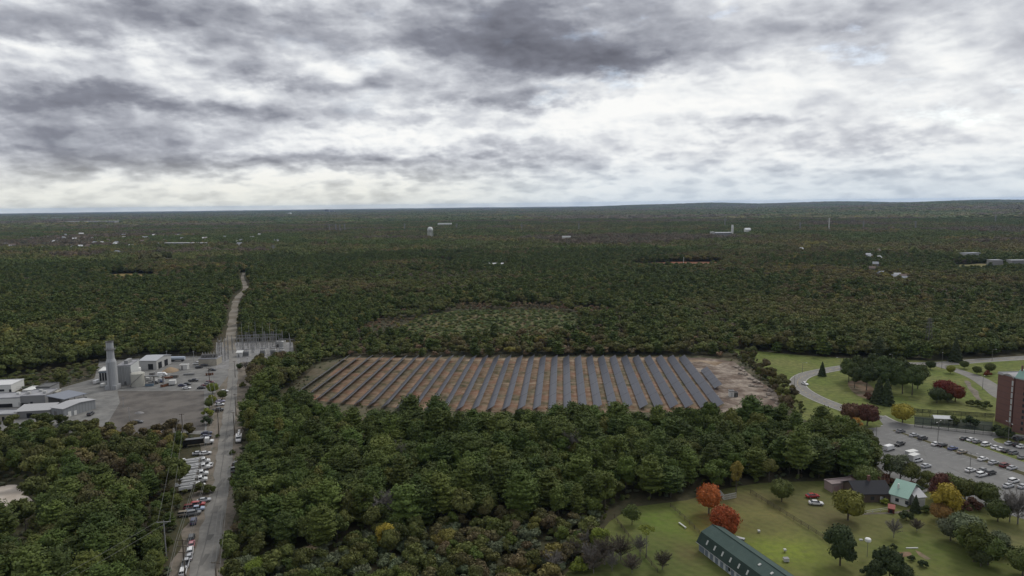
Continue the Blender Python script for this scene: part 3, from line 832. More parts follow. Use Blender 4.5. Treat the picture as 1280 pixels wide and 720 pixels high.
ZROADR = gp((303, 505), (335, 506), (400, 542), (310, 560), (300, 545))
KEEP = []
def keep(px, py, rad):
    g = G(px, py); KEEP.append(((g.x, g.y), rad)); return g
# ================================================================== BUILDINGS
WHITEW = mat('white_cladding', (.62, .62, .60), .7, .3, space='obj', scale=.3)
PALEW = mat('pale_grey_cladding', (.42, .42, .41), .7, .3, space='obj', scale=.3)
GREYW = mat('grey_cladding', (.24, .24, .24), .7, .3, space='obj', scale=.3)
BEIGE = mat('beige_wall', (.36, .33, .27), .8, .3, space='obj', scale=.3)
ROOFG = mat('grey_membrane_roof', (.33, .33, .345), .85, .2, var=(.26, .26, .275), scale=.12, space='obj')
ROOFB = mat('blue_grey_roof', (.20, .215, .25), .7, .3, space='obj', scale=.2)
DARKV = mat('dark_opening', (.012, .013, .016), .5, .3)
GLASS = mat('window_glass', (.03, .035, .045), .12, .6)
STEEL = mat('galvanised_steel', (.34, .345, .35), .5, .5, metal=.3)
STEELD = mat('weathered_steel', (.14, .135, .13), .7, .3)
BLUEF = mat('blue_grey_trim', (.12, .17, .22), .6, .3)
def ribbed(name, c, per=.6):
    m = bpy.data.materials.new(name); m.use_nodes = True
    T = NT(m.node_tree); b = m.node_tree.nodes['Principled BSDF']
    P = T.n('ShaderNodeTexCoord').outputs['Object']
    s = T.n('ShaderNodeSeparateXYZ'); T.link(P, s.inputs[0])
    w = T.m('SINE', T.m('MULTIPLY', T.m('ADD', s.outputs[0], s.outputs[1]), 6.283 / per))
    n = T.noise(P, .4, 4, .6)
    col = T.mix(T.m('MULTIPLY', n, .5), c, tuple(v * .7 for v in c))
    T.link(T.mix(T.smooth(w, .5, 1), col, tuple(v * .72 for v in c)), b.inputs['Base Color'])
    b.inputs['Roughness'].default_value = .7
    return m
RIB = ribbed('ribbed_grey_cladding', (.36, .37, .38), 1.1)
RIBW = ribbed('ribbed_pale_cladding', (.52, .53, .52), 1.3)
def frame(p0, p1):
    a, b = G(*p0), G(*p1)
    return a, math.atan2(b.y - a.y, b.x - a.x), (b - a).length
def openings(t, W_, D_, ops):
    for o in ops:
        side, u, w, z0, z1, m, nm = o
        mb = MB(); h = z1 - z0; z = (z0 + z1) / 2
        if side == 'F': mb.box((u, -.02, z), (w, .08, h))
        elif side == 'B': mb.box((u, D_ + .02, z), (w, .08, h))
        elif side == 'L': mb.box((-.02, u, z), (.08, w, h))
        else: mb.box((W_ + .02, u, z), (.08, w, h))
        mb.part(nm, m, t)
def block(name, label, cat, p0, p1, D_, H, wallm, roofm, roof='flat', rise=2.0, ops=(), W_=None, group=None, eave=.4, z=0.0, extra=None):
    loc, rz, w = frame(p0, p1)
    W_ = W_ or w
    t = thing(name, label, cat, (loc.x, loc.y, z), rz, group)
    MB().box((W_ / 2, D_ / 2, H / 2 - .3), (W_, D_, H + .6)).part('wall', wallm, t)
    rb = MB()
    if roof == 'flat':
        rb.box((W_ / 2, D_ / 2, H + .10), (W_ + .3, D_ + .3, .2))
        for c, d in (((W_ / 2, -.02, H + .35), (W_ + .3, .25, .4)), ((W_ / 2, D_ + .02, H + .35), (W_ + .3, .25, .4)),
                     ((-.02, D_ / 2, H + .352), (.25, D_ - .2, .4)), ((W_ + .02, D_ / 2, H + .352), (.25, D_ - .2, .4))): rb.box(c, d)
    elif roof == 'gable':      # ridge along x
        rb.prism([(-eave, H - .05), (D_ / 2, H + rise), (D_ + eave, H - .05), (D_ + eave, H + .15), (D_ / 2, H + rise + .22), (-eave, H + .15)], -eave, W_ + eave, 'X')
        MB().prism([(0.02, H), (D_ / 2, H + rise - .05), (D_ - .02, H)], .02, W_ - .02, 'X').part('gable_wall', wallm, t)
    elif roof == 'mono':
        rb.prism([(-eave, H), (D_ + eave, H + rise), (D_ + eave, H + rise + .2), (-eave, H + .2)], -eave, W_ + eave, 'X')
        MB().prism([(0.02, H), (D_ - .02, H + rise - .05), (D_ - .02, H)], .02, W_ - .02, 'X').part('upper_wall', wallm, t)
    r = rb.part('roof', roofm, t)
    openings(t, W_, D_, ops)
    if extra: extra(t, W_, D_, H, r)
    return t

# ---- power plant
g = G(141.5, 486); z = 0
STEELF = mat('dull_steel', (.22, .22, .22), .6, .4)
t = thing('exhaust_stack', 'tall pale grey exhaust stack with a ring platform near its top', 'chimney', (g.x, g.y, 0), R(4))
MB().box((0, 0, 1.2), (6.0, 5.8, 2.4)).part('lower_casing', RIB, t)
MB().lathe([(2.9, 2.3), (2.7, 5.0), (2.6, 15.6), (1.95, 17.4), (1.85, 26.6), (1.75, 26.6), (1.75, 26.0)], 24).part('flue', RIB, t)
MB().lathe([(2.0, 22.4), (2.9, 22.4), (2.9, 22.55), (2.0, 22.55)], 24).part('platform', STEELD, t)
rl = MB()
for zz in (23.05, 23.6): rl.poly([(2.85 * math.cos(a * .2618), 2.85 * math.sin(a * .2618), zz) for a in range(25)], .05, 4)
for a in range(12): rl.tube((2.85 * math.cos(a * .5236), 2.85 * math.sin(a * .5236), 22.5), (2.85 * math.cos(a * .5236), 2.85 * math.sin(a * .5236), 23.6), .05, n=4)
rl.part('railing', STEELD, t)
ld = MB()
for x in (-.25, .25): ld.tube((x, -3.16, .5), (x, -3.16, 15.6), .05, n=4)
for k in range(36): ld.tube((-.25, -3.16, .8 + k * .41), (.25, -3.16, .8 + k * .41), .03, n=4)
ld.part('ladder', STEELD, t)
MB().lathe([(2.1, 26.6), (2.1, 27.0), (1.7, 27.0), (1.7, 26.6)], 24).part('rim', STEELD, t)
def hrsg(t, W_, D_, H, r):
    for k in range(9):
        MB().box((W_ * (k + .5) / 9, -.22, H / 2), (.28, .35, H - .3)).part('rib', STEEL, t)
    MB().box((W_ / 2, D_ / 2, H + 1.2), (W_ * .3, D_ * .5, 2.0)).part('roof_housing', GREYW, t)
block('boiler_house', 'tall ribbed grey boiler casing attached right of the exhaust stack', 'building', (148.5, 482), (165, 481), 15, 11.2, RIBW, ROOFG, ops=[('F', 3.6, 1.2, 0, 2.2, DARKV, 'door')], extra=hrsg)
g = G(173, 482)
t = thing('storage_tank', 'squat cream cylindrical storage tank in front of the boiler casing', 'tank', (g.x, g.y, 0))
MB().lathe([(3.6, 0), (3.6, 7.2), (3.45, 7.4), (0.5, 8.0), (.02, 8.05)], 36).part('shell', mat('cream_tank_paint', (.43, .42, .37), .6, .3, space='obj', scale=.3), t, smooth=False)
rl = MB(); rl.poly([(3.5 * math.cos(a * .2618), 3.5 * math.sin(a * .2618), 8.1) for a in range(25)], .04, 4)
for a in range(12): rl.tube((3.5 * math.cos(a * .5236), 3.5 * math.sin(a * .5236), 7.2), (3.5 * math.cos(a * .5236), 3.5 * math.sin(a * .5236), 8.1), .04, n=4)
rl.part('railing', STEELD, t)
MB().poly([(3.8 * math.cos(a), 3.8 * math.sin(a), .3 + 6.9 * (a + 2.6) / 2.2) for a in [-2.6 + k * .11 for k in range(21)]], .12, 4).part('stair', STEELD, t)
g = G(169, 473.5)
t = thing('small_tank', 'smaller pale tank partly hidden behind the cream storage tank', 'tank', (g.x, g.y, 0))
MB().lathe([(3.4, 0), (3.4, 6.5), (.2, 7.6)], 28).part('shell', WHITEW, t)
MB().lathe([(.5, 7.5), (.5, 8.0), (.1, 8.1)], 10).part('vent', STEELD, t)
def tb(t, W_, D_, H, r):
    for k in range(4): MB().box((W_ * (k + .5) / 4, -.06, 3.6), (W_ / 4 - .5, .12, 4.6)).part('louvre', DARKV, t)
    MB().box((W_ / 2, -.10, 6.4), (W_ + .2, .2, .5)).part('trim', BLUEF, t)
block('turbine_building', 'pale roofed turbine building with dark louvres left of the exhaust stack', 'building', (124.5, 479), (138, 478), 11, 6.8, PALEW, WHITEW, ops=[], extra=tb)
block('white_warehouse', 'white warehouse with a shallow gable roof behind the tanks', 'building', (175, 462), (196, 462), 17, 5.6, PALEW, mat('white_metal_roof', (.38, .39, .41), .5, .4, space='obj'), 'gable', 1.6,
      ops=[('F', 7, 3.2, 0, 3.6, DARKV, 'door'), ('R', 4, 4, 0, 4, DARKV, 'door'), ('R', 11, 4, 0, 4, DARKV, 'door')])
def wallbox(t, W_, D_, H, r):
    for k in range(6):
        a = W_ * (k + .6) / 6.4
        f = MB().box((a, D_ / 2, H + 1.4), (1.2, 2.4, 2.2)).part('equipment_box', STEELD, t)
        MB().tube((a, D_ / 2, H + 2.4), (a, D_ / 2, H + 3.8), .18, n=6).part('bushing', STEEL, f)
block('switchgear_building', 'low tan block walled enclosure with switchgear lined along its top', 'building', (248.5, 457.5), (271, 457), 9, 4.2, BEIGE, ROOFG, extra=wallbox)
# container, tanker trailer, sand heap, small equipment
block('shipping_container', 'white shipping container behind the sand heap in the plant yard', 'container', (225, 462), (234, 462), 2.6, 2.7, WHITEW, WHITEW, ops=[('F', 1.4, 1.1, .1, 2.3, GREYW, 'door')], eave=0)
g = G(222, 451.5)
t = thing('tanker_trailer', 'pale blue grey tanker trailer at the back fence of the plant', 'trailer', (g.x, g.y, 0), R(3))
MB().prism([(1.25 * math.cos(a * .5236) , 2.1 + 1.2 * math.sin(a * .5236)) for a in range(12)], -4.8, 4.8, 'X').part('tank', mat('tanker_paint', (.40, .45, .52), .4, .5), t)
MB().box((0, 0, .85), (9.4, 1.6, .25)).part('chassis', STEELD, t)
for x in (-3.6, -2.5, 3.3):
    for y in (-1.0, 1.0): MB().tube((x, y - .15, .5), (x, y + .15, .5), .5, n=12).part('wheel', DARKV, t)
def heap(name, label, cat, px, py, rx, ry, h, m, seed, group=None):
    g = G(px, py); mb = MB(); n, k = 20, 7; vs = []
    for j in range(k):
        f = 1 - j / (k - 1)
        for i in range(n):
            a = 6.283 * i / n; w = 1 + .22 * mnoise.noise(Vector((math.cos(a) * 1.6, math.sin(a) * 1.6, seed + j * .3)))
            vs.append((g.x + rx * f * w * math.cos(a), g.y + ry * f * w * math.sin(a), h * (1 - f ** 1.5) - (.1 if j == 0 else 0)))
    mb.add(vs, [(j * n + i, j * n + (i + 1) % n, (j + 1) * n + (i + 1) % n, (j + 1) * n + i) for j in range(k - 1) for i in range(n)])
    return tag(mb.part(name, m, None, smooth=True), label, cat, group)
heap('sand_heap', 'large tan sand heap in the middle of the plant yard', 'heap', 213, 464, 5.2, 5.0, 2.6, mat('tan_sand', (.30, .225, .15), .95, .1), 1)
heap('gravel_heap', 'low grey gravel heap on the dark packed lot', 'heap', 174, 516.5, 2.6, 1.8, .9, GRAVEL, 4)
# equipment skids between tank and sand heap
SK = [(186, 476, 'grey pipework skid right beside the cream storage tank'), (191, 470, 'dark pump skid behind the tank in the plant yard'), (196, 479, 'white generator skid nearest the dark packed lot'),
      (202, 473, 'pale equipment skid halfway between tank and sand heap'), (130, 483, 'white equipment skid at the foot of the exhaust stack on its left')]
for i, (px, py, lb) in enumerate(SK):
    g = G(px, py); t = thing('equipment_skid', lb, 'equipment', (g.x, g.y, 0), R(20 * i), 'equipment skids in the plant yard')
    MB().box((0, 0, .2), (4.2, 2.2, .4)).part('base', STEELD, t)
    MB().box((-.6, 0, 1.2), (2.4, 1.8, 1.6)).part('housing', [PALEW, STEELD, WHITEW, WHITEW, WHITEW][i], t)
    MB().tube((1.2, -.4, .4), (1.2, -.4, 2.6), .3, n=10).part('pipe', STEEL, t)
    MB().tube((-1.9, .5, 1.4), (1.9, .5, 1.4), .18, n=8).part('pipe', STEEL, t)

RUSTM = mat('rusted_metal', (.16, .075, .045), .9, .2, space='obj')
def clutter(name, label, cat, px, py, rz, parts):
    g = G(px, py); t = thing(name, label, cat, (g.x, g.y, .05), R(rz))
    for nm, c, d, m_ in parts: MB().box(c, d).part(nm, m_, t)
for px, py, rz, m_, lb in [(187, 482.5, 10, BLUEF, 'blue skip standing right of the cream tank'), (206, 483, 70, RUSTM, 'rusty skip at the top edge of the dark packed lot'), (218, 472, 5, STEELD, 'dark skip just below the sand heap'), (262, 469, 20, RUSTM, 'rusty skip by the gate near the switchgear enclosure'), (103, 500, 30, STEELD, 'dark skip on the drive beside the canopy')]:
    clutter('skip', lb, 'skip', px, py, rz, [('bin', (0, 0, .75), (4.2, 1.9, 1.3), m_), ('load', (0, 0, 1.42), (3.8, 1.6, .25), STEELD), ('skid', (0, 0, .06), (4.4, 1.2, .12), STEELD)])
for px, py, rz, m_, lb in [(198, 475.5, 0, PALEW, 'stack of pale pipes in the plant yard left of the sand heap'), (209, 473.5, 15, RUSTM, 'stack of rusty pipes in front of the sand heap'), (236, 469, 8, STEELF, 'stack of grey pipes right of the sand heap')]:
    g = G(px, py); t = thing('pipe_stack', lb, 'pipes', (g.x, g.y, .1), R(rz))
    for k in range(6): MB().tube((-3, (k % 3) * .55, .25 + .5 * (k // 3)), (3, (k % 3) * .55, .25 + .5 * (k // 3)), .25, n=8).part('pipe', m_, t)
# overhead pipe bridge from the boiler casing to the tank
g = G(166, 484); t = thing('pipe_bridge', 'grey pipe bridge running from the boiler casing past the cream tank', 'pipes', (g.x, g.y, .05), R(4))
for x in (0, 5, 10, 15): MB().box((x, 4.2, 2.6), (.25, 1.6, 5.2)).part('trestle', STEELD, t)
for y in (3.8, 4.2, 4.6): MB().tube((-1, y, 5.3), (16, y, 5.3), .14, n=6).part('pipe', STEEL, t)
# ---- left hand works
def vents(n, m=WHITEW):
    def f(t, W_, D_, H, r):
        for k in range(n):
            MB().box((W_ * (k + .5) / n, D_ * (.35 + .3 * (k % 2)), H + .85), (1.5, 1.5, 1.1)).part('roof_unit', m, r if False else t)
    return f
block('white_office', 'white flat roofed office block at the far left edge', 'building', (-18, 493), (14.5, 491.5), 13, 4.4, WHITEW, mat('white_membrane', (.58, .58, .58), .8), ops=[('F', 12.5, 1.2, 0, 2.2, DARKV, 'door'), ('F', 8, 3, 1.2, 2.4, GLASS, 'window')])
block('long_white_shed', 'long white shed with a dark undercroft at the left edge', 'building', (-20, 510.5), (25.5, 508.5), 11, 4.6, WHITEW, ROOFG, ops=[('F', 10, 7, 0, 1.9, DARKV, 'opening'), ('F', 17, 1.4, 0, 2.4, PALEW, 'door'), ('F', 19, 4, 0, 1.8, DARKV, 'opening')], extra=vents(2))
block('grey_process_building', 'grey windowless process building with small plant on its roof', 'building', (26.5, 508), (57, 506.5), 13, 5.0, GREYW, ROOFG, ops=[('F', 5, 1.2, 0, 2.2, DARKV, 'door')], extra=vents(3, PALEW))
block('upper_plant_room', 'dark grey plant room rising behind the grey process building', 'building', (46, 497), (63, 496.5), 9, 5.4, GREYW, mat('dark_roof', (.12, .12, .12), .9), ops=[('F', 3, 2, 2, 3.4, PALEW, 'louvre')])
block('white_roof_store', 'small store with a bright white roof left of the dark plant room', 'building', (29, 496), (45, 495.5), 9, 3.2, PALEW, mat('white_roof', (.62, .62, .60), .8), 'flat', ops=[('F', 3, 2, 0, 2.2, DARKV, 'door')])
block('beige_kiosk', 'small beige rooftop sized kiosk right of the dark plant room', 'building', (62, 501), (71.5, 500.5), 5, 4.2, BEIGE, mat('cream_roof', (.5, .48, .42), .8), ops=[('F', 1.2, .9, 0, 2, DARKV, 'door')])
block('low_grey_hall', 'low hall with a broad pale roof in front of the grey building', 'building', (20, 523.5), (63, 521), 9, 3.4, GREYW, mat('pale_sheet_roof', (.36, .36, .365), .8, space='obj'), 'mono', 1.0, ops=[('F', 6, 2.5, 0, 2.4, DARKV, 'door'), ('F', 14, 2.5, 0, 2.4, PALEW, 'door')])
block('gabled_workshop', 'grey workshop with a pale pitched roof beside the plant driveway', 'building', (65, 521), (80, 523), 17, 4.6, ribbed('workshop_cladding', (.25, .26, .27), 1.6), mat('pale_sheet_roof_b', (.38, .38, .39), .8, space='obj'), 'gable', .9,
      ops=[('F', 2.5, 1.8, 0, 3.0, STEELD, 'door'), ('R', 3, 1.6, 0, 2.6, WHITEW, 'door'), ('R', 6, 1.4, 0, 2.2, WHITEW, 'door')])
block('beige_annex', 'beige low annex at the bottom of the left works', 'building', (-20, 527), (17, 526), 8, 3.0, BEIGE, ROOFG, ops=[('F', 9, 1.2, 0, 2.1, DARKV, 'door')])
# open sided canopy with a blue-grey roof
loc, rz, w = frame((82, 510.5), (107, 503.5))
t = thing('open_canopy', 'open sided canopy with a broad blue grey roof over stored goods', 'canopy', (loc.x, loc.y, 0), rz)
MB().box((w / 2, 6.5, 5.05), (w + 1.5, 14, .3), rx=R(2)).part('roof', ROOFB, t)
for x in (.3, w / 2, w - .3):
    for y in (.4, 12.5): MB().tube((x, y, 0), (x, y, 4.9), .16, n=6).part('post', STEELD, t)
MB().box((w / 2, 12.9, 2.4), (w, .2, 4.6)).part('back_wall', GREYW, t)
for i, (fx, fy, m_, lb) in enumerate([(.3, 3, WHITEW, 'white crate of goods under the blue grey canopy'), (.55, 4, mat('rust_crate', (.2, .08, .05), .8), 'rusty red bin under the blue grey canopy'), (.78, 2.2, BLUEF, 'blue bin at the right end under the blue grey canopy')]):
    q = loc + Vector((math.cos(rz) * w * fx - math.sin(rz) * fy, math.sin(rz) * w * fx + math.cos(rz) * fy, 0))
    o = thing('storage_bin', lb, 'bin', (q.x, q.y, 0), rz + .2 * i)
    MB().box((0, 0, .9), (2.4, 1.6, 1.4)).part('box', m_, o); MB().box((0, 0, 1.64), (2.5, 1.7, .08)).part('lid', STEELD, o); MB().box((0, 0, .1), (2.4, 1.6, .2)).part('pallet', STEELD, o)
# retaining wall by the drive
loc, rz, w = frame((80, 525), (100, 512))
t = tag(MB().box((0, 0, .55), (w, .5, 1.1)).part('retaining_wall', CONC, None), 'pale low retaining wall beside the workshop', 'wall')
t.location = (loc.x + math.cos(rz) * w / 2, loc.y + math.sin(rz) * w / 2, 0); t.rotation_euler = (0, 0, rz)

# ---- fences
def fence(name, label, pts, h, m, step=3.0, group=None, picket=.6, rail=(.05, .5, .97), top=None, thick=.04):
    P = pts; t = thing(name, label, 'fence', tuple(P[0]), 0, group); o = P[0]
    mesh_ = MB()
    L = 0
    for a, b in zip(P[:-1], P[1:]):
        d = b - a; n = max(1, int(d.length / step))
        for k in range(n + 1):
            if k == n and b is not P[-1]: continue
            q = a + d * (k / n) - o
            MB().tube((q.x, q.y, -.1), (q.x, q.y, h), .07, n=5).part('post', m, t)
        for r_ in rail:
            s, e = a - o, b - o
            mesh_.tube((s.x, s.y, h * r_), (e.x, e.y, h * r_), thick, n=4)
        if picket:
            for k in range(int(d.length / picket)):
                q = a + d * (k * picket / d.length) - o
                mesh_.tube((q.x, q.y, .05), (q.x, q.y, h * .97), thick * .6, n=3, caps=False)
    mesh_.part('wire_mesh' if picket else 'rails', m, t)
    return t
FBLK = mat('dark_fence_wire', (.02, .022, .02), .8)
FGAL = mat('galvanised_wire', (.20, .20, .195), .7)
FWOOD = mat('weathered_fence_wood', (.085, .068, .05), .9)
FWHT = mat('white_fence_paint', (.5, .5, .47), .8)
fence('chain_fence', 'tall dark mesh fence along the court nearest the car park', [G(1143, 534), G(1240, 545)], 4.5, FBLK, 3.0, picket=.28, thick=.07)
fence('chain_fence', 'dark mesh fence on the far side of the court', [G(1143, 520), G(1241, 527)], 3.6, FBLK, 3.0, picket=.28, thick=.07)
fence('chain_fence', 'long low dark fence across the grass above the court', [G(1122, 513), G(1160, 516), G(1243, 521)], 1.6, FBLK, 3.5, picket=.3, thick=.07)
fence('chain_fence', 'galvanised chain fence along the back of the left works', [G(14, 489), G(62, 487), G(118, 472)], 2.4, FGAL, 5, picket=.8)
fence('chain_fence', 'galvanised chain fence closing the plant yard towards the trees', [G(124, 451), G(200, 445.5), G(246, 445)], 2.6, FGAL, 6, picket=.9)
fence('chain_fence', 'galvanised chain fence across the near edge of the substation', [G(301, 452), G(366, 449)], 2.4, FGAL, 4, picket=.8)
fence('chain_fence', 'galvanised chain fence along the top of the solar field', [G(430, 445), G(640, 444.5), G(880, 444)], 2.0, FBLK, 8, picket=1.2)
fence('paddock_fence', 'dark rail fence between the two left paddocks', [G(838, 634), G(856, 650), G(874, 668)], 1.4, FWOOD, 3, picket=0, rail=(.35, .65, .95), thick=.07)
fence('paddock_fence', 'long dark rail fence running down the right side of the orange trees', [G(938, 617), G(975, 640), G(1020, 668), (G(1055, 694))], 1.5, FWOOD, 3, picket=0, rail=(.35, .65, .95), thick=.08)
fence('paddock_fence', 'dark rail fence at the left edge of the mown paddock', [G(768, 648), G(781, 666), G(800, 690), G(822, 716)], 1.4, FWOOD, 3, picket=0, rail=(.35, .65, .95), thick=.07)
fence('rail_fence', 'white rail fence on the lawn below the dark roofed house', [G(1081, 643), G(1110, 638.5)], 1.2, FWHT, 2.5, picket=0, rail=(.5, .95), thick=.07)
fence('garden_fence', 'pale board fence behind the orange maple', [G(900, 619), G(905, 625), G(920, 622)], 1.8, FWHT, 2.0, picket=.2, thick=.08)

# ---- brick hospital wing
def brick_mat():
    m = bpy.data.materials.new('red_brick'); m.use_nodes = True
    T = NT(m.node_tree); b = m.node_tree.nodes['Principled BSDF']
    P = T.n('ShaderNodeTexCoord').outputs['Object']; s = T.n('ShaderNodeSeparateXYZ'); T.link(P, s.inputs[0])
    band = T.smooth(T.m('SINE', T.m('MULTIPLY', s.outputs[2], 6.283 / 2.75)), .90, .97)
    n = T.noise(P, .35, 5, .6)
    c = T.mix(n, (.125, .062, .052), (.165, .085, .070))
    c = T.mix(T.m('MULTIPLY', band, .6), c, (.10, .055, .05))
    T.link(c, b.inputs['Base Color']); b.inputs['Roughness'].default_value = .9; return m
BRICK = brick_mat(); COPPER = mat('verdigris_roof', (.22, .36, .31), .7, .3, space='obj', scale=.2)
def frow(W_, n, z0, dz_, rows, m, w=.9, h=1.3, side='F', u0=1.2, nm='window'):
    return [(side, u0 + (W_ - 2 * u0) * (k / max(n - 1, 1)), w, z0 + r * dz_, z0 + r * dz_ + h, m, nm) for k in range(n) for r in range(rows)]
def wing1x(t, W_, D_, H, r):
    # pale arched cornice on the end wall
    q = [(W_ * (k / 10), H + .1 + 1.1 * math.sin(math.pi * min(1, max(0, (k - 3) / 7)))) for k in range(11)]
    MB().prism([(a, z - .5) for a, z in q] + [(a, z) for a, z in reversed(q)], -.35, .35, 'Y').part('cornice', CONC, t)
loc, rz, w1 = frame((1243.5, 526), (1263.5, 534))
block('brick_tower', 'red brick hospital tower with a pale arched cornice, left of the green roofed wing', 'building', (1243.5, 526), (1263.5, 534), 12, 22.2, BRICK, ROOFG, W_=w1, extra=wing1x,
      ops=[('F', w1 - .8, .9, 2.0 + k * 2.75, 4.2 + k * 2.75, mat('pale_stair_glass', (.45, .47, .47), .3), 'window') for k in range(7)])
def mans(t, W_, D_, H, r):
    MB().prism([(-.3, H + .2), (2.6, H + 3.6), (D_ - 2.6, H + 3.6), (D_ + .3, H + .2)], -.3, W_ + .3, 'X').part('green_roof', COPPER, t)
    MB().box((1.2, 1.8, H + 4.6), (.5, .5, 2.4)).part('chimney', BRICK, t)
block('brick_wing', 'red brick hospital wing with rows of small windows and green copper roof', 'building', (1264.5, 539), (1322, 557), 18, 23.4, BRICK, ROOFG,
      ops=frow(26, 6, 1.6, 2.55, 8, GLASS, .95, 1.35, u0=4.2) , extra=mans)

# ---- the long green barn
loc, rz, w = frame((873.5, 688), (914, 719.5))
LB = 62
t = thing('long_barn', 'long barn with dark green gambrel roof and white and blue grey walls', 'barn', (loc.x, loc.y, 0), rz)
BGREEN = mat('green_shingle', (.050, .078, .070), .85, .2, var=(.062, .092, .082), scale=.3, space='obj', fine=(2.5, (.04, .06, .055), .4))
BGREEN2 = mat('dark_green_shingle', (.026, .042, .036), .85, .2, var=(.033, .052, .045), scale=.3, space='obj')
WD = 9.6
wallb = MB().prism([(0, -.2), (0, 2.9), (1.3, 5.1), (WD / 2, 6.5), (WD - 1.3, 5.1), (WD, 2.9), (WD, -.2)], 0, LB, 'X').part('wall', mat('barn_white_paint', (.50, .52, .53), .8, space='obj'), t)
up = MB(); lo_ = MB()
up.prism([(1.05, 5.20), (WD / 2, 6.65), (WD - 1.05, 5.20), (WD - 1.0, 5.34), (WD / 2, 6.85), (1.0, 5.34)], -.5, LB + .5, 'X')
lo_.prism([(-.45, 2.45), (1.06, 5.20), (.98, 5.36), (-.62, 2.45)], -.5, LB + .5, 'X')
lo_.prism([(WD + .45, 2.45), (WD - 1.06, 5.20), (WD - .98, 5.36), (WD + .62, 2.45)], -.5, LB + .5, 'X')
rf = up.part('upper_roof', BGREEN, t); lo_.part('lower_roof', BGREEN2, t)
MB().tube((-.5, WD / 2, 6.9), (LB + .5, WD / 2, 6.9), .12, n=6).part('ridge_cap', BGREEN2, rf)
MB().tube((-.6, -.6, 2.42), (LB + .6, -.6, 2.42), .09, n=6).part('gutter', STEEL, t)
for k in range(20):
    for y_, z_, a_ in ((2.9, 5.98, 21),): MB().box((1.5 + k * 3.05, y_, z_ + .02), (.07, 4.0, .05), rx=R(a_)).part('roof_seam', BGREEN2, rf)
for k in range(15):
    MB().box((3.6 + k * 3.45, .22, 4.05), (.5, .16, 1.3), rx=R(-28)).part('roof_vent', mat('pale_vent', (.45, .46, .44), .6), t)
for k in range(8): MB().box((22 + k * 4.6, 3.1, 6.22), (.6, .8, .35), rx=R(21)).part('skylight', mat('pale_vent', (1, 1, 1)), rf)
PB = mat('blue_grey_panel', (.155, .19, .23), .7, space='obj')
for k in range(26):
    MB().box((1.4 + k * 2.3, -.04, 1.35), (1.25 if k else 2.4, .08, 2.4)).part('panel', PB, t)
for k in range(0, 24, 4): MB().box((13.9 + k * 2.3, -.08, 1.5), (.8, .1, 1.3)).part('window', GLASS, t)
MB().box((-.05, 4.8, 1.6), (.1, 3.2, 3.2)).part('end_door', PB, t)

# ---- house with green and dark roofs, sheds
def chim(t, W_, D_, H, r): MB().box((W_ * .55, D_ * .5, H + 3.2), (.8, .8, 2.6)).part('chimney', BRICK, r)
DROOF = mat('charcoal_shingle', (.028, .029, .034), .8, .2, space='obj')
block('dark_roofed_house', 'long low house with charcoal roof behind the yellow green tree', 'house', (1070, 628.5), (1114, 628), 10, 2.9, mat('brown_siding', (.10, .075, .06), .8), DROOF, 'gable', 2.6,
      ops=frow(18, 5, .9, 1, 1, GLASS, 1.2, 1.2, u0=1.8) + [('F', 8.5, 1.0, 0, 2.1, WHITEW, 'door')], extra=chim)
def gr(t, W_, D_, H, r): MB().box((1.5, 2, H + 2.6), (.5, .5, 1.6)).part('chimney', WHITEW, r)
block('green_roofed_house', 'white house with a steep pale green copper roof joined to the dark one', 'house', (1113, 628), (1133, 634), 11.5, 3.0, WHITEW, mat('mint_metal_roof', (.26, .40, .34), .6, .3, space='obj', scale=.3), 'gable', 3.4,
      ops=[('F', 2, 1.1, .9, 2.1, GLASS, 'window'), ('F', 5, 1.1, .9, 2.1, GLASS, 'window'), ('R', 3, 1.0, 0, 2.1, GREYW, 'door')], extra=gr, eave=.7)
block('white_garage', 'small white gabled garage at the right end of the green roofed house', 'garage', (1144, 634), (1156, 633), 7, 3.2, WHITEW, mat('pale_roof', (.45, .45, .46), .8), 'gable', 1.5, ops=[('F', 2.2, 2.2, 0, 2.2, PALEW, 'door')])
block('pink_storage_row', 'pale pink row of storage units left of the house', 'shed', (1039.5, 616), (1072, 612.5), 4, 2.7, mat('pale_pink_paint', (.34, .26, .25), .8), mat('pink_grey_roof', (.26, .21, .205), .8), 'flat',
      ops=[('F', 1.8 + 2.9 * k, 1.9, .2, 2.2, mat('dusky_door', (.30, .20, .20), .8), 'door') for k in range(4)])
block('brown_storage_shed', 'long brown shed half hidden behind the dark house roof', 'shed', (1074, 611), (1095, 608.5), 5, 2.8, mat('red_brown_siding', (.13, .075, .065), .8), mat('grey_brown_roof', (.14, .12, .115), .8), 'gable', 1.0, ops=[('F', 3, 1.6, 0, 2.1, DARKV, 'door')])
block('red_shed', 'tiny red roofed shelter on the lawn below the house', 'shed', (1110, 641), (1118, 642.5), 2.2, 1.4, mat('dark_red_paint', (.12, .03, .025), .8), mat('faded_red_roof', (.26, .085, .07), .8), 'mono', .6, ops=[('F', .8, .9, 0, 1.1, DARKV, 'opening')], eave=.15)
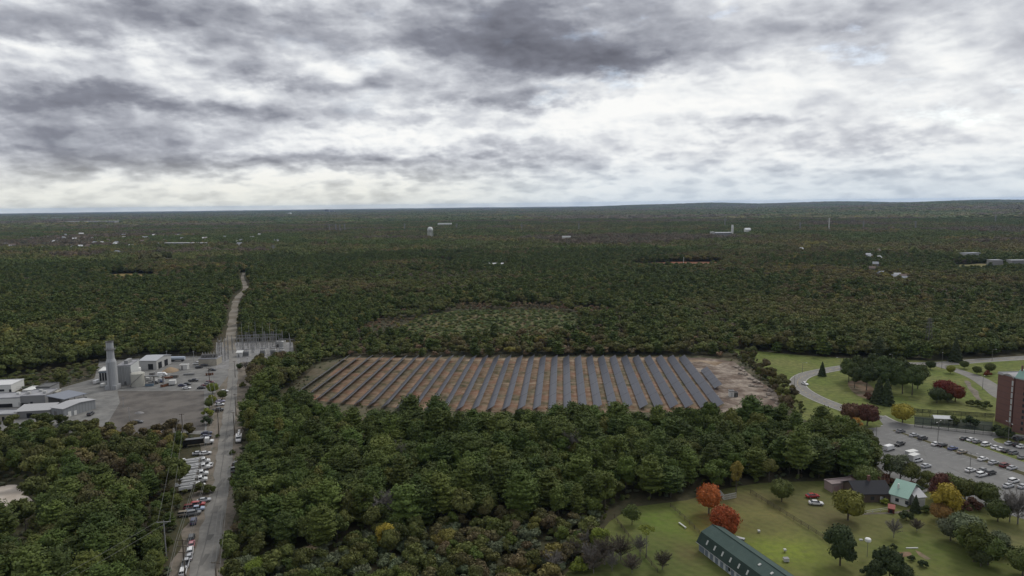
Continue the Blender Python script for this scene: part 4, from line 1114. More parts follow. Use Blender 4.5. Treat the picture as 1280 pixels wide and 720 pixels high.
# small building in the solar field (inverter container)
block('inverter_cabin', 'small white and dark inverter cabin on the bare ground right of the panels', 'cabin', (912, 496.5), (917.5, 496.5), 2.6, 2.8, WHITEW, GREYW, ops=[('F', 1.1, .9, .2, 2.2, PALEW, 'door')], eave=0)
block('dark_transformer_cabinet', 'dark green transformer cabinet touching the white inverter cabin', 'cabinet', (918, 496.5), (922.3, 496.5), 2.2, 2.0, DKCAB if 'DKCAB' in globals() else mat('dark_cabinet', (.03, .04, .035), .6), STEELD, ops=[('F', .9, .7, .2, 1.6, STEELD, 'door')])
g = G(895, 500)
t = thing('scissor_lift', 'grey lift machine parked beside the last long panel row', 'machine', (g.x, g.y, 0), R(20))
MB().box((0, 0, .55), (2.6, 1.3, .6)).part('base', STEELD, t); MB().box((0, 0, 2.0), (2.8, 1.4, .25)).part('platform', PALEW, t)
for a in (-1, 1): MB().tube((-1 * a, 0, .8), (1 * a, 0, 1.9), .08, n=4).part('scissor_arm', STEEL, t)
for x in (-.9, .9):
    for y in (-.65, .65): MB().tube((x, y - .1, .3), (x, y + .1, .3), .3, n=10).part('wheel', DARKV, t)
# canopy behind the court fence
g = G(1178, 529)
t = thing('white_marquee', 'long white marquee on the court between the dark fences', 'canopy', (g.x, g.y, 0), R(-12))
MB().prism([(-1.9, 2.5), (0, 3.5), (1.9, 2.5), (1.9, 2.6), (0, 3.65), (-1.9, 2.6)], -4.2, 4.2, 'X').part('roof', mat('white_canvas', (.62, .63, .64), .8), t)
for x in (-4, 0, 4):
    for y in (-1.8, 1.8): MB().tube((x, y, 0), (x, y, 2.5), .07, n=5).part('post', STEEL, t)

# ---- solar panel rows
def panel_mat():
    m = bpy.data.materials.new('solar_glass'); m.use_nodes = True
    T = NT(m.node_tree); b = m.node_tree.nodes['Principled BSDF']
    P = T.n('ShaderNodeTexCoord').outputs['Object']; s = T.n('ShaderNodeSeparateXYZ'); T.link(P, s.inputs[0])
    fy = T.m('ABSOLUTE', T.m('SUBTRACT', T.m('FRACT', T.m('MULTIPLY', s.outputs[1], 1 / 1.05)), .5))
    fx = T.m('ABSOLUTE', T.m('SUBTRACT', T.m('FRACT', T.m('MULTIPLY', s.outputs[0], 1 / 2.15)), .5))
    ln = T.m('MAXIMUM', T.smooth(fy, .455, .475), T.smooth(fx, .475, .488))
    n = T.noise(P, .06, 3, .6)
    c = T.mix(T.m('MULTIPLY', n, .8), (.036, .039, .056), (.060, .062, .080))
    T.link(T.mix(ln, c, (.10, .10, .11)), b.inputs['Base Color'])
    b.inputs['Roughness'].default_value = .35; b.inputs['Specular IOR Level'].default_value = .38
    return m
PANEL = panel_mat()
NROW = 30
TILT = R(31)
tops = [G(434 + (851.8 - 434) * i / 29, 449.3 - .0 * i) for i in range(NROW)]
b0, b29 = G(366, 500), G(897, 512)
px_p = MB()
ORD = ['first', 'second', 'third', 'fourth', 'fifth', 'sixth', 'seventh', 'eighth', 'ninth', 'tenth', 'eleventh', 'twelfth', 'thirteenth', 'fourteenth', 'fifteenth', 'sixteenth', 'seventeenth',
       'eighteenth', 'nineteenth', 'twentieth', 'twenty-first', 'twenty-second', 'twenty-third', 'twenty-fourth', 'twenty-fifth', 'twenty-sixth', 'twenty-seventh', 'twenty-eighth', 'twenty-ninth', 'thirtieth']
RAMMED = mat('panel_post_steel', (.12, .12, .12), .6, .4)
def solar_row(a, b, label):
    d = b - a; L = d.length; rz = math.atan2(d.y, d.x) - math.pi / 2      # local +Y runs from a to b
    t = thing('solar_panel_row', label, 'solar panels', (a.x, a.y, 0), rz, 'rows of solar panels')
    pm = MB()
    n = 5; seg = L / n
    for k in range(n):      # tables of panels with slim gaps
        pm.box((0, seg * (k + .5), 0), (4.5, seg - .35, .06))
    p = pm.part('panel', PANEL, t); p.location = (0, 0, 2.0); p.rotation_euler = (0, TILT * -1, 0)
    fr = MB()
    for x in (-2.13, 2.13): fr.box((x, L / 2, -.08), (.05, L - .3, .10))
    for k in range(int(L / 4)): fr.box((0, 2 + 4 * k, -.09), (4.2, .08, .10))
    f = fr.part('frame', STEEL, t); f.location = (0, 0, 2.0); f.rotation_euler = (0, TILT * -1, 0)
    MB().tube((0, .3, 1.82), (0, L - .3, 1.82), .09, n=6).part('torque_tube', RAMMED, t)
    pmesh = None
    for k in range(9):
        if pmesh is None: pmesh = MB().box((0, 0, .8), (.16, .16, 2.1)).mesh('post', RAMMED)
        link_obj('post', pmesh, t, (0, 1.5 + (L - 3) * k / 8, 0))
for i in range(NROW):
    top = tops[i]
    by = min(max(b0.y + (b29.y - b0.y) * min(1, i / 9), 0), 400)
    dirv = (G(373, 495.5) - tops[0]).normalized() if i == 0 else None
    # rows are parallel: run them along one direction
    ddx = (b0 - tops[0]); k1 = ddx.x / ddx.y; ddx2 = (b29 - tops[29]); k2 = ddx2.x / ddx2.y; kk = (k1 + k2) / 2
    bot = Vector((top.x + kk * (by - top.y), by, 0))
    where = 'leftmost of all' if i == 0 else ('last long row on the right' if i == 29 else (ORD[i] + ' from the left' if i < 15 else ORD[29 - i] + ' leftward from the last long row'))
    solar_row(bot, top, 'long row of tilted solar panels, ' + where)
solar_row(G(898, 487.5), G(879.5, 464.5), 'single short row of solar panels standing apart right of the long rows')
# stones pushed up along the field edge
STONE = mat('pale_stone', (.30, .26, .22), .9, .2, space='obj', scale=.6, var=(.20, .165, .14))
def rock(px, py, s, label, seed):
    g = G(px, py); b = bmesh.new(); bmesh.ops.create_icosphere(b, subdivisions=2, radius=1)
    for v in b.verts:
        k = 1 + .45 * mnoise.noise(v.co * 1.3 + Vector((seed * 3.1, 0, 0)))
        v.co = Vector((v.co.x * k * s, v.co.y * k * s * .8, v.co.z * k * s * .6))
    me = bpy.data.meshes.new('boulder'); b.to_mesh(me); b.free(); me.materials.append(STONE)
    tag(link_obj('boulder', me, None, (g.x, g.y, s * .3), seed), label, 'boulder', 'boulders at the edge of the solar field')
RK = [(917, 459), (921, 460), (925, 463), (930, 465), (932, 469), (937, 474), (941, 475), (944, 478), (948, 479), (951, 484), (956, 488), (961, 494), (966, 500), (971, 505), (939, 483), (925, 468), (958, 497), (963, 489), (928, 461), (946, 484)]
for i, (a, b) in enumerate(RK): rock(a, b, 1.0 + .9 * ((i * 37) % 10) / 10, 'pale boulder in the line of cleared stones right of the solar field', i)

# ---- substation
INS = mat('insulator_porcelain', (.22, .20, .19), .4, .5)
def gantry(w, h, n_ins):
    t = thing('substation_gantry', None, 'gantry', (0, 0, 0), 0, 'steel gantries of the substation')
    for x in (-w / 2, w / 2):
        mb = MB()
        for a, b in ((-.3, -.3), (.3, -.3), (.3, .3), (-.3, .3)): mb.tube((x + a, b, 0), (x + a * .5, b * .5, h + 2.2), .06, n=4)
        for k in range(int(h / 1.2)):
            s = -1 if k % 2 else 1
            mb.tube((x - .3 * s, -.3, 1.2 * k), (x + .3 * s, -.3, 1.2 * k + 1.2), .045, n=3)
            mb.tube((x - .3 * s, .3, 1.2 * k), (x + .3 * s, .3, 1.2 * k + 1.2), .045, n=3)
        mb.part('post', STEELF, t)
    mb = MB()
    for a, b in ((-.3, 0), (.3, 0), (-.3, .6), (.3, .6)): mb.tube((-w / 2, a, h - .6 + b), (w / 2, a, h - .6 + b), .06, n=4)
    for k in range(int(w / .8)):
        s = 0 if k % 2 else .6
        mb.tube((-w / 2 + .8 * k, -.3, h - .6 + s), (-w / 2 + .8 * k + .8, -.3, h - s), .045, n=3)
    mb.part('beam', STEELF, t)
    for k in range(n_ins):
        x = -w / 2 + w * (k + .5) / n_ins
        MB().lathe([(.05, h - 2.2), (.16, h - 2.0), (.08, h - 1.8), (.16, h - 1.6), (.08, h - 1.4), (.16, h - 1.2), (.05, h - .7)], 6, (x, 0, 0)).part('insulator', INS, t)
    return t
def copy_tree(o, parent=None):
    c = o.copy(); COL.objects.link(c); c.parent = parent
    for ch in o.children: copy_tree(ch, c)
    return c
def setw(o, g, rz): o.location = (g.x, g.y, 0); o.rotation_euler = (0, 0, rz)
gt = gantry(7.5, 8.0, 3)
SG = [(297, 436.5), (307, 436), (317, 435.5), (328, 435), (339, 434.5), (303, 432.5), (314, 432), (325, 431.5), (336, 431), (347, 431), (310, 441.5), (322, 441), (334, 440.5), (345, 440), (356, 437.5), (298, 441.8)]
rowname = lambda y: 'back row' if y < 433.5 else ('middle row' if y < 439 else 'near row')
for i, (a, b) in enumerate(SG):
    o = gt if i == 0 else copy_tree(gt)
    setw(o, G(a, b), R(2)); same = sorted([p for p in SG if rowname(p[1]) == rowname(b)]); k = same.index((a, b))
    o['label'] = 'lattice steel gantry in the %s of the substation, %s from the road' % (rowname(b), ORD[k])
g2 = gantry(5.0, 6.0, 3)
SG2 = [(275, 436), (283, 434), (275, 443.5), (283.5, 443), (275.5, 451), (283.5, 450)]
for i, (a, b) in enumerate(SG2):
    o = g2 if i == 0 else copy_tree(g2)
    setw(o, G(a, b), R(88)); o['label'] = 'small steel gantry left of the road in the %s, %s' % (['far', 'far', 'middle', 'middle', 'near', 'near'][i] + ' pair', 'away from the road' if i % 2 == 0 else 'beside the road')
def transformer():
    t = thing('power_transformer', None, 'transformer', (0, 0, 0), 0, 'transformers in the substation')
    MB().box((0, 0, 2.0), (3.6, 2.2, 3.0)).part('tank', PALEW, t)
    for y in (-1.55, 1.55):
        rb = MB()
        for k in range(7): rb.box((-1.5 + k * .5, y, 1.9), (.12, .8, 2.4))
        rb.part('radiator', STEEL, t)
    MB().tube((-1.6, .6, 4.4), (1.4, .6, 4.4), .42, n=10).part('conservator', STEEL, t)
    MB().box((0, 0, .25), (4.6, 4.4, .5)).part('plinth', CONC, t)
    for k in range(3): MB().lathe([(.22, 3.5), (.12, 3.9), (.22, 4.2), (.1, 4.6), (.05, 5.4)], 6, (-1.1 + 1.1 * k, -.5, 0)).part('bushing', INS, t)
    return t
tr0 = transformer()
for i, (a, b) in enumerate([(309, 445), (329, 443.5), (342, 443), (352, 443.5)]):
    o = tr0 if i == 0 else copy_tree(tr0); setw(o, G(a, b), R(3)); o['label'] = 'grey finned transformer in the substation, %s from the control hut' % ORD[i]
block('control_hut', 'small white control hut at the roadside corner of the substation', 'hut', (296, 446.5), (303, 446.3), 5, 3.0, WHITEW, mat('white_roof', (.6, .6, .6)), 'gable', .9, ops=[('F', 1.2, .9, 0, 2, GREYW, 'door')])
block('relay_building', 'pale grey relay building at the right end of the substation', 'building', (344, 434), (354, 434), 5, 3.4, PALEW, PALEW, ops=[('F', 2, 1, 0, 2.1, DARKV, 'door')])
for i, (a, b, h) in enumerate([(303, 428.5, 15), (312, 430, 14), (320, 429, 16), (329, 429, 15), (338, 428.5, 15), (346, 430, 13), (318, 438, 12), (332, 437, 12)]):
    g = G(a, b); t = thing('lightning_mast', 'thin pale lightning mast in the substation, %s from the road' % ORD[i], 'mast', (g.x, g.y, 0), 0, 'lightning masts')
    MB().tube((0, 0, 0), (0, 0, h), .22, .06, 6).part('shaft', STEEL, t); MB().tube((0, 0, h), (0, 0, h + 1.5), .05, .02, 4).part('spike', STEEL, t)

# ---- poles and cables
WOODP = mat('pole_wood', (.10, .082, .065), .9, .1); CABLE = mat('cable', (.17, .17, .165), .6)
def upole(g, h, label, arms=((.0, 2.4),), rz=0.0, m=WOODP, ins=True, r=.17):
    t = thing('utility_pole', label, 'utility pole', (g.x, g.y, 0), rz, 'utility poles')
    MB().tube((0, 0, -.3), (0, 0, h), r * 1.3, r * .8, 8).part('shaft', m, t)
    for dz_, w in arms:
        a = MB().box((0, 0, h - .35 - dz_), (w, .14, .16)).part('crossarm', m, t)
        for k in range(3 if ins else 0):
            MB().tube((-w / 2 + .1 + (w - .2) * k / 2, 0, h - .27 - dz_), (-w / 2 + .1 + (w - .2) * k / 2, 0, h + .05 - dz_), .07, n=6).part('insulator', INS, a)
    return t
def cable(pts, label, r=.035, sag=1.1):
    out = []
    for a, b in zip(pts[:-1], pts[1:]):
        a, b = Vector(a), Vector(b); n = 10; s = sag * min(1.0, (b - a).length / 60)
        for k in range(n):
            t = k / n; p = a.lerp(b, t); p.z -= 4 * s * t * (1 - t); out.append(p)
    out.append(Vector(pts[-1]))
    tag(MB().poly(out, r, 4).part('overhead_cable', CABLE), label, 'cable', 'overhead cables')
def top_at(px, py, h): g = G(px, py, h); return Vector((g.x, g.y, 0))
PL = [top_at(228, 674, 13.5), top_at(271.6, 511, 12.5), G(262, 479), G(275, 446)]
PLH = [13.5, 12.5, 9, 10]
PLL = ['tall wooden pole with three crossarms above the parked cars at the bottom', 'tall wooden pole on the left verge near the dark packed lot', 'wooden pole beside the row of four dark cars in the plant', 'wooden pole at the left side of the substation']
back = PL[0] + (PL[0] - PL[1]) * .55
for i, p in enumerate(PL): upole(p, PLH[i], PLL[i], arms=((0, 3.6), (1.7, 3.2), (3.4, 2.8)) if i == 0 else ((0, 2.6), (1.4, 2.2)), rz=R(-8))
for j, off in enumerate((-1.7, 1.6)):
    for lvl in range(2):
        pts = [(back.x + off, back.y, 13.0 - lvl * 1.7)] + [(p.x + off * (1 if i == 0 else .7), p.y, h - .1 - lvl * (1.7 if i == 0 else 1.4)) for i, (p, h) in enumerate(zip(PL, PLH))]
        cable(pts, '%s %s cable of the line along the left side of the road' % (['upper', 'lower'][lvl], ['left', 'right'][j]))
PR = [top_at(269, 702, 11), top_at(291.4, 515, 10.5), G(295.2, 520), G(294, 472)]
PRH = [11, 10.5, 11, 10]
PRL = ['wooden pole with one crossarm at the right kerb near the bottom', 'wooden pole on the right verge above the white bucket truck', 'wooden pole beside the bare dirt clearing right of the road', 'wooden pole on the right verge below the substation']
back = PR[0] + (PR[0] - PR[1]) * .5
for i, p in enumerate(PR): upole(p, PRH[i], PRL[i], arms=((0, 2.8),) if i == 0 else ((0, 1.8),), rz=R(-6))
for j, off in enumerate((-1.2, 0.1, 1.3)):
    cable([(back.x + off, back.y, 10.8)] + [(p.x + off * (1 if i == 0 else .6), p.y, h - .1) for i, (p, h) in enumerate(zip(PR, PRH))], '%s cable of the line along the right side of the road' % ['left', 'middle', 'right'][j])
p3_ = top_at(204.5, 651, 11.5); upole(p3_, 11.5, 'pale pole with a long crossarm among the trees left of the parked cars', arms=((0, 3.8),), rz=R(10), m=STEEL)
q3 = p3_ + Vector((-28, -75, 0)); r3 = G(229, 548)
for off in (-1.7, 1.7): cable([(q3.x + off, q3.y, 11), (p3_.x + off, p3_.y, 11.4), (r3.x + off * .7, r3.y, 11)], '%s thin cable through the trees left of the parked cars' % ('left' if off < 0 else 'right'))
upole(r3, 11.2, 'pole at the corner of the dark packed lot among bushes', arms=((0, 2.4),), rz=R(10))
# leaning mast and poles by the substation
g = G(364, 432.5); t = thing('leaning_mast', 'pale leaning mast at the right end of the substation', 'mast', (g.x, g.y, 0))
MB().tube((0, 0, 0), (-1.2, 0, 9.5), .28, .16, 7).part('shaft', STEEL, t); MB().box((.5, 0, 4.8), (2.6, .2, .25)).part('crossarm', STEEL, t)
upole(G(346.6, 446), 8.0, 'short dark pole at the tree edge in front of the substation', arms=((0, 1.6),))
for i, (a, b, h, lb) in enumerate([(209, 452.5, 7.5, 'thin pole at the back fence behind the sand heap'), (243, 460, 11, 'pole left of the tan switchgear enclosure'), (154.5, 508.5, 5, 'short pale pole at the left edge of the dark packed lot'),
                                   (162.5, 531, 8.5, 'thin pole at the near edge of the dark packed lot')]):
    upole(G(a, b), h, lb, arms=((0, 1.2),), m=STEEL, ins=False, r=.12)
def lamp(px, py, h, label, arm=1.8, rz=0.0, double=False):
    g = G(px, py); t = thing('street_lamp', label, 'street lamp', (g.x, g.y, 0), rz, 'street lamps')
    MB().tube((0, 0, 0), (0, 0, h), .13, .08, 7).part('post', mat('lamp_post_metal', (.16, .155, .145), .6, .4), t)
    for s in ((1, -1) if double else (1,)):
        a = MB().poly([(0, 0, h - .1), (arm * .5 * s, 0, h + .25), (arm * s, 0, h + .3)], .06, 5).part('arm', MATS['lamp_post_metal'], t)
        MB().box((arm * s + .3 * s, 0, h + .28), (.8, .32, .16)).part('lamp_head', PALEW, a)
LP = [(1094.5, 558, 8.5, 'street lamp at the left corner of the car park'), (1172, 552.5, 8.5, 'tall street lamp on the median beside the white and black cars'), (1260, 552.5, 8, 'street lamp on the oval island'),
      (1212, 592.5, 8, 'street lamp rising behind the white car in the middle of the lot'), (1050.5, 461, 6.5, 'street lamp on the upper drive right of the lone spruce'), (1115, 455, 6, 'street lamp by the upper drive above the pine clump'),
      (1177, 461, 10, 'tallest street lamp at the fork of the drives'), (993, 483, 6, 'street lamp left of the curve with the white car'), (1003, 466, 6, 'street lamp at the top of the left curve'),
      (1240, 451, 7, 'street lamp on the far drive at the right'), (1228, 487, 7, 'thin street lamp beside the lower drive left of the brick tower'), (56, 488, 4.5, 'pale yard lamp at the back of the left works')]
for i, a in enumerate(LP): lamp(*a, rz=R(40 * i), double=(i in (1, 2, 3)))
# distant single objects at the house
g = top_at(1085, 675, 5.0)
t = thing('martin_house', 'white drum shaped bird house on a thin pole above the lawn', 'bird house', (g.x, g.y, 0))
MB().tube((0, 0, 0), (0, 0, 4.6), .07, n=6).part('pole', STEELD, t)
MB().lathe([(.75, 4.55), (.82, 4.7), (.82, 5.3), (.65, 5.5), (.1, 5.7)], 12).part('drum', mat('bright_white', (.75, .75, .73), .7), t)
MB().box((-2.0, 0, 5.1), (.9, .5, .35)).part('side_perch', PALEW, t); MB().tube((-2.0, 0, 5), (-1.1, 0, 4.9), .05, n=5).part('bracket', STEELD, t)

# ---- far things
def faraway(px, py, rad): return keep(px, py, rad)
g = faraway(538, 298.5, 42)
t = thing('water_tower', 'white water tower with a round tank on legs above the woods', 'water tower', (g.x, g.y, 0))
WT = mat('water_tower_paint', (.62, .63, .62), .5, .3)
MB().lathe([(1.0, 21), (5.6, 22.5), (7.8, 26), (8.2, 29.5), (6.4, 33.5), (3, 35.4), (.3, 36)], 28).part('tank', WT, t, smooth=True)
MB().tube((0, 0, 0), (0, 0, 22), 1.3, n=14).part('riser', WT, t)
for k in range(6):
    a = k * 1.047; MB().tube((8.4 * math.cos(a), 8.4 * math.sin(a), 0), (7.3 * math.cos(a), 7.3 * math.sin(a), 26), .65, n=8).part('leg', WT, t)
MB().lathe([(7.8, 26), (9.2, 26), (9.2, 27.1), (9.0, 27.1), (9.0, 26.2), (7.8, 26.2)], 28).part('walkway', WT, t)
def farhouse(px, py, w, d, h, wallm, roofm, label, name='distant_house', cat='house', rz=None, group=None, rise=None, zb=0.0):
    g = keep(px, py, min(max(w, d) * .6 + 5, 200))
    z = hill(g.x, g.y)
    t = thing(name, label, cat, (g.x, g.y, z + zb), random.uniform(-.5, .5) if rz is None else rz, group)
    MB().box((0, 0, h / 2), (w, d, h)).part('wall', wallm, t)
    if rise: MB().prism([(-d / 2 - .6, h - .1), (0, h + rise), (d / 2 + .6, h - .1)], -w / 2 - .5, w / 2 + .5, 'X').part('roof', roofm, t)
    else: MB().box((0, 0, h + .25), (w + .6, d + .6, .5)).part('roof', roofm, t)
    return t
FW = mat('far_white_wall', (.62, .62, .60), .8); FW2 = mat('far_pale_wall', (.24, .24, .24), .8); FR2 = mat('far_pale_roof', (.46, .47, .48), .8); FR = mat('far_grey_roof', (.30, .31, .33), .8); FRW = mat('far_white_roof', (.66, .67, .68), .8); FRB = mat('far_brown_roof', (.16, .12, .10), .8)
WINM = GLASS
farhouse(620, 335, 24, 22, 6.8, FW, FR2, 'lone white roofed building in a clearing of the woods', 'white_building', 'building', 0)
farhouse(556, 284, 60, 40, 17, FW, FRW, 'pale distant building right of the water tower', 'distant_building', 'building', 0)
farhouse(708, 302, 22, 16, 14, FW, FRW, 'small white distant building right of centre', 'distant_building', 'building', 0)
farhouse(115, 280.5, 330, 50, 15, FW2, FRW, 'very long white distant warehouse at the left', 'distant_warehouse', 'warehouse', 0)
farhouse(72, 274.2, 460, 60, 17, FW2, FRW, 'faint white strip of a warehouse farthest left', 'distant_warehouse', 'warehouse', 0)
farhouse(101, 271.5, 180, 60, 18, FW2, FRW, 'short pale distant warehouse behind the very long one', 'distant_warehouse', 'warehouse', 0)
for i, (a, w) in enumerate([(212, 24), (222, 20), (230, 34), (243, 22), (253, 26)]):
    farhouse(a, 309.5, w * .8, 12, 12.2, FW2, FRW, 'white roofed block in the row of five at the left woods, %s from the left' % ORD[i], 'distant_block', 'building', 0, 'row of white roofed blocks')
HS = [(8, 305), (13, 308), (38, 303), (36, 300), (68, 301.5), (84, 307), (92, 309), (101, 308), (109, 308.5), (119, 303), (128, 303), (131, 300.5), (146, 303), (164, 307.5), (241, 292), (147, 316), (56, 310), (178, 301), (196, 305)]
for i, (a, b) in enumerate(HS):
    farhouse(a, b + 4.5, 9, 8, 9.5, FW2, [FR, FRW, FRB][i % 3], 'small pale house among the distant trees of the left suburb', group='houses of the left suburb', rise=3.5)
HR = [(1087, 321), (1098, 322.5), (1090, 337), (1101, 344), (1121, 346.5), (1128, 348), (1131, 351), (1085, 319), (1097, 313), (1094, 331), (1001, 311), (1146, 312), (1118, 349)]
for i, (a, b) in enumerate(HR):
    farhouse(a, b + 5, 7.0, 7, 7.6, FW2, [FR, FR2, FRB][i % 3], 'small pale house half hidden in the distant trees at the right', group='houses at the right', rise=3)
farhouse(1212, 323, 30, 14, 9.2, PALEW, ROOFB, 'pale blue roofed building deep in the trees at the right', 'distant_building', 'building', R(14))
farhouse(1243, 333, 16, 12, 9.5, FW2, FR, 'low white roof left of the two near the right edge', 'distant_building', 'building', 0)
farhouse(1271, 333.5, 24, 12, 9.8, FW2, FR, 'long white roof at the right edge in the trees', 'distant_building', 'building', 0)
# white school with a tower
g = keep(902, 297, 40)
t = thing('white_college', 'white college building with a tall slim white tower', 'building', (g.x, g.y, 0))
MB().box((0, 0, 6.5), (58, 16, 13)).part('wall', GREYW, t); MB().box((-27, -2, 8.5), (9, 18, 17)).part('left_wing', PALEW, t)
MB().prism([(-9, 13), (0, 16), (9, 13)], -29, 29, 'X').part('roof', FR, t)
MB().box((28, -6, 14), (5, 5, 28)).part('tower', FW, t); MB().prism([(-8.8, 28), (-6, 36), (-3.2, 28)], 25.2, 30.8, 'X').part('tower_roof', FW, t)
for k in range(10): MB().box((-20 + k * 5, -8.1, 12), (2.2, .3, 3)).part('window', GLASS, t)
farhouse(934, 293.5, 16, 14, 16, FW, FRW, 'tiny white house right of the college', rise=5)
# pylons
def pylon(px, py, h, label, m=STEEL, w=7, tk=1.0):
    g = keep(px, py, 14 if py < 400 else 3); z = hill(g.x, g.y)
    t = thing('pylon', label, 'pylon', (g.x, g.y, z), R(random.uniform(-20, 20)), 'distant pylons')
    mb = MB()
    for a, b in ((-1, -1), (1, -1), (1, 1), (-1, 1)): mb.tube((a * w / 2 * .6, b * w / 2 * .6, 0), (a * .5, b * .5, h), .45 * tk, n=4)
    n = 7
    for k in range(n):
        z0, z1 = h * k / n, h * (k + 1) / n; r0 = w * .3 * (1 - k / n) + .5 * k / n; r1 = w * .3 * (1 - (k + 1) / n) + .5 * (k + 1) / n
        for s in (-1, 1):
            mb.tube((-r0, r0 * s, z0), (r1, r1 * s, z1), .22 * tk, n=3); mb.tube((r0, r0 * s, z0), (-r1, r1 * s, z1), .22 * tk, n=3)
    mb.part('tower', m, t)
    for zz, ww in ((h * .72, 14 * min(1, tk * 1.6)), (h * .85, 12 * min(1, tk * 1.6)), (h * .96, 9 * min(1, tk * 1.6))): MB().prism([(-ww / 2, zz), (0, zz - .5 * tk), (ww / 2, zz), (0, zz + 1.2 * tk)], -.4 * tk, .4 * tk, 'Y').part('crossarm', m, t)
PY = [(1036, 289, 44, 'brightest white pylon rising above the distant woods'), (1079, 290, 36, 'faint pylon right of the brightest one'), (1144, 290, 34, 'faint pylon far right of the brightest one'), (1244, 281, 36, 'pylon on the wooded ridge near the right edge'),
      (1000, 290, 32, 'faint pylon left of the brightest one'), (906, 284.5, 38, 'faint pylon behind the college'), (723.5, 290.5, 34, 'pylon right of centre beyond the woods'), (652, 290.5, 32, 'pylon in the middle distance at the centre'),
      (506, 290.5, 34, 'pylon left of the water tower'), (571, 289, 30, 'faint pylon right of the water tower'), (412, 291, 32, 'leftmost pylon of the cluster of four'), (420, 290, 32, 'second pylon of the cluster of four'),
      (425, 291, 32, 'third pylon of the cluster of four'), (431, 290, 32, 'rightmost pylon of the cluster of four'), (342, 318, 20, 'short pylon beside the far end of the sandy trail')]
for i, a in enumerate(PY): pylon(*a, m=FW if i == 0 else STEELF)
pylon(1160, 438, 22, 'lattice pylon among brown trees above the hospital drive', m=STEELD, w=6, tk=.32)
g = G(856, 333)
t = thing('white_mast_truck', 'tiny white vehicle with a mast in the clay clearing', 'vehicle', (g.x, g.y, 0))
MB().box((0, 0, 1.6), (9, 3, 2.6)).part('body', FW, t); MB().tube((-2, 0, 2.8), (-2, 0, 15), .45, .25, 6).part('mast', FW, t)
for x in (-3, 3):
    for y in (-1.3, 1.3): MB().tube((x, y - .2, .5), (x, y + .2, .5), .5, n=10).part('wheel', DARKV, t)
g_ = random.Random(4)
for i in range(34):
    a = g_.uniform(0, 350); b = g_.choice([g_.uniform(293, 300), g_.uniform(299, 311)])
    farhouse(a, b + 3, g_.uniform(7, 14), 8, g_.uniform(9.5, 12), FW if i % 3 == 0 else FW2, [FR, FRW, FRB][i % 3], 'tiny pale house scattered in the distant left woods', group='scattered far houses', rise=3)
# things on the skyline
def skyline(px, top, base_d, w, d, label, name, cat, m, parts=1):
    """stands base_d metres off, its top at photograph row 'top'"""
    dr = ray(px, top); k = base_d / math.hypot(dr.x, dr.y); x, y = dr.x * k, dr.y * k; zt = CAM_H + dr.z * k; z0 = hill(x, y) - 5
    t = thing(name, label, cat, (x, y, z0)); KEEP.append(((x, y), w * .7))
    h = zt - z0
    MB().box((0, 0, h / 2), (w, d, h)).part('block', m, t)
    if parts > 1: MB().box((-w * .15, 0, h * .8), (w * .35, d, h * .6)).part('tower', m, t)
    MB().box((w * .1, 0, h + 2), (w * .3, d * .5, 4)).part('roof_house', m, t)
SKM = mat('far_building', (.16, .16, .17), .8)
skyline(409, 262.0, 11800, 70, 60, 'small dark block with a tower on the skyline at the left centre', 'skyline_building', 'building', SKM, 2)
skyline(414, 263.2, 11900, 110, 60, 'long low dark block beside the skyline tower', 'skyline_building', 'building', SKM)
skyline(609, 259.6, 12500, 120, 60, 'faint pale block on the skyline at the centre', 'skyline_building', 'building', mat('far_building_pale', (.3, .31, .33), .8))
skyline(362, 266.0, 9000, 34, 40, 'tiny white tower just below the skyline left of centre', 'skyline_building', 'building', FW)
# ================================================================== VEHICLES
TYRE = mat('tyre_rubber', (.018, .018, .018), .85); CARGLASS = mat('car_glass', (.018, .021, .026), .12, .6); LIGHTG = mat('lamp_lens', (.55, .55, .52), .3)
REDG = mat('tail_lens', (.25, .02, .02), .3)
def paint(n, c):
    k = 'paint_' + n
    if k in MATS: return MATS[k]
    m = bpy.data.materials.new(k); m.use_nodes = True; b = m.node_tree.nodes['Principled BSDF']; T = NT(m.node_tree)
    P = T.n('ShaderNodeTexCoord').outputs['Object']; nn = T.noise(P, 1.2, 3, .6)
    T.link(T.mix(T.m('MULTIPLY', nn, .3), c, tuple(v * .8 for v in c)), b.inputs['Base Color'])
    b.inputs['Roughness'].default_value = .32; b.inputs['Coat Weight'].default_value = .4; MATS[k] = m; return m
PC = {'white': (.70, .70, .70), 'silver': (.42, .43, .45), 'grey': (.16, .165, .175), 'dark': (.045, .047, .052), 'black': (.015, .015, .018), 'blue': (.05, .075, .19), 'navy': (.025, .03, .08),
      'red': (.34, .02, .025), 'darkred': (.14, .018, .02), 'pink': (.42, .15, .17), 'paleblue': (.30, .36, .48), 'gold': (.24, .20, .15), 'lilac': (.42, .40, .52)}
def loft(st):
    mb = MB(); vs = []
    for (x, zl, zt, w) in st:
        vs += [(x, -w, zl + .18), (x, -w, zt - .14), (x, -w * .86, zt), (x, w * .86, zt), (x, w, zt - .14), (x, w, zl + .18), (x, w * .88, zl), (x, -w * .88, zl)]
    n = len(st)
    fs = [(8 * k + i, 8 * k + (i + 1) % 8, 8 * (k + 1) + (i + 1) % 8, 8 * (k + 1) + i) for k in range(n - 1) for i in range(8)]
    fs += [tuple(range(7, -1, -1)), tuple(range(8 * (n - 1), 8 * n))]
    return mb.add(vs, fs)
def cabin(x0, x1, x2, x3, z0, z1, w0, w1):
    return MB().add([(x0, -w0, z0), (x3, -w0, z0), (x3, w0, z0), (x0, w0, z0), (x1, -w1, z1), (x2, -w1, z1), (x2, w1, z1), (x1, w1, z1)],
                    [(3, 2, 1, 0), (4, 5, 6, 7), (0, 1, 5, 4), (1, 2, 6, 5), (2, 3, 7, 6), (3, 0, 4, 7)])
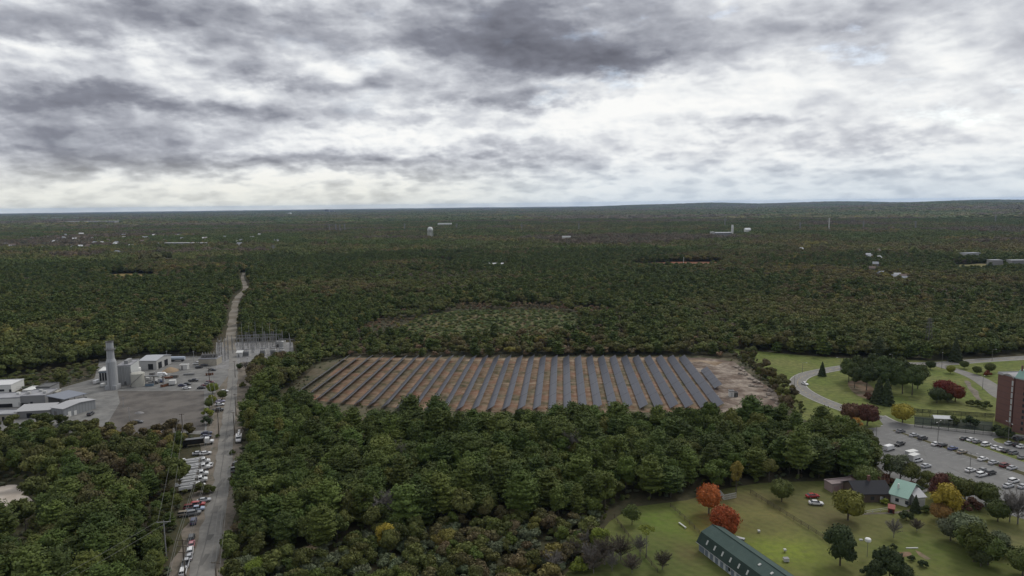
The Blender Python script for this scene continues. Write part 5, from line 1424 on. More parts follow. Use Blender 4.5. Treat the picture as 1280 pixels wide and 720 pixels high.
def rooftop(x1, x2, z, w): return MB().add([(x1 - .05, -w - .02, z - .04), (x2 + .05, -w - .02, z - .04), (x2 + .05, w + .02, z - .04), (x1 - .05, w + .02, z - .04), (x1 + .15, -w + .12, z + .06), (x2 - .2, -w + .12, z + .06), (x2 - .2, w - .12, z + .06), (x1 + .15, w - .12, z + .06)],
                    [(3, 2, 1, 0), (4, 5, 6, 7), (0, 1, 5, 4), (1, 2, 6, 5), (2, 3, 7, 6), (3, 0, 4, 7)])
CARM = {}
def car_meshes(k):
    if k in CARM: return CARM[k]
    if k == 'sedan':
        body = loft([(-2.3, .35, .80, .76), (-2.12, .28, .98, .86), (-1.2, .24, 1.02, .91), (1.0, .24, .99, .91), (2.05, .28, .84, .86), (2.32, .36, .64, .74)])
        cab = cabin(-1.85, -1.2, .35, 1.15, .97, 1.42, .80, .62); rf = rooftop(-1.2, .35, 1.42, .62); wb, wr = 1.38, .33; fx = 2.28; bx = -2.28; hz_ = .66
    elif k == 'suv':
        body = loft([(-2.3, .40, 1.0, .82), (-2.2, .32, 1.10, .90), (-1.2, .30, 1.12, .95), (1.1, .30, 1.10, .95), (2.1, .32, .98, .90), (2.34, .42, .78, .80)])
        cab = cabin(-2.2, -1.95, .55, 1.2, 1.08, 1.68, .84, .70); rf = rooftop(-1.95, .55, 1.68, .70); wb, wr = 1.42, .37; fx = 2.3; bx = -2.28; hz_ = .8
    elif k == 'pickup':
        body = loft([(-2.75, .45, 1.08, .90), (-2.65, .36, 1.12, .96), (-.6, .34, 1.12, .96), (1.4, .34, 1.12, .96), (2.55, .36, 1.02, .93), (2.8, .46, .8, .84)])
        cab = cabin(-.75, -.6, .95, 1.5, 1.10, 1.76, .86, .72); rf = rooftop(-.6, .95, 1.76, .72); wb, wr = 1.75, .41; fx = 2.76; bx = -2.73; hz_ = .85
    else:   # van
        body = loft([(-2.75, .42, 2.05, .92), (-2.7, .36, 2.15, .98), (.9, .36, 2.15, .98), (1.5, .36, 2.0, .98), (2.25, .36, 1.15, .96), (2.7, .45, .85, .86)])
        cab = cabin(1.25, 1.05, 1.45, 2.2, 1.15, 2.0, .99, .93); rf = rooftop(-2.6, 1.0, 2.15, .88); wb, wr = 1.75, .38; fx = 2.66; bx = -2.74; hz_ = .8
    ws = MB().tube((0, -.12, 0), (0, .12, 0), wr, n=14).mesh('wheel', TYRE)
    rim = MB().tube((0, -.135, 0), (0, .135, 0), wr * .6, n=10).mesh('rim', STEEL)
    bed = MB().box((-1.7, 0, 1.125), (1.8, 1.55, .03)).mesh('bed', DARKV) if k == 'pickup' else None
    CARM[k] = (body.mesh('body', None), cab.mesh('windows', CARGLASS), rf.mesh('roof', None), ws, rim, MB().box((0, 0, 0), (.08, .34, .14)).mesh('headlight', LIGHTG), MB().box((0, 0, 0), (.08, .30, .16)).mesh('tail_light', REDG), bed, wb, wr, fx, bx, hz_)
    for i in (0, 2): CARM[k][i].materials.append(MATS['paint_grey'] if 'paint_grey' in MATS else paint('grey', PC['grey']))
    return CARM[k]
def car(kind, colour, pos, rz, label, group=None, cat=None, trunk=False):
    m = car_meshes(kind); p = paint(colour, PC[colour])
    if not isinstance(pos, Vector): pos = G(*pos)
    z = .11
    t = thing({'sedan': 'parked_car', 'suv': 'parked_suv', 'pickup': 'pickup_truck', 'van': 'van'}[kind], label, cat or {'sedan': 'car', 'suv': 'car', 'pickup': 'pickup truck', 'van': 'van'}[kind], (pos.x, pos.y, z), rz, group)
    for i, nm in ((0, 'body'), (2, 'roof')):
        o = link_obj(nm, m[i], t); o.material_slots[0].link = 'OBJECT'; o.material_slots[0].material = p
    link_obj('windows', m[1], t)
    for x in (-m[8], m[8]):
        for y in (-.82, .82):
            w = link_obj('wheel', m[3], t, (x, y, m[9])); link_obj('rim', m[4], w)
    for y in (-.62, .62):
        link_obj('headlight', m[5], t, (m[10], y, m[12])); link_obj('tail_light', m[6], t, (m[11], y, m[12] + .1))
    if m[7]: link_obj('bed', m[7], t)
    return t
lotA, lotB = G(1119, 541), G(1278, 594)
AXD = (lotB - lotA).normalized()
PERP = math.atan2(AXD.x, -AXD.y)            # nose across the median
PERP = math.atan2(*(Vector((-AXD.y, AXD.x)).yx)) if False else math.atan2(AXD.x, -AXD.y)
if math.cos(PERP) < 0: PERP += math.pi
GM = 'cars along the car park median'; GI = 'cars along the upper island'; GC = 'cars in the middle of the lot'
def zz8(x, y): return (1080 + x / 6, 500 + y / 6 + 1.0)
LOT = [('sedan', 'grey', (275, 238), 0, 'dark car with pale roof parked alone at the top end of the median', GM), ('sedan', 'silver', (375, 268), 0, 'silver car on the median just left of a dark car', GM),
       ('suv', 'dark', (440, 292), 0, 'dark car on the median, second car of the first pair', GM), ('sedan', 'white', (540, 335), 0, 'white car on the median touching a black car', GM),
       ('sedan', 'black', (588, 343), 0, 'black car on the median beside the white one', GM), ('sedan', 'blue', (665, 368), 0, 'blue car on the parking median', GM),
       ('sedan', 'gold', (735, 395), 0, 'grey beige car on the median right of the blue car', GM), ('sedan', 'white', (890, 448), 0, 'white car alone midway down the median', GM),
       ('sedan', 'silver', (970, 475), 0, 'silver white car between the lone white car and the red car', GM), ('suv', 'darkred', (1055, 498), 0, 'dark red car at the lower end of the median', GM),
       ('sedan', 'silver', (1110, 515), 0, 'silver car right against the dark red car', GM),
       ('sedan', 'black', (755, 295), 0, 'black car at the left end of the upper island', GI), ('sedan', 'white', (805, 303), 0, 'white car second from the left on the upper island', GI),
       ('sedan', 'grey', (848, 318), 0, 'dark grey car third from the left on the upper island', GI), ('suv', 'white', (915, 340), 0, 'white car in the middle of the upper island row, gaps on both sides', GI),
       ('sedan', 'white', (988, 362), 0, 'white car right of the gap on the upper island', GI), ('sedan', 'white', (1030, 375), 0, 'white car left of the black one on the upper island', GI),
       ('sedan', 'black', (1068, 388), 0, 'black car between a white and a grey one on the upper island', GI), ('suv', 'grey', (1120, 402), 0, 'grey car at the right end of the upper island row', GI),
       ('sedan', 'silver', (1090, 330), 0, 'silver car beside the oval island at the right', GC), ('suv', 'black', (1142, 340), 20, 'black car left of a white one near the right edge', GC),
       ('suv', 'dark', (1160, 300), -10, 'dark car behind the pair at the right edge', GC), ('sedan', 'white', (1180, 352), 0, 'white car at the right edge below the oval island', GC),
       ('sedan', 'grey', (1188, 436), 0, 'grey car cut by the right edge of the picture', GC),
       ('sedan', 'white', (797, 532), 0, 'white car in front of the street lamp in the middle of the lot', GC),
       ('sedan', 'grey', (895, 532), 0, 'grey car behind the black one in the cluster of three', GC), ('suv', 'black', (948, 552), 0, 'black car at the right of the cluster of three', GC),
       ('suv', 'white', (880, 566), 0, 'white car with black windows at the front of the cluster of three', GC), ('suv', 'white', (1120, 614), 0, 'white car at the lower right, parked behind a silver one', GC),
       ('sedan', 'silver', (1082, 650), 0, 'silver car just below the white one at the lower right', GC), ('sedan', 'silver', (1192, 655), 0, 'silver car by the lower right edge of the lot', GC),
       ('pickup', 'black', (268, 335), 190, 'black pickup truck alone in the open part of the lot', GC), ('van', 'white', (190, 370), 5, 'white van partly hidden by the willow at the left of the lot', GC),
       ('sedan', 'silver', (463, 500), 0, 'silver car with dark windows at the end of the lot near the trees', GC), ('suv', 'white', (398, 458), 0, 'white car half hidden between trailer and silver car', GC)]
for k, c, p, a, lb, gp_ in LOT: car(k, c, zz8(*p), PERP + R(a), lb, gp_)
# white box trailers by the willow
def trailer(pos, rz, label, L=6.5, m=WHITEW):
    g = G(*pos); t = thing('box_trailer', label, 'trailer', (g.x, g.y, .1), rz)
    MB().box((0, 0, 1.75), (L, 2.3, 2.3)).part('box', m, t); MB().box((0, 0, .5), (L, 1.6, .2)).part('chassis', STEELD, t); MB().box((-L / 2 - .02, 0, 1.7), (.06, 2.0, 2.0)).part('rear_door', PALEW, t)
    for x in (-.5, .5):
        for y in (-1.0, 1.0): MB().tube((x, y - .12, .38), (x, y + .12, .38), .38, n=12).part('wheel', TYRE, t)
    MB().box((L / 2 + .7, 0, .5), (1.4, .15, .15)).part('drawbar', STEELD, t)
trailer((1139, 572.5), PERP, 'white box trailer at the left of the lot behind the willow', 4.6)
trailer((1142, 577), PERP + .1, 'second white box trailer nearer the silver car by the trees', 4.2)
# moving cars and vehicles beside the long road
RD = math.atan2(G(262, 670).y - G(281, 560).y, G(262, 670).x - G(281, 560).x) + math.pi    # up the road
car('sedan', 'white', (1006, 481), math.atan2(-1, .25), 'white car driving round the left curve of the hospital drive', None)
g1, g2_ = G(984, 490), G(993, 494)
GR = 'vehicles parked beside the long road'
ROAD = [('suv', 'navy', (242, 654), 90, 'dark car standing alone between the two groups on the verge'), ('suv', 'black', (239.5, 675), 90, 'black car at the head of the lower line of parked cars'),
        ('sedan', 'pink', (239.5, 683), 90, 'faded pink car second in the lower line of parked cars'), ('suv', 'white', (237.8, 691), 88, 'white car third in the lower line of parked cars'),
        ('sedan', 'silver', (236.5, 698.5), 88, 'silver car fourth in the lower line of parked cars'), ('pickup', 'silver', (232.5, 706.5), 92, 'silver pickup fifth in the lower line of parked cars'),
        ('suv', 'white', (229, 717.5), 90, 'white car nearest the bottom edge beside the road')]
for k, c, p, a, lb in ROAD: car(k, c, p, RD + (0 if a >= 90 else .05), lb, GR)
CROSS = RD - math.pi / 2
NB = [('sedan', 'silver', (255, 627.5), 'silver car at the top of the cluster with the red cars'), ('suv', 'red', (247.5, 633), 'bright red car in the roadside cluster'), ('suv', 'darkred', (238.5, 636.5), 'dark red car behind the bright red one'),
      ('pickup', 'paleblue', (245, 639), 'pale blue pickup next to the bright red car'), ('suv', 'grey', (242, 644), 'grey car at the front of the roadside cluster'), ('suv', 'gold', (231.5, 645), 'brown grey car at the left of the roadside cluster'),
      ('sedan', 'navy', (258.5, 543), 'dark blue car upper of two above the black truck'), ('sedan', 'navy', (257.5, 547.5), 'dark blue car lower of two above the black truck'),
      ('sedan', 'silver', (248, 568.5), 'silver car left of the white one above the utility trucks'), ('sedan', 'white', (257, 568.5), 'small white car directly above the utility trucks'),
      ('sedan', 'lilac', (275.5, 503), 'pale lilac car upper of the pair by the bushes'), ('sedan', 'white', (274.5, 507), 'white car lower of the pair by the bushes'), ('pickup', 'dark', (272.5, 514), 'dark pickup below the pale pair by the bushes'),
      ('sedan', 'white', (280, 490.5), 'white car on the dirt verge just past the green bushes')]
for k, c, p, lb in NB: car(k, c, p, CROSS + R(random.uniform(-6, 6)), lb, GR)
car('pickup', 'dark', (291.5, 590), RD + .1, 'dark pickup with white load on the right verge', GR)
car('suv', 'black', (295, 582), RD - .3, 'black car just above the dark pickup on the right verge', GR)
car('sedan', 'white', (263.3, 583), RD, 'small white car at the noses of the utility trucks', GR)
GP = 'vehicles in the plant yard'
PV = [('pickup', 'black', (242, 477), 8, 'black pickup in the middle of the plant yard'), ('sedan', 'navy', (228, 483), 0, 'dark blue car left of a small dark one in the plant yard'), ('sedan', 'black', (234, 481.3), 0, 'small black car behind the white car in the plant yard'),
      ('sedan', 'white', (233.5, 486.3), 0, 'white car nearest the dark packed lot in the plant yard'), ('suv', 'black', (249, 460.5), 30, 'black car before the tan switchgear enclosure, left of two'), ('suv', 'dark', (255.5, 458), 40, 'dark car against the tan switchgear enclosure'),
      ('sedan', 'black', (265.5, 463.5), 5, 'black car at the gate right of the switchgear enclosure'), ('sedan', 'dark', (252, 486), 15, 'dark car first from the bottom in the slanting row of four'), ('sedan', 'darkred', (255.5, 483.6), 15, 'dark red car second in the slanting row of four'),
      ('sedan', 'grey', (259, 481.3), 15, 'grey car third in the slanting row of four'), ('suv', 'darkred', (262.5, 479.2), 15, 'dark red car at the top of the slanting row of four'), ('van', 'white', (122.5, 479), 80, 'white van left of the turbine building'),
      ('suv', 'dark', (113.5, 519), 95, 'dark blue car standing alone on the left driveway'), ('sedan', 'dark', (172.5, 529), 5, 'dark car half hidden at the near edge of the packed lot'),
      ('pickup', 'white', (247, 455.8), 0, 'white pickup by the pole left of the switchgear enclosure'), ('pickup', 'dark', (192, 480), 10, 'dark pickup among the equipment right of the tank'), ('sedan', 'blue', (201, 478), 160, 'blue car among the equipment right of the tank'), ('van', 'white', (203, 470), 10, 'white van among the equipment before the sand heap')]
for k, c, p, a, lb in PV: car(k, c, p, R(a), lb, GP)
trailer((216, 481.5), R(10), 'small white trailer in the open middle of the plant yard', 3.5)
car('sedan', 'red', (1015.5, 622), R(8), 'bright red car at the left end of the pink storage row', None)
car('sedan', 'white', (1020, 631), R(-10), 'small white car on the lawn below the bright red one', None)
# white utility trucks with folded booms
WPAINT = paint('white', PC['white'])
def bucket_truck():
    t = thing('utility_truck', None, 'truck', (0, 0, .1), 0, 'white utility trucks in a row')
    MB().box((-.2, 0, .75), (8.0, 1.0, .25)).part('chassis', STEELD, t)
    b = MB(); b.box((-2.2, -.95, 1.35), (4.4, .5, 1.1)); b.box((-2.2, .95, 1.35), (4.4, .5, 1.1)); b.box((-2.2, 0, 1.05), (4.4, 1.4, .3)); b.part('service_body', WPAINT, t)
    cb = loft([(1.1, .7, 2.45, 1.05), (1.2, .65, 2.6, 1.1), (2.4, .65, 2.55, 1.1), (2.9, .65, 1.75, 1.08), (4.1, .7, 1.55, 1.0), (4.25, .8, 1.3, .95)]).part('cab', WPAINT, t)
    MB().add([(2.42, -.95, 2.46), (2.42, .95, 2.46), (2.95, .95, 1.82), (2.95, -.95, 1.82)], [(0, 1, 2, 3)]).part('windscreen', CARGLASS, cb, loc=(.03, 0, .04))
    for y in (-1.115, 1.115): MB().box((1.85, y, 2.05), (.95, .03, .55)).part('side_window', CARGLASS, cb)
    MB().tube((-.3, 0, 1.2), (-.3, 0, 2.5), .45, n=12).part('turret', WPAINT, t)
    MB().box((-2.3, -.22, 2.35), (5.6, .30, .34), ry=R(2)).part('boom', WPAINT, t)
    MB().box((-1.4, .22, 2.65), (6.8, .26, .28), ry=R(-2)).part('upper_boom', WPAINT, t)
    MB().box((-5.1, .15, 2.6), (.9, .9, 1.1)).part('bucket', WPAINT, t)
    MB().box((.75, 0, 1.5), (.5, 1.8, 1.3)).part('tool_box', STEELD, t)
    for x in (-2.6, -1.6, 3.2):
        for y in (-.95, .95): MB().tube((x, y - .18, .5), (x, y + .18, .5), .5, n=14).part('wheel', TYRE, t)
    return t
bt = bucket_truck()
BT = [(248.5, 581, 'farthest white utility truck in the row of five'), (248, 588.5, 'second white utility truck from the far end of the row'), (245.5, 597, 'middle white utility truck of the row of five'), (244, 604.5, 'fourth white utility truck, darker body'), (241, 612.5, 'nearest white utility truck in the row of five')]
for i, (a, b, lb) in enumerate(BT):
    o = bt if i == 0 else copy_tree(bt); g = G(a, b); o.location = (g.x, g.y, .1); o.rotation_euler = (0, 0, CROSS + .04); o['label'] = lb
o = copy_tree(bt); g = G(298.5, 551); o.location = (g.x, g.y, .1); o.rotation_euler = (0, 0, RD + math.pi); o['label'] = 'single white utility truck on the right side of the road'; o['group'] = 'vehicles parked beside the long road'
g = G(249, 556.5)
t = thing('tractor_trailer', 'black flatbed trailer with a white truck cab beside the road', 'truck', (g.x, g.y, .1), CROSS)
MB().box((-2.6, 0, 2.0), (9.0, 2.4, 2.2)).part('trailer_box', paint('black', PC['black']), t)
cb = loft([(2.3, .8, 2.9, 1.15), (2.4, .7, 3.0, 1.2), (4.0, .7, 2.9, 1.2), (4.5, .7, 1.7, 1.15), (5.8, .8, 1.5, 1.05)]).part('cab', WPAINT, t)
MB().box((4.3, 0, 2.3), (.1, 2.0, .8), ry=R(-25)).part('windscreen', CARGLASS, cb)
MB().box((0, 0, .8), (10.6, 1.0, .25)).part('chassis', STEELD, t)
for x in (-6, -5, 2.6, 5.0):
    for y in (-1.05, 1.05): MB().tube((x, y - .15, .5), (x, y + .15, .5), .5, n=12).part('wheel', TYRE, t)
g = G(987.5, 492)
t = thing('white_boat_trailer', 'white covered boat on a trailer beside the hedge at the lawn', 'boat', (g.x, g.y, 0), R(-35))
MB().prism([(-3.2, 1.0), (-2.6, .6), (2.2, .6), (3.4, 1.5), (-3.2, 1.6)], -1.0, 1.0, 'Y').part('hull', WPAINT, t)
MB().prism([(-3.1, 1.62), (3.2, 1.56), (1.0, 2.0), (-2.0, 2.1)], -.9, .9, 'Y').part('cover', PALEW, t)
for y in (-.9, .9): MB().tube((0, y - .1, .35), (0, y + .1, .35), .35, n=10).part('wheel', TYRE, t)
MB().box((0, 0, .5), (6.5, .3, .15)).part('trailer_frame', STEELD, t)
# lawn odds and ends
g = G(853, 658)
t = thing('picnic_bench', 'long white bench or trough lying on the paddock grass', 'bench', (g.x, g.y, 0), math.atan2(G(859, 662).y - G(847, 653).y, G(859, 662).x - G(847, 653).x))
MB().box((0, 0, .5), (3.8, .5, .10)).part('seat', FWHT, t)
for x in (-1.6, 1.6): MB().box((x, 0, .23), (.12, .45, .46)).part('leg', FWHT, t)
def small(name, cat, px, py, label, parts, rz=0.0):
    g = G(px, py); t = thing(name, label, cat, (g.x, g.y, 0), rz)
    for nm, c, d, m_ in parts: MB().box(c, d).part(nm, m_, t)
small('hay_feeder', 'feeder', 982.5, 702, 'pale square feeder on the bright grass', [('box', (0, 0, .6), (1.4, 1.2, .8), FWHT), ('lid', (0, 0, 1.05), (1.5, 1.3, .08), GREYW), ('leg', (-.5, 0, .1), (.1, 1.0, .2), FWOOD), ('leg', (.5, 0, .1), (.1, 1.0, .2), FWOOD)])
small('salt_block_stand', 'stand', 981, 690.5, 'small white stand above the square feeder', [('block', (0, 0, .8), (.7, .7, .5), FWHT), ('leg', (0, 0, .28), (.2, .2, .56), FWOOD)])
small('white_bucket_stand', 'stand', 948.5, 666, 'tiny white stand in the middle paddock', [('block', (0, 0, .6), (.7, .7, .5), FWHT), ('leg', (0, 0, .18), (.2, .2, .36), FWOOD)])
small('water_trough', 'trough', 925, 675, 'dark trough by the barn under the red maple', [('basin', (0, 0, .4), (2.6, 1.0, .6), STEELD), ('rim', (0, 0, .73), (2.7, 1.1, .06), STEEL)], R(-35))
small('plank_pile', 'planks', 1140, 685.5, 'pale plank lying on the big lawn', [('plank', (0, 0, .15), (3.4, .4, .2), FWHT), ('bearer', (0, 0, .03), (.3, .6, .06), FWOOD)])
sheet('bare_earth_strip', [(1144, 688), (1150, 690), (1164, 699), (1158, 700), (1148, 694)], .06, SOIL)
sheet('bare_earth_patch', [(1120, 692), (1135, 690), (1139, 694), (1124, 697)], .055, SOIL, soft=True)
_, walk_c = ribbon('garden_path', [(1060, 644, 1.2), (1090, 642, 1.2), (1120, 641, 1.2), (1150, 636, 1.4), (1170, 633, 1.6)], 1.2, .06, DIRT)
ribbon('service_walk', [(1146, 618, 1.2), (1160, 612, 1.2), (1170, 607, 1.2)], 1.2, .07, CONC)

# ================================================================== SINGLE TREES
proto('maple', broad_crown('crown', ORANGE, 10.0, 8.6, .9, 30, 6500, .24, 101, shape='full'), trunk_mesh('trunk', BARK, 7.5, .26, 6, 2.2, .2, 1), 'maple_tree', 10)
proto('maple_b', broad_crown('crown', ORANGE, 10.0, 9.4, .7, 30, 6500, .24, 102, shape='full'), trunk_mesh('trunk', BARK, 7.5, .26, 6, 2.2, .2, 2), 'maple_tree', 10.5)
proto('egg', broad_crown('crown', YELLOW, 11.0, 8.6, .7, 24, 6000, .25, 103, shape='egg'), trunk_mesh('trunk', BARK, 8.5, .22, 6, 2.0, .2, 3), 'autumn_tree', 11)
proto('rounda', broad_crown('crown', OLIVE, 9.0, 9.6, .9, 22, 6000, .26, 104, shape='full'), trunk_mesh('trunk', BARK, 6.8, .24, 6, 2.4, .2, 4), 'broadleaf_tree', 9)
proto('slim', broad_crown('crown', YELLOW, 11.0, 4.2, 2.4, 11, 2200, .26, 105, shape='egg'), trunk_mesh('trunk', BARK, 9.5, .16, 7, 1.4, .25, 5), 'autumn_tree', 11)
proto('spruce', spruce_crown('crown', DKGREEN, 11.0, 6.4, .4, 1), trunk_mesh('trunk', BARK, 10, .2, 3, .8, .3, 6), 'spruce_tree', 11)
proto('flatpine', broad_crown('crown', PINE, 12.0, 11.0, 3.2, 15, 4600, .30, 106), trunk_mesh('trunk', BARK, 9.8, .22, 8, 3.4, .45, 7, .8), 'pine_tree', 11.5)
proto('bush', broad_crown('foliage', OLIVE, 3.0, 4.4, .1, 9, 1700, .20, 107), trunk_mesh('stem', BARK, 2.0, .07, 4, .8, .1, 8), 'bush', 3)
proto('bare', bare_crown('crown', GREYBARK, 8.5, 7.0, 1.2, 1), trunk_mesh('trunk', GREYBARK, 7.5, .16, 7, 2.4, .2, 9), 'bare_tree', 8.5)
proto('bare_b', bare_crown('crown', mat('brown_twigs', (.115, .098, .078), .95, .1), 7.0, 8.0, .8, 2, 44, 4200), trunk_mesh('trunk', GREYBARK, 5.5, .14, 8, 2.6, .15, 10), 'bare_tree', 7)
proto('willow', broad_crown('crown', GREYG, 10.5, 9.0, .6, 15, 4200, .26, 108, core=False), trunk_mesh('trunk', BARK, 9, .2, 8, 2.6, .15, 11), 'willow_tree', 10.5)
proto('thin_top', broad_crown('crown', LIME, 9.0, 4.0, 7.0, 5, 420, .22, 109, core=False), trunk_mesh('trunk', GREYBARK, 8.6, .13, 9, 1.8, .25, 12), 'thin_tree', 9)
def T_(key, px, py, s, m_, label, cat='tree', sz=None, group=None, name=None):
    g = G(px, py); return place(key, g.x, g.y, s, label, cat, group, m_, name=name, sz=sz)
T_('maple', 886, 643, 1.0, ORANGE, 'round bright orange maple behind the barn, left of the red one', sz=1.12)
T_('maple_b', 906, 673, 1.0, REDL, 'round deep red maple touching the barn roof', sz=1.1)
DKPINE = foliage('dark_pine_needles', [(0, (.048, .068, .022)), (1, (.068, .090, .026))], rnd=.5, leafnoise=.1)
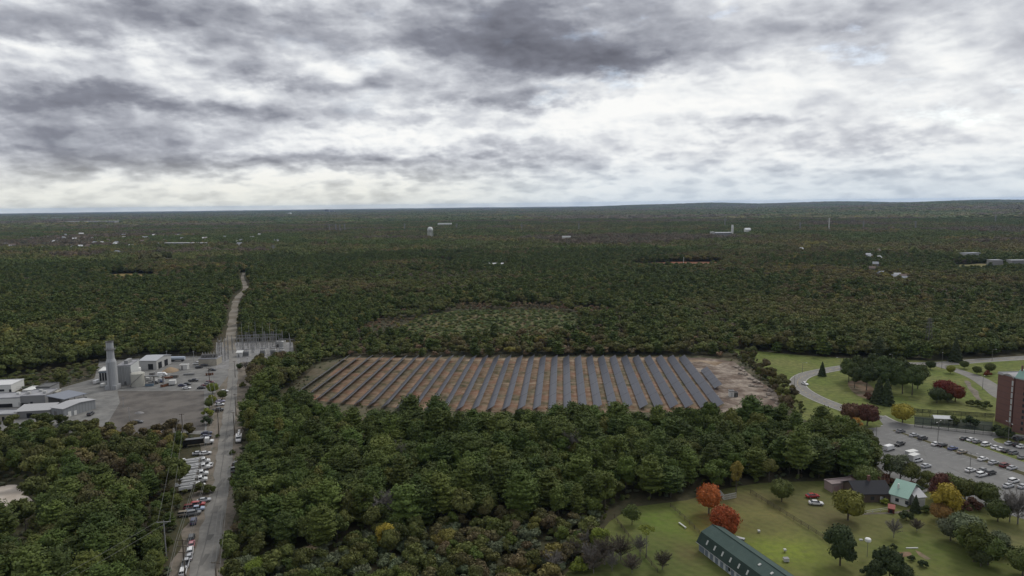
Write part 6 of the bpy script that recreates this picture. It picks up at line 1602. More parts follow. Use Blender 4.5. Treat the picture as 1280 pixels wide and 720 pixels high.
SPX = [
 ('flatpine_', 1068, 485, .8, None, 'small front pine at the left of the clump in the drive loop'), ('flatpine_', 1100, 488, .95, None, 'pine just behind the two big spruces'), ('flatpine_', 1113, 490, .9, None, 'pine just right of the two big spruces'),
 ('flatpine_', 1088, 471, .8, None, 'small back pine at the left of the clump'), ('flatpine_', 1124, 473, .85, None, 'small back pine at the right of the clump'),
 ('slim', 920, 617, 1.05, foliage('ochre_leaves', [(0, (.26, .20, .04)), (1, (.20, .17, .04))], rnd=.2), 'slim yellow brown tree at the grove edge above the orange maple'),
 ('rounda', 977, 627, .78, OLIVE, 'lone round green tree at the top of the right paddock'),
 ('egg', 1182, 650, 1.0, YELLOW, 'bright yellow tree right of the white garage'),
 ('rounda', 1176, 652, .62, foliage('orange_brown_leaves', [(0, (.26, .14, .05)), (1, (.22, .13, .05))], rnd=.2), 'low orange brown tree at the foot of the bright yellow tree'),
 ('egg', 1174, 626, .80, MAROON, 'dark maroon tree behind the bright yellow tree'),
 ('rounda', 1187, 622, .84, None, 'large round dark green tree at the near edge of the lot, left of two'), ('rounda', 1206, 625, .76, None, 'dark green tree between two others at the near edge of the lot'),
 ('rounda', 1232, 632, .80, None, 'large round dark green tree at the near edge of the lot, right of the pair'), ('rounda', 1159, 606, .52, None, 'small round tree with a visible trunk left of the big dark trees'),
 ('rounda', 1081, 612, .88, foliage('fresh_green_leaves', [(0, (.085, .125, .030)), (1, (.095, .13, .035))], rnd=.2), 'fresh green spreading tree behind the brown shed'),
 ('willow', 1125, 602, .95, None, 'tall grey green willow at the left edge of the car park'), ('willow', 1112, 598, .85, OLIVE, 'olive feathery tree left of the tall willow'), ('willow', 1139, 606, .78, BROAD, 'smaller feathery tree in front of the box trailers'),
 ('rounda', 1060, 650, 1.0, foliage('yellow_green_leaves', [(0, (.15, .15, .028)), (1, (.13, .14, .03))], rnd=.2), 'wide yellow green tree in front of the dark roofed house'),
 ('egg', 1050, 707, .98, DKGREEN, 'dark leafy tree with narrow foot between the paddock fence and the big lawn'),
 ('flatpine', 1112, 726, .68, DKGREEN, 'dark evergreen at the bottom edge right of the bird house'), ('rounda', 1127, 729, .55, DKGREEN, 'lower dark tree at the bottom edge right of the dark evergreen'), ('egg', 1094, 730, .55, DKGREEN, 'narrow dark tree at the bottom edge left of the dark evergreen'), ('bush', 1085, 722, .9, DKGREEN, 'dark shrub at the foot of the bird house pole'),
 ('rounda', 1205, 680, .95, GREYG, 'large grey green tree under the bright yellow tree'), ('rounda', 1188, 676, .72, GREYG, 'smaller grey green tree at the left end of the clump on the big lawn'),
 ('flatpine', 1217, 702, .85, None, 'dark spreading pine in the clump on the big lawn'), ('rounda', 1235, 706, .86, OLIVE, 'olive tree at the right of the clump on the big lawn'), ('rounda', 1247, 690, .62, GREYG, 'pale green low tree behind the clump on the big lawn'),
 ('rounda', 1226, 708, .60, DKGREEN, 'dark low tree at the front of the clump on the big lawn'), ('rounda', 1213, 693, .8, OLIVE, 'olive tree in the middle of the clump on the big lawn'),
 ('bush', 1264, 698, 1.05, DKGREEN, 'round dark bush standing alone near the right edge'), ('rounda', 1247, 652, .72, OLIVE, 'mid green tree between the dark trees and the bare one at right'), ('rounda', 1278, 720, .8, OLIVE, 'green tree at the bottom right corner'),
 ('bare', 1272, 655, 1.2, None, 'tall bare grey tree at the right edge of the lawn'), ('bare', 1262, 652, .9, None, 'smaller bare grey tree left of the tall bare one'),
 ('bare', 1117, 672, .62, None, 'thin bare tree in the middle of the big lawn'), ('bare_b', 1146, 664, .5, None, 'small leafless bush right of the thin bare tree'),
 ('spruce', 1144, 640, .52, None, 'small blue grey evergreen in front of the white garage'), ('bush', 1133, 651, 1.0, DKGREEN, 'dark olive bush on the lawn below the green roofed house'), ('bush', 1158, 641, .8, OLIVE, 'small olive bush right of the white garage'),
 ('bush', 1107, 631, .7, LIME, 'bright green bush at the front wall of the dark roofed house'), ('bush', 1100, 609, 1.1, MAROON, 'maroon bush behind the dark roofed house'), ('bush', 1106, 606, 1.2, MAROON, 'second maroon bush nearer the car park'), ('bush', 1140, 615, 1.1, MAROON, 'dark red bush behind the white garage'),
 ('bush', 1153, 611, 1.1, BROAD, 'brown hedge bush behind the white garage'), ('bush', 1204, 640, 1.2, MAROON, 'maroon hedge bush under the dark green trees'), ('bush', 1216, 637, 1.2, MAROON, 'maroon hedge bush at the right under the dark green trees'),
 ('bush', 1117, 686, .45, DKGREEN, 'small dark clump of grass on the big lawn near the plank'), ('bush', 1140, 701, .5, DKGREEN, 'small dark clump at the bottom of the big lawn'), ('bush', 1154, 709, .62, DKGREEN, 'dark flat bush right of the small dark clump'), ('bush', 1131, 709, .4, OLIVE, 'tiny olive clump at the bottom of the big lawn'),
 ('thin_top', 808, 697, .95, None, 'thin bare trunked tree with a tuft of yellow leaves on top'), ('bare', 800, 694, .62, None, 'bare grey shrub beside the thin yellow topped tree'), ('bare_b', 828, 712, .72, None, 'brown leafless shrub at the left of the long barn'),
 ('bare_b', 716, 700, .8, None, 'brown leafless bush at the left edge of the paddock grass'), ('bare', 728, 690, .7, None, 'slim bare tree between scrub and paddock grass'), ('bare_b', 742, 716, .85, None, 'wide leafless bush at the bottom edge left of the barn'), ('bare', 765, 714, .6, None, 'small bare tree at the bottom edge of the paddock'),
 ('bush', 735, 704, 1.2, BROAD, 'brownish bush among the bare trees left of the paddock'), ('bush', 748, 700, .9, GREYG, 'grey green bush among the bare trees left of the paddock'), ('bush', 722, 714, 1.2, LIME, 'yellow green bush at the bottom edge left of the paddock'), ('bare_b', 790, 716, .7, None, 'leafless bush at the bottom edge below the thin yellow topped tree'),
 ('bare_b', 776, 700, .95, None, 'brown grey bare tree at the left fence of the paddock'), ('bare_b', 756, 706, 1.05, None, 'wide bare tree left of the paddock among the scrub'), ('bare', 737, 712, .8, None, 'pale bare tree at the bottom of the scrub'),
 ('bare', 692, 716, .7, None, 'pale bare tree in the scrub at the bottom centre'), ('willow', 749, 690, .7, LIME, 'lime green young tree left of the bare trees'), ('willow', 790, 656, .62, OLIVE, 'small leaning green tree at the upper left corner of the paddock'),
 ('egg', 482, 690, .72, YELLOW, 'small bright yellow topped tree at the foot of the pine grove'), ('rounda', 321, 724, .60, LIME, 'yellow green round tree at the bottom right of the road'), ('rounda', 560, 686, .62, foliage('mustard_leaves', [(0, (.17, .14, .03)), (1, (.15, .13, .035))], rnd=.2), 'mustard coloured tree in the scrub right of the yellow topped tree'),
 ('rounda', 640, 668, .5, RUSTY, 'rusty brown tree in the scrub at the grove foot'), ('rounda', 386, 706, .55, RUSTY, 'rusty brown low tree in the scrub at lower left'), ('bush', 300, 664, 1.1, RUSTY, 'rusty brown bush at the right kerb of the road'), ('rounda', 548, 700, .5, YELLOW, 'pale yellow low tree in the scrub at the bottom centre') if False else ('bush', 545, 700, 1.2, OLIVE, 'olive bush in the scrub at the bottom centre'),
 ('bare', 478, 655, 1.2, None, 'dead grey tree standing in a gap of the pine grove at left'), ('bare', 714, 580, 1.5, None, 'dead grey branched tree in the middle of the pine grove'), ('bare', 388, 650, 1.1, None, 'dead pale trunk in the shade at the left of the pine grove'), ('bare', 497, 590, 1.3, None, 'dead grey tree high in the pine grove'),
 ('egg', 130, 642, .7, YELLOW, 'pale yellow tree in the middle of the left wood') if False else ('egg', 128, 640, .72, foliage('gold_brown_leaves', [(0, (.20, .15, .05)), (1, (.18, .14, .05))], rnd=.2), 'golden brown tree in the middle of the left wood'),
 ('egg', 112, 728, .62, MATS['gold_brown_leaves'] if 'gold_brown_leaves' in MATS else None, 'golden brown tree at the bottom of the left wood'),
 ('bush', 262, 616, .9, OLIVE, 'round bush on the verge below the utility trucks'), ('bush', 252, 618, 1.3, BROAD, 'wide bush on the verge just left of the round one'), ('bush', 272, 547, .5, OLIVE, 'small bush at the foot of the tall pole on the left verge'),
 ('bush', 290, 568, .6, OLIVE, 'small bush in the roadside pullout on the right'), ('bush', 293, 603, .9, BROAD, 'bush on the right verge below the dark pickup'), ('bush', 303, 484, .9, BROAD, 'small bush on the bare clearing right of the road'),
 ('rounda', 266, 492, .62, LIME, 'yellow green tree at the corner of the plant yard beside the road'), ('rounda', 278, 499, .5, OLIVE, 'low round tree on the verge below the yellow green one'), ('rounda', 262, 510, .5, OLIVE, 'olive tree on the right edge of the dark packed lot'),
 ('bush', 260, 521, 1.3, LIME, 'yellowish bush lowest on the right edge of the dark packed lot'), ('bush', 259, 531, 1.2, DKGREEN, 'dark bush at the near right corner of the dark packed lot'), ('bush', 265, 503, 1.2, LIME, 'yellowish bush between two trees right of the dark packed lot'),
 ('rounda', 300, 462, .42, DKGREEN, 'small dark round tree beside the substation hut') , ('bare', 307, 463, .6, None, 'bare grey tree beside the small dark one at the substation'),
 ('spruce', 1027.6, 470, .76, None, 'lone dark conical spruce inside the drive loop'),
 ('spruce', 1098, 504, 1.22, None, 'left of two big dark spruces in the drive loop'), ('spruce', 1108, 506, 1.2, None, 'right of two big dark spruces in the drive loop'),
 ('flatpine_', 1061, 478, .92, None, 'leftmost flat topped pine of the clump in the drive loop'), ('flatpine_', 1075, 474, .95, None, 'flat topped pine second from the left in the clump'), ('flatpine_', 1083, 488, 1.0, None, 'front pine of the clump showing its leaning trunk'),
 ('flatpine_', 1094, 476, 1.05, None, 'pine in the back of the clump behind the spruces'), ('flatpine_', 1106, 478, 1.05, None, 'tall pine in the centre of the clump'), ('flatpine_', 1119, 480, 1.0, None, 'pine right of centre in the clump'),
 ('flatpine_', 1128, 492, 1.05, None, 'front pine right of the two spruces'), ('flatpine_', 1140, 494, 1.05, None, 'rightmost front pine of the clump'), ('flatpine_', 1147, 486, .95, None, 'rightmost back pine of the clump'), ('flatpine_', 1134, 480, .9, None, 'back pine at the right of the clump'),
 ('rounda', 1064, 529, .95, MAROON, 'left of two maroon trees beside the drive'), ('rounda', 1084, 532, 1.02, MAROON, 'right of two maroon trees beside the drive'), ('bush', 1085, 500, 1.2, MAROON, 'small maroon bush at the foot of the pine clump'),
 ('rounda', 1128, 529, .92, foliage('golden_green_leaves', [(0, (.30, .25, .035)), (1, (.27, .24, .04))], rnd=.15), 'golden yellow round tree beside the court'),
 ('egg', 1069, 543, .62, foliage('amber_leaves', [(0, (.42, .23, .04)), (1, (.38, .22, .04))], rnd=.1), 'amber tree at the car park corner of the grove'),
 ('rounda', 1180, 498, 1.0, CRIMSON, 'crimson tree left of two in the drive loop'), ('rounda', 1194, 502, .9, CRIMSON, 'crimson tree right of two in the drive loop'), ('rounda', 1171, 504, .82, DKGREEN, 'dark green tree left of the crimson trees'), ('rounda', 1184, 503, .5, DKGREEN, 'low dark green tree below the crimson trees'),
 ('rounda', 1188, 467, .5, LIME, 'small lime yellow tree at the fork of the drives'), ('rounda', 1163, 462, .55, DKGREEN, 'small dark round tree left of the fork of the drives'),
 ('rounda', 1221, 468, .5, OLIVE, 'low round tree left of the red shrub by the far drive'), ('rounda', 1237, 466, .6, OLIVE, 'low round tree right of the red shrub by the far drive'), ('bush', 1233.5, 470, 1.0, CRIMSON, 'small bright red shrub by the far drive'), ('rounda', 1205, 461, .5, BROAD, 'low brown tree by the far drive'),
 ('bush', 1213, 507, .9, BROAD, 'left of three bushes on the grass above the court'), ('bush', 1222, 508, 1.0, BROAD, 'middle of three bushes on the grass above the court'), ('bush', 1232, 511, 1.2, OLIVE, 'right of three bushes on the grass above the court'),
 ('bush', 1213, 533, 1.4, DKGREEN, 'dark bush inside the court by the mesh fence'), ('bush', 1192, 531, 1.2, BROAD, 'brown bush inside the court beside the marquee'), ('bush', 1247, 545, 1.4, DKGREEN, 'dark shrub at the foot of the brick tower, left of two'), ('bush', 1256, 548, 1.5, DKGREEN, 'dark shrub at the foot of the brick tower, right of two'),
 ('spruce', 1194, 452, 1.35, None, 'very tall dark conifer behind the far drive'), ('pine1', 1098, 450, .75, DKGREEN, 'tall dark tree behind the far drive left of the lattice pylon'),
]
for row in SPX:
    key, px_, py_, s_, m_, lb = row
    if key == 'flatpine_': key, s_, m_ = 'flatpine', s_ * 1.05, DKPINE
    cat = 'bush' if key == 'bush' else 'tree'
    T_(key, px_, py_, s_ * (1.12 if key != 'spruce' else 1.0), m_, lb, cat)
# ---- sample positions
PTS = []   # x, y, kindkey, scale, zone
def jitter_pick(keys, g): return keys[int(g.integers(len(keys)))]
g0 = np.random.default_rng(5)
def rough_noise(x, y, s, o=0.0): return mnoise.noise(Vector((x * s, y * s, o)))
# near woods
X, Y = grid(-330, 330, 120, 445, 5.7, 3)
zp, zs, zl, zg, ze, zr = (pip(X, Y, z) for z in (ZPINE, ZSCRUB, ZLEFT, ZSUBG, ZEAST, ZROADR))
bad = near(X, Y, road_c, 7.5) | near(X, Y, pull_c, 4) | pip(X, Y, [(p.x, p.y) for p in pull2_c]) | pip(X, Y, [(p.x, p.y) for p in sand_c]) | near(X, Y, lot_c, 3.5)
bad |= pip(X, Y, [(p.x, p.y) for p in padd_c]) & ~zs
for i in range(len(X)):
    x, y = X[i], Y[i]
    if bad[i]: continue
    n = rough_noise(x, y, .02, 3)
    px_, py_, _ = pix(x, y)
    if zp[i]:
        s = g0.uniform(.66, 1.0) * (1 + .25 * rough_noise(x, y, .03, 8))
        if g0.random() < .10 + .10 * (n > .15) + .3 * (py_ > 655): PTS.append((x, y, jitter_pick(['oak0', 'oak1', 'oak3'], g0), s * .95, 'grove'))
        elif g0.random() < .34 + .5 * max(0, rough_noise(x, y, .018, 12)): PTS.append((x, y, jitter_pick(['green0', 'green1', 'green2'], g0), s * 1.08, 'grove'))
        elif g0.random() < .95: PTS.append((x, y, jitter_pick(['pine0', 'pine1', 'pine2', 'pine3', 'pine4'], g0), s, 'grove'))
    elif zs[i]:
        for q in range(2):
            PTS.append((x + g0.uniform(-3, 3), y + g0.uniform(-3, 3), jitter_pick(['scrub0', 'scrub1', 'scrub2', 'scrub1', 'scrub1'], g0), g0.uniform(.8, 1.5), 'scrub'))
        k = g0.random()
        if k < .40: PTS.append((x, y, jitter_pick(['oak0', 'oak2', 'oak4', 'green0', 'green2'], g0), g0.uniform(.42, .72), 'scrub'))
        elif k < .34 and y > 205: PTS.append((x, y, 'pine2', g0.uniform(.45, .7), 'scrub'))
        else:
            PTS.append((x, y, jitter_pick(['scrub0', 'scrub1', 'scrub2'], g0), g0.uniform(.7, 1.35), 'scrub'))
    elif zl[i]:
        if px_ < 46 and 606 < py_ < 655: continue
        if px_ < 60 and 600 < py_ < 706:
            if g0.random() < .6: PTS.append((x, y, jitter_pick(['scrub0', 'scrub1'], g0), g0.uniform(.5, .8), 'left')); continue
        pin = (.04 if py_ < 618 else .40) + .3 * n
        edge = min(1, max(.52, (py_ - 528) / 50))
        s = g0.uniform(.62, .98) * edge
        if px_ > 150 and py_ > 625: s *= max(.5, 1 - (px_ - 150) / 110)
        if py_ < 553: PTS.append((x, y, jitter_pick(['scrub0', 'scrub2'], g0), g0.uniform(1.0, 1.6), 'left')); continue
        if g0.random() < pin: PTS.append((x, y, jitter_pick(['pine0', 'pine2', 'pine4'], g0), s * .95, 'left'))
        else: PTS.append((x, y, jitter_pick(['oak0', 'oak1', 'oak2', 'oak3', 'oak4', 'green0', 'green1'], g0), s, 'left'))
    elif zg[i]: PTS.append((x, y, jitter_pick(['oak0', 'oak1', 'pine2', 'oak3'], g0), g0.uniform(.75, 1.0), 'substation'))
    elif ze[i]: PTS.append((x, y, jitter_pick(['oak2', 'oak4', 'scrub2'], g0), g0.uniform(.5, .75), 'east'))
    elif zr[i]: PTS.append((x, y, jitter_pick(['oak0', 'oak2', 'scrub2', 'oak4'], g0), g0.uniform(.4, .75), 'roadside'))

def area(x, y, zone):
    px_, py_, _ = pix(x, y)
    if zone == 'grove':
        col = ('beside the long road' if px_ < 400 else 'left of centre' if px_ < 560 else 'at the centre' if px_ < 720 else 'right of centre' if px_ < 880 else 'at the right end' if px_ < 990 else 'nearest the car park')
        row = ('back edge' if y > 283 else 'upper middle' if y > 262 else 'lower middle' if y > 240 else 'front edge')
        return 'grove, %s, %s' % (row, col)
    if zone == 'scrub':
        return ('scrub by the road' if px_ < 360 else 'scrub left of bottom centre' if px_ < 440 else 'scrub near bottom centre' if px_ < 520 else 'scrub right of bottom centre' if px_ < 600 else 'scrub towards the paddock' if px_ < 680 else 'scrub beside the paddock') + (', under the grove' if py_ < 690 else ', at the bottom edge')
    if zone == 'left':
        col = 'beside the pale sand clearing' if px_ < 75 else 'in the middle' if px_ < 150 else 'near the parked vehicles'
        row = 'yard side' if py_ < 570 else 'upper part' if py_ < 605 else 'lower part' if py_ < 660 else 'bottom edge'
        return 'left wood, %s, %s' % (row, col)
    return {'substation': 'small wood between substation and solar field', 'east': 'belt by the hospital lawn, ' + ('far end' if y > 400 else 'middle' if y > 345 else 'near end'),
            'roadside': 'road corner left of the solar field'}[zone]
KIND = {'green': 'round mid green tree', 'pine': 'dark green pine', 'oak': 'olive broadleaf tree', 'scrub': 'low leafy shrub'}
GRP = {'grove': 'central grove', 'scrub': 'scrub below the grove', 'left': 'wood left of the road', 'substation': 'wood by the substation', 'east': 'eastern belt', 'roadside': 'roadside corner'}
def nlabel(x, y, fam, zone, s): return sizew(fam, s) + ' ' + KIND[fam] + ' in the ' + area(x, y, zone)
def sizew(fam, s):
    a, b = {'pine': (.66, .84), 'oak': (.6, .82), 'green': (.7, .9), 'scrub': (.95, 1.2)}[fam]
    return 'small' if s < a else 'large' if s > b else 'middling'
def inframe(x, y, m=70):
    px_, py_, w = pix(x, y, 8)
    return -m < px_ < 1280 + m and py_ < 720 + m
PTS.sort(key=lambda p: math.hypot(p[0], p[1]))
cnt = {'green': 0, 'pine': 0, 'oak': 0, 'scrub': 0}
STUFF = []  # x, y, z, key, sxy, sz
for (x, y, key, s, zone) in PTS:
    fam = key.rstrip('0123456789')
    vis = inframe(x, y, 0)
    if not inframe(x, y, 160): continue
    cf = 'oak' if fam == 'green' else fam
    if vis and cnt[cf] < 300:
        cnt[cf] += 1
        if fam == 'scrub':
            place(key, x, y, s, nlabel(x, y, fam, zone, s), 'shrub', sizew(fam, s) + ' shrubs: ' + area(x, y, zone))
        else: place(key, x, y, s, nlabel(x, y, fam, zone, s), 'tree', sizew(fam, s) + ' ' + KIND[fam] + 's: ' + area(x, y, zone), sz=s * g0.uniform(.85, 1.12))
    else: STUFF.append((x, y, 0, key, s, s))
print('individual trees', cnt, 'stuff near', len(STUFF))

# ---- the woodland beyond: one object
FG = np.random.default_rng(21)
def wedge(X, Y, lim=44): return (np.abs(np.degrees(np.arctan2(X, Y))) < lim)
def clear_mask(X, Y):
    b = near(X, Y, trail_c, 8.5) | near(X, Y, road_c, 9) | near(X, Y, d1_c, 9)
    for c in (yard_c, sub_c, young_c, red_c, ocl_c, sand_c, lawn_c, padd_c, lot_c, field_c, *mead_cs): b |= pip(X, Y, [(p.x, p.y) for p in c])
    for (kx, ky), rad in KEEP:
        b |= np.hypot(X - kx, Y - ky) < rad
        ln = math.hypot(kx, ky); ux, uy = kx / ln, ky / ln              # keep the view side of far buildings open, as their own grounds
        s = X * ux + Y * uy; c = np.abs(X * uy - Y * ux)
        gap = min(rad * 1.2 + 14, 60) if rad < 60 else 200
        b |= (s < ln) & (s > ln - gap) & (c < rad * .8)
    return b
# middle distance: single crowns
X, Y = grid(-1450, 1450, 380, 1450, 5.5, 8)
RR = np.hypot(X, Y)
wpx, wpy, _ = pixv(X, Y)
k = wedge(X, Y) & (RR < 1430) & (Y > 380)
k &= ~((wpy > 462) & (X > -95) & (wpx < 1000)) & ~((wpy > 548) & (wpx < 300))
X, Y, RR, wpx, wpy = X[k], Y[k], RR[k], wpx[k], wpy[k]
k = ~clear_mask(X, Y)
for z in (ZPINE, ZSCRUB, ZLEFT, ZSUBG, ZEAST, ZROADR): k &= ~pip(X, Y, z)
k &= ~pip(X, Y, gp((262, 426), (372, 426), (372, 470), (262, 470)))
LOWS = pip(X, Y, gp((40, 466), (124, 452), (120, 473), (60, 488), (14, 490), (-60, 492), (-60, 480)))
X, Y, RR, wpx, wpy, LOWS = X[k], Y[k], RR[k], wpx[k], wpy[k], LOWS[k]
fringe = pip(X, Y, gp((478, 416), (515, 393), (560, 386), (640, 383), (712, 385), (742, 396), (738, 408), (728, 398), (705, 389), (640, 387), (560, 390), (520, 399), (498, 412), (515, 424)))
fringe_ = near(X, Y, catmull([G(*p) for p in [(482, 416), (500, 404), (522, 393), (560, 387), (640, 384.5), (712, 386), (742, 396)]], 10), 25)
behind = (wpy > 428) & (wpx > 400) & (wpx < 930)
for i in range(len(X)):
    x, y = float(X[i]), float(Y[i])
    n = rough_noise(x, y, .0042, 2) + .5 * rough_noise(x, y, .013, 7)
    pine = .62 - 1.6 * max(0, n) + .6 * max(0, -n) - (.42 if wpx[i] > 860 else 0) - (.25 if wpy[i] > 428 and wpx[i] < 340 else 0) - (.1 if wpy[i] < 325 else 0)
    s = FG.uniform(.60, .90) * (1 + .2 * n)
    if LOWS[i]: STUFF.append((x, y, 0, 'scrub%d' % FG.integers(3), s * 1.1, s * .7)); continue
    n2 = rough_noise(x * .6, y, .0065, 21) + .4 * rough_noise(x, y, .02, 31)
    n3 = rough_noise(x * .5, y, .008, 41)
    s *= 1 + .35 * n3
    if fringe_[i]:
        if FG.random() < .3: STUFF.append((x, y, 0, ['light0', 'scrub0', 'far1', 'brown1'][FG.integers(4)], s * .6, s * .5)); continue
        if rough_noise(x, y, .02, 77) < -.05: STUFF.append((x, y, 0, 'far%d' % FG.integers(4), s, s * .9)); continue
        STUFF.append((x, y, 0, 'rust%d' % FG.integers(2), s * .62, s * .6)); continue
    if behind[i]:
        q = FG.random(); s *= .82
        STUFF.append((x, y, 0, 'rust%d' % FG.integers(2) if q < .26 else ('farpine%d' % FG.integers(3) if q < .45 else 'far%d' % FG.integers(4)), s, s * (.8 if wpy[i] > 440 else 1.0))); continue
    if FG.random() < min(.6, max(0, (n2 - .18) * 2.6)) and wpy[i] < 445: STUFF.append((x, y, 0, 'brown%d' % FG.integers(2), s * .95, s * .85)); continue
    if FG.random() < (.03 if n2 > -.2 else .22): STUFF.append((x, y, 0, 'light%d' % FG.integers(2), s * 1.05, s)); continue
    if FG.random() < pine: STUFF.append((x, y, 0, 'farpine%d' % FG.integers(3), s, s * FG.uniform(.8, 1.1)))
    elif FG.random() < .97: STUFF.append((x, y, 0, 'far%d' % FG.integers(4), s * 1.02, s * FG.uniform(.8, 1.15)))
n_mid = len(STUFF)
# young growth: low scattered pines
X, Y = grid(-330, 200, 480, 800, 4.6, 9)
k = pip(X, Y, [(p.x, p.y) for p in young_c])
for x, y in zip(X[k], Y[k]): STUFF.append((float(x), float(y), 0, 'farpine%d' % FG.integers(3), FG.uniform(.28, .5), FG.uniform(.05, .12)) if FG.random() < .6 else (float(x), float(y), 0, ['scrub0', 'rust0', 'scrub1', 'light1'][FG.integers(4)], FG.uniform(.2, .42), FG.uniform(.12, .25)))
# low scrub on the bank round the solar field, and brush on the bare strip by the belt
X, Y = grid(-150, 190, 290, 455, 3.4, 10)
k = pip(X, Y, [(p.x, p.y) for p in field_c]) & ~pip(X, Y, [(p.x, p.y) for p in soil_c]) & ~pip(X, Y, [(p.x, p.y) for p in strip_c])
for x, y in zip(X[k], Y[k]):
    if FG.random() < .5 * (rough_noise(x, y, .05, 4) > -.1) : STUFF.append((float(x), float(y), 0, 'scrub%d' % FG.integers(3), FG.uniform(.15, .42), FG.uniform(.12, .35)))
# tree floor in the near woods: low growth between the trunks
X, Y = grid(-330, 330, 120, 445, 4.2, 11)
k = np.zeros(len(X), bool)
for z in (ZPINE, ZSCRUB, ZLEFT, ZSUBG, ZEAST, ZROADR): k |= pip(X, Y, z)
k &= ~pip(X, Y, [(p.x, p.y) for p in sand_c]) & ~near(X, Y, road_c, 6.5) & ~pip(X, Y, [(p.x, p.y) for p in padd_c]) & ~near(X, Y, lot_c, 3)
X, Y = X[k], Y[k]
for x, y in zip(X, Y):
    if not inframe(float(x), float(y), 120): continue
    STUFF.append((float(x), float(y), 0, 'scrub%d' % FG.integers(3), FG.uniform(.3, .62), FG.uniform(.25, .6)))
# far woodland as groves
for (r0, r1, st, sc, zc_, seed) in ((1415, 4100, 27, 1.0, 1.0, 12), (4050, 15500, 95, 3.5, 1.35, 13)):
    X, Y = grid(-r1, r1, 0, r1, st, seed)
    RR = np.hypot(X, Y)
    k = wedge(X, Y) & (RR >= r0) & (RR < r1)
    X, Y = X[k], Y[k]
    k = ~clear_mask(X, Y) ; X, Y = X[k], Y[k]
    for x, y in zip(X, Y):
        x, y = float(x), float(y)
        if FG.random() < .03: continue
        s = FG.uniform(.9, 1.15)
        n2 = rough_noise(x * .6, y, .0012 if sc > 2 else .003, 51)
        kk_ = 'gbrown%d' if n2 > .22 else ('gdark%d' if n2 < -.18 else 'grove%d')
        STUFF.append((x, y, hill(x, y) - .5, kk_ % FG.integers(2 if kk_[1] != 'r' else 4), s * sc, s * zc_ * FG.uniform(.8, 1.15)))
for i in range(2):
    FARP['brown%d' % i] = broad_crown('far_crown', BROWNISH, 11, 10, 1.5, 10, 620, .7, 140 + i)
    FARP['light%d' % i] = broad_crown('far_crown', LIGHTOL, 11.5, 10.5, 1.5, 10, 640, .7, 150 + i)
for i in range(2): FARP['rust%d' % i] = broad_crown('far_crown', RUSTY, 9, 8, .5, 10, 520, .7, 130 + i)
for i in range(2):
    FARP['gbrown%d' % i] = grove_mesh('far_grove', BROWNISH, 12, 15, 190 + i)
    FARP['gdark%d' % i] = grove_mesh('far_grove', FARPINE, 12, 15, 195 + i)
print('stuff', len(STUFF), 'mid', n_mid)
protos = {}
for k_, me in FARP.items(): protos[k_] = me
for k_, v in PROTO.items():
    if isinstance(k_, str) and k_.rstrip('0123456789') in ('pine', 'oak', 'scrub', 'green'): protos[k_] = v[0]
keys = [k_ for k_ in protos if any(s[3] == k_ for s in STUFF[:n_mid]) or True]
me = bpy.data.meshes.new('woodland')
N = len(STUFF)
me.vertices.add(N)
arr = np.array([(s[0], s[1], s[2]) for s in STUFF], dtype=np.float32)
me.vertices.foreach_set('co', arr.reshape(-1))
kid = {k_: i for i, k_ in enumerate(keys)}
a1 = me.attributes.new('kind', 'INT', 'POINT'); a1.data.foreach_set('value', np.array([kid[s[3]] for s in STUFF], dtype=np.int32))
a2 = me.attributes.new('size', 'FLOAT_VECTOR', 'POINT'); a2.data.foreach_set('vector', np.array([(s[4], s[4], s[5]) for s in STUFF], dtype=np.float32).reshape(-1))
a3 = me.attributes.new('turn', 'FLOAT_VECTOR', 'POINT'); a3.data.foreach_set('vector', np.stack([FG.uniform(-.05, .05, N), FG.uniform(-.05, .05, N), FG.uniform(0, 6.28, N)], 1).astype(np.float32).reshape(-1))
wo_ = link_obj('woodland', me)
tag(wo_, 'dense autumn woodland of dark pines and olive brown broadleaf trees reaching to the horizon', 'woodland', None, 'stuff')
ng = bpy.data.node_groups.new('woodland', 'GeometryNodeTree')
ng.interface.new_socket('Geometry', in_out='INPUT', socket_type='NodeSocketGeometry')
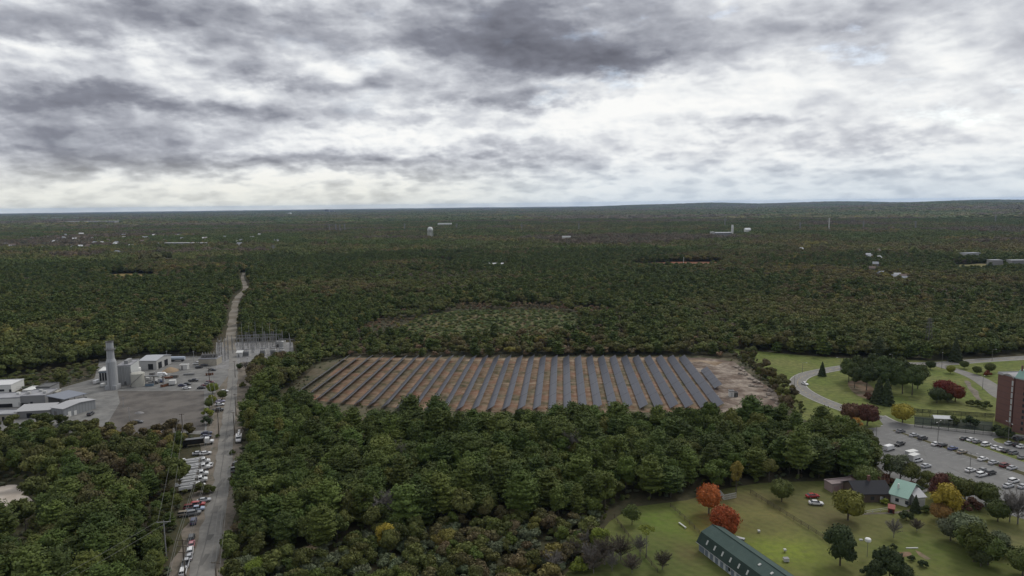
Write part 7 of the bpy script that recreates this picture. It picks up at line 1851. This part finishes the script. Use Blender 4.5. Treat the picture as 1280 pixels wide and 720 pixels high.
ng.interface.new_socket('Geometry', in_out='OUTPUT', socket_type='NodeSocketGeometry')
gi = ng.nodes.new('NodeGroupInput'); go = ng.nodes.new('NodeGroupOutput'); jn = ng.nodes.new('GeometryNodeJoinGeometry')
def attr(nm, typ):
    n = ng.nodes.new('GeometryNodeInputNamedAttribute'); n.data_type = typ; n.inputs[0].default_value = nm; return n.outputs[0]
ak, asz, atr = attr('kind', 'INT'), attr('size', 'FLOAT_VECTOR'), attr('turn', 'FLOAT_VECTOR')
for k_ in keys:
    src = bpy.data.objects.new('leaf_crown', protos[k_])          # mesh carrier, never linked into the scene
    oi = ng.nodes.new('GeometryNodeObjectInfo'); oi.inputs['Object'].default_value = src; oi.inputs['As Instance'].default_value = True
    ip = ng.nodes.new('GeometryNodeInstanceOnPoints')
    cmp_ = ng.nodes.new('FunctionNodeCompare'); cmp_.data_type = 'INT'; cmp_.operation = 'EQUAL'
    ng.links.new(ak, cmp_.inputs[2]); cmp_.inputs[3].default_value = kid[k_]
    ng.links.new(gi.outputs[0], ip.inputs['Points']); ng.links.new(cmp_.outputs[0], ip.inputs['Selection'])
    ng.links.new(oi.outputs['Geometry'], ip.inputs['Instance'])
    ng.links.new(atr, ip.inputs['Rotation']); ng.links.new(asz, ip.inputs['Scale'])
    ng.links.new(ip.outputs[0], jn.inputs[0])
ng.links.new(jn.outputs[0], go.inputs[0])
md = wo_.modifiers.new('woodland', 'NODES'); md.node_group = ng

# ---- the air
HAZE = True
if HAZE:
    hm = bpy.data.materials.new('haze'); hm.use_nodes = True
    T = hm.node_tree; T.nodes.clear()
    o_ = T.nodes.new('ShaderNodeOutputMaterial'); pv = T.nodes.new('ShaderNodeVolumePrincipled')
    pv.inputs['Color'].default_value = (.48, .68, 1.0, 1); pv.inputs['Density'].default_value = 2.3e-5; pv.inputs['Anisotropy'].default_value = .2
    T.links.new(pv.outputs[0], o_.inputs['Volume'])
    hz_ = MB().box((0, 0, 62), (56000, 56000, 160)).part('haze', hm)
    tag(hz_, kind='stuff')
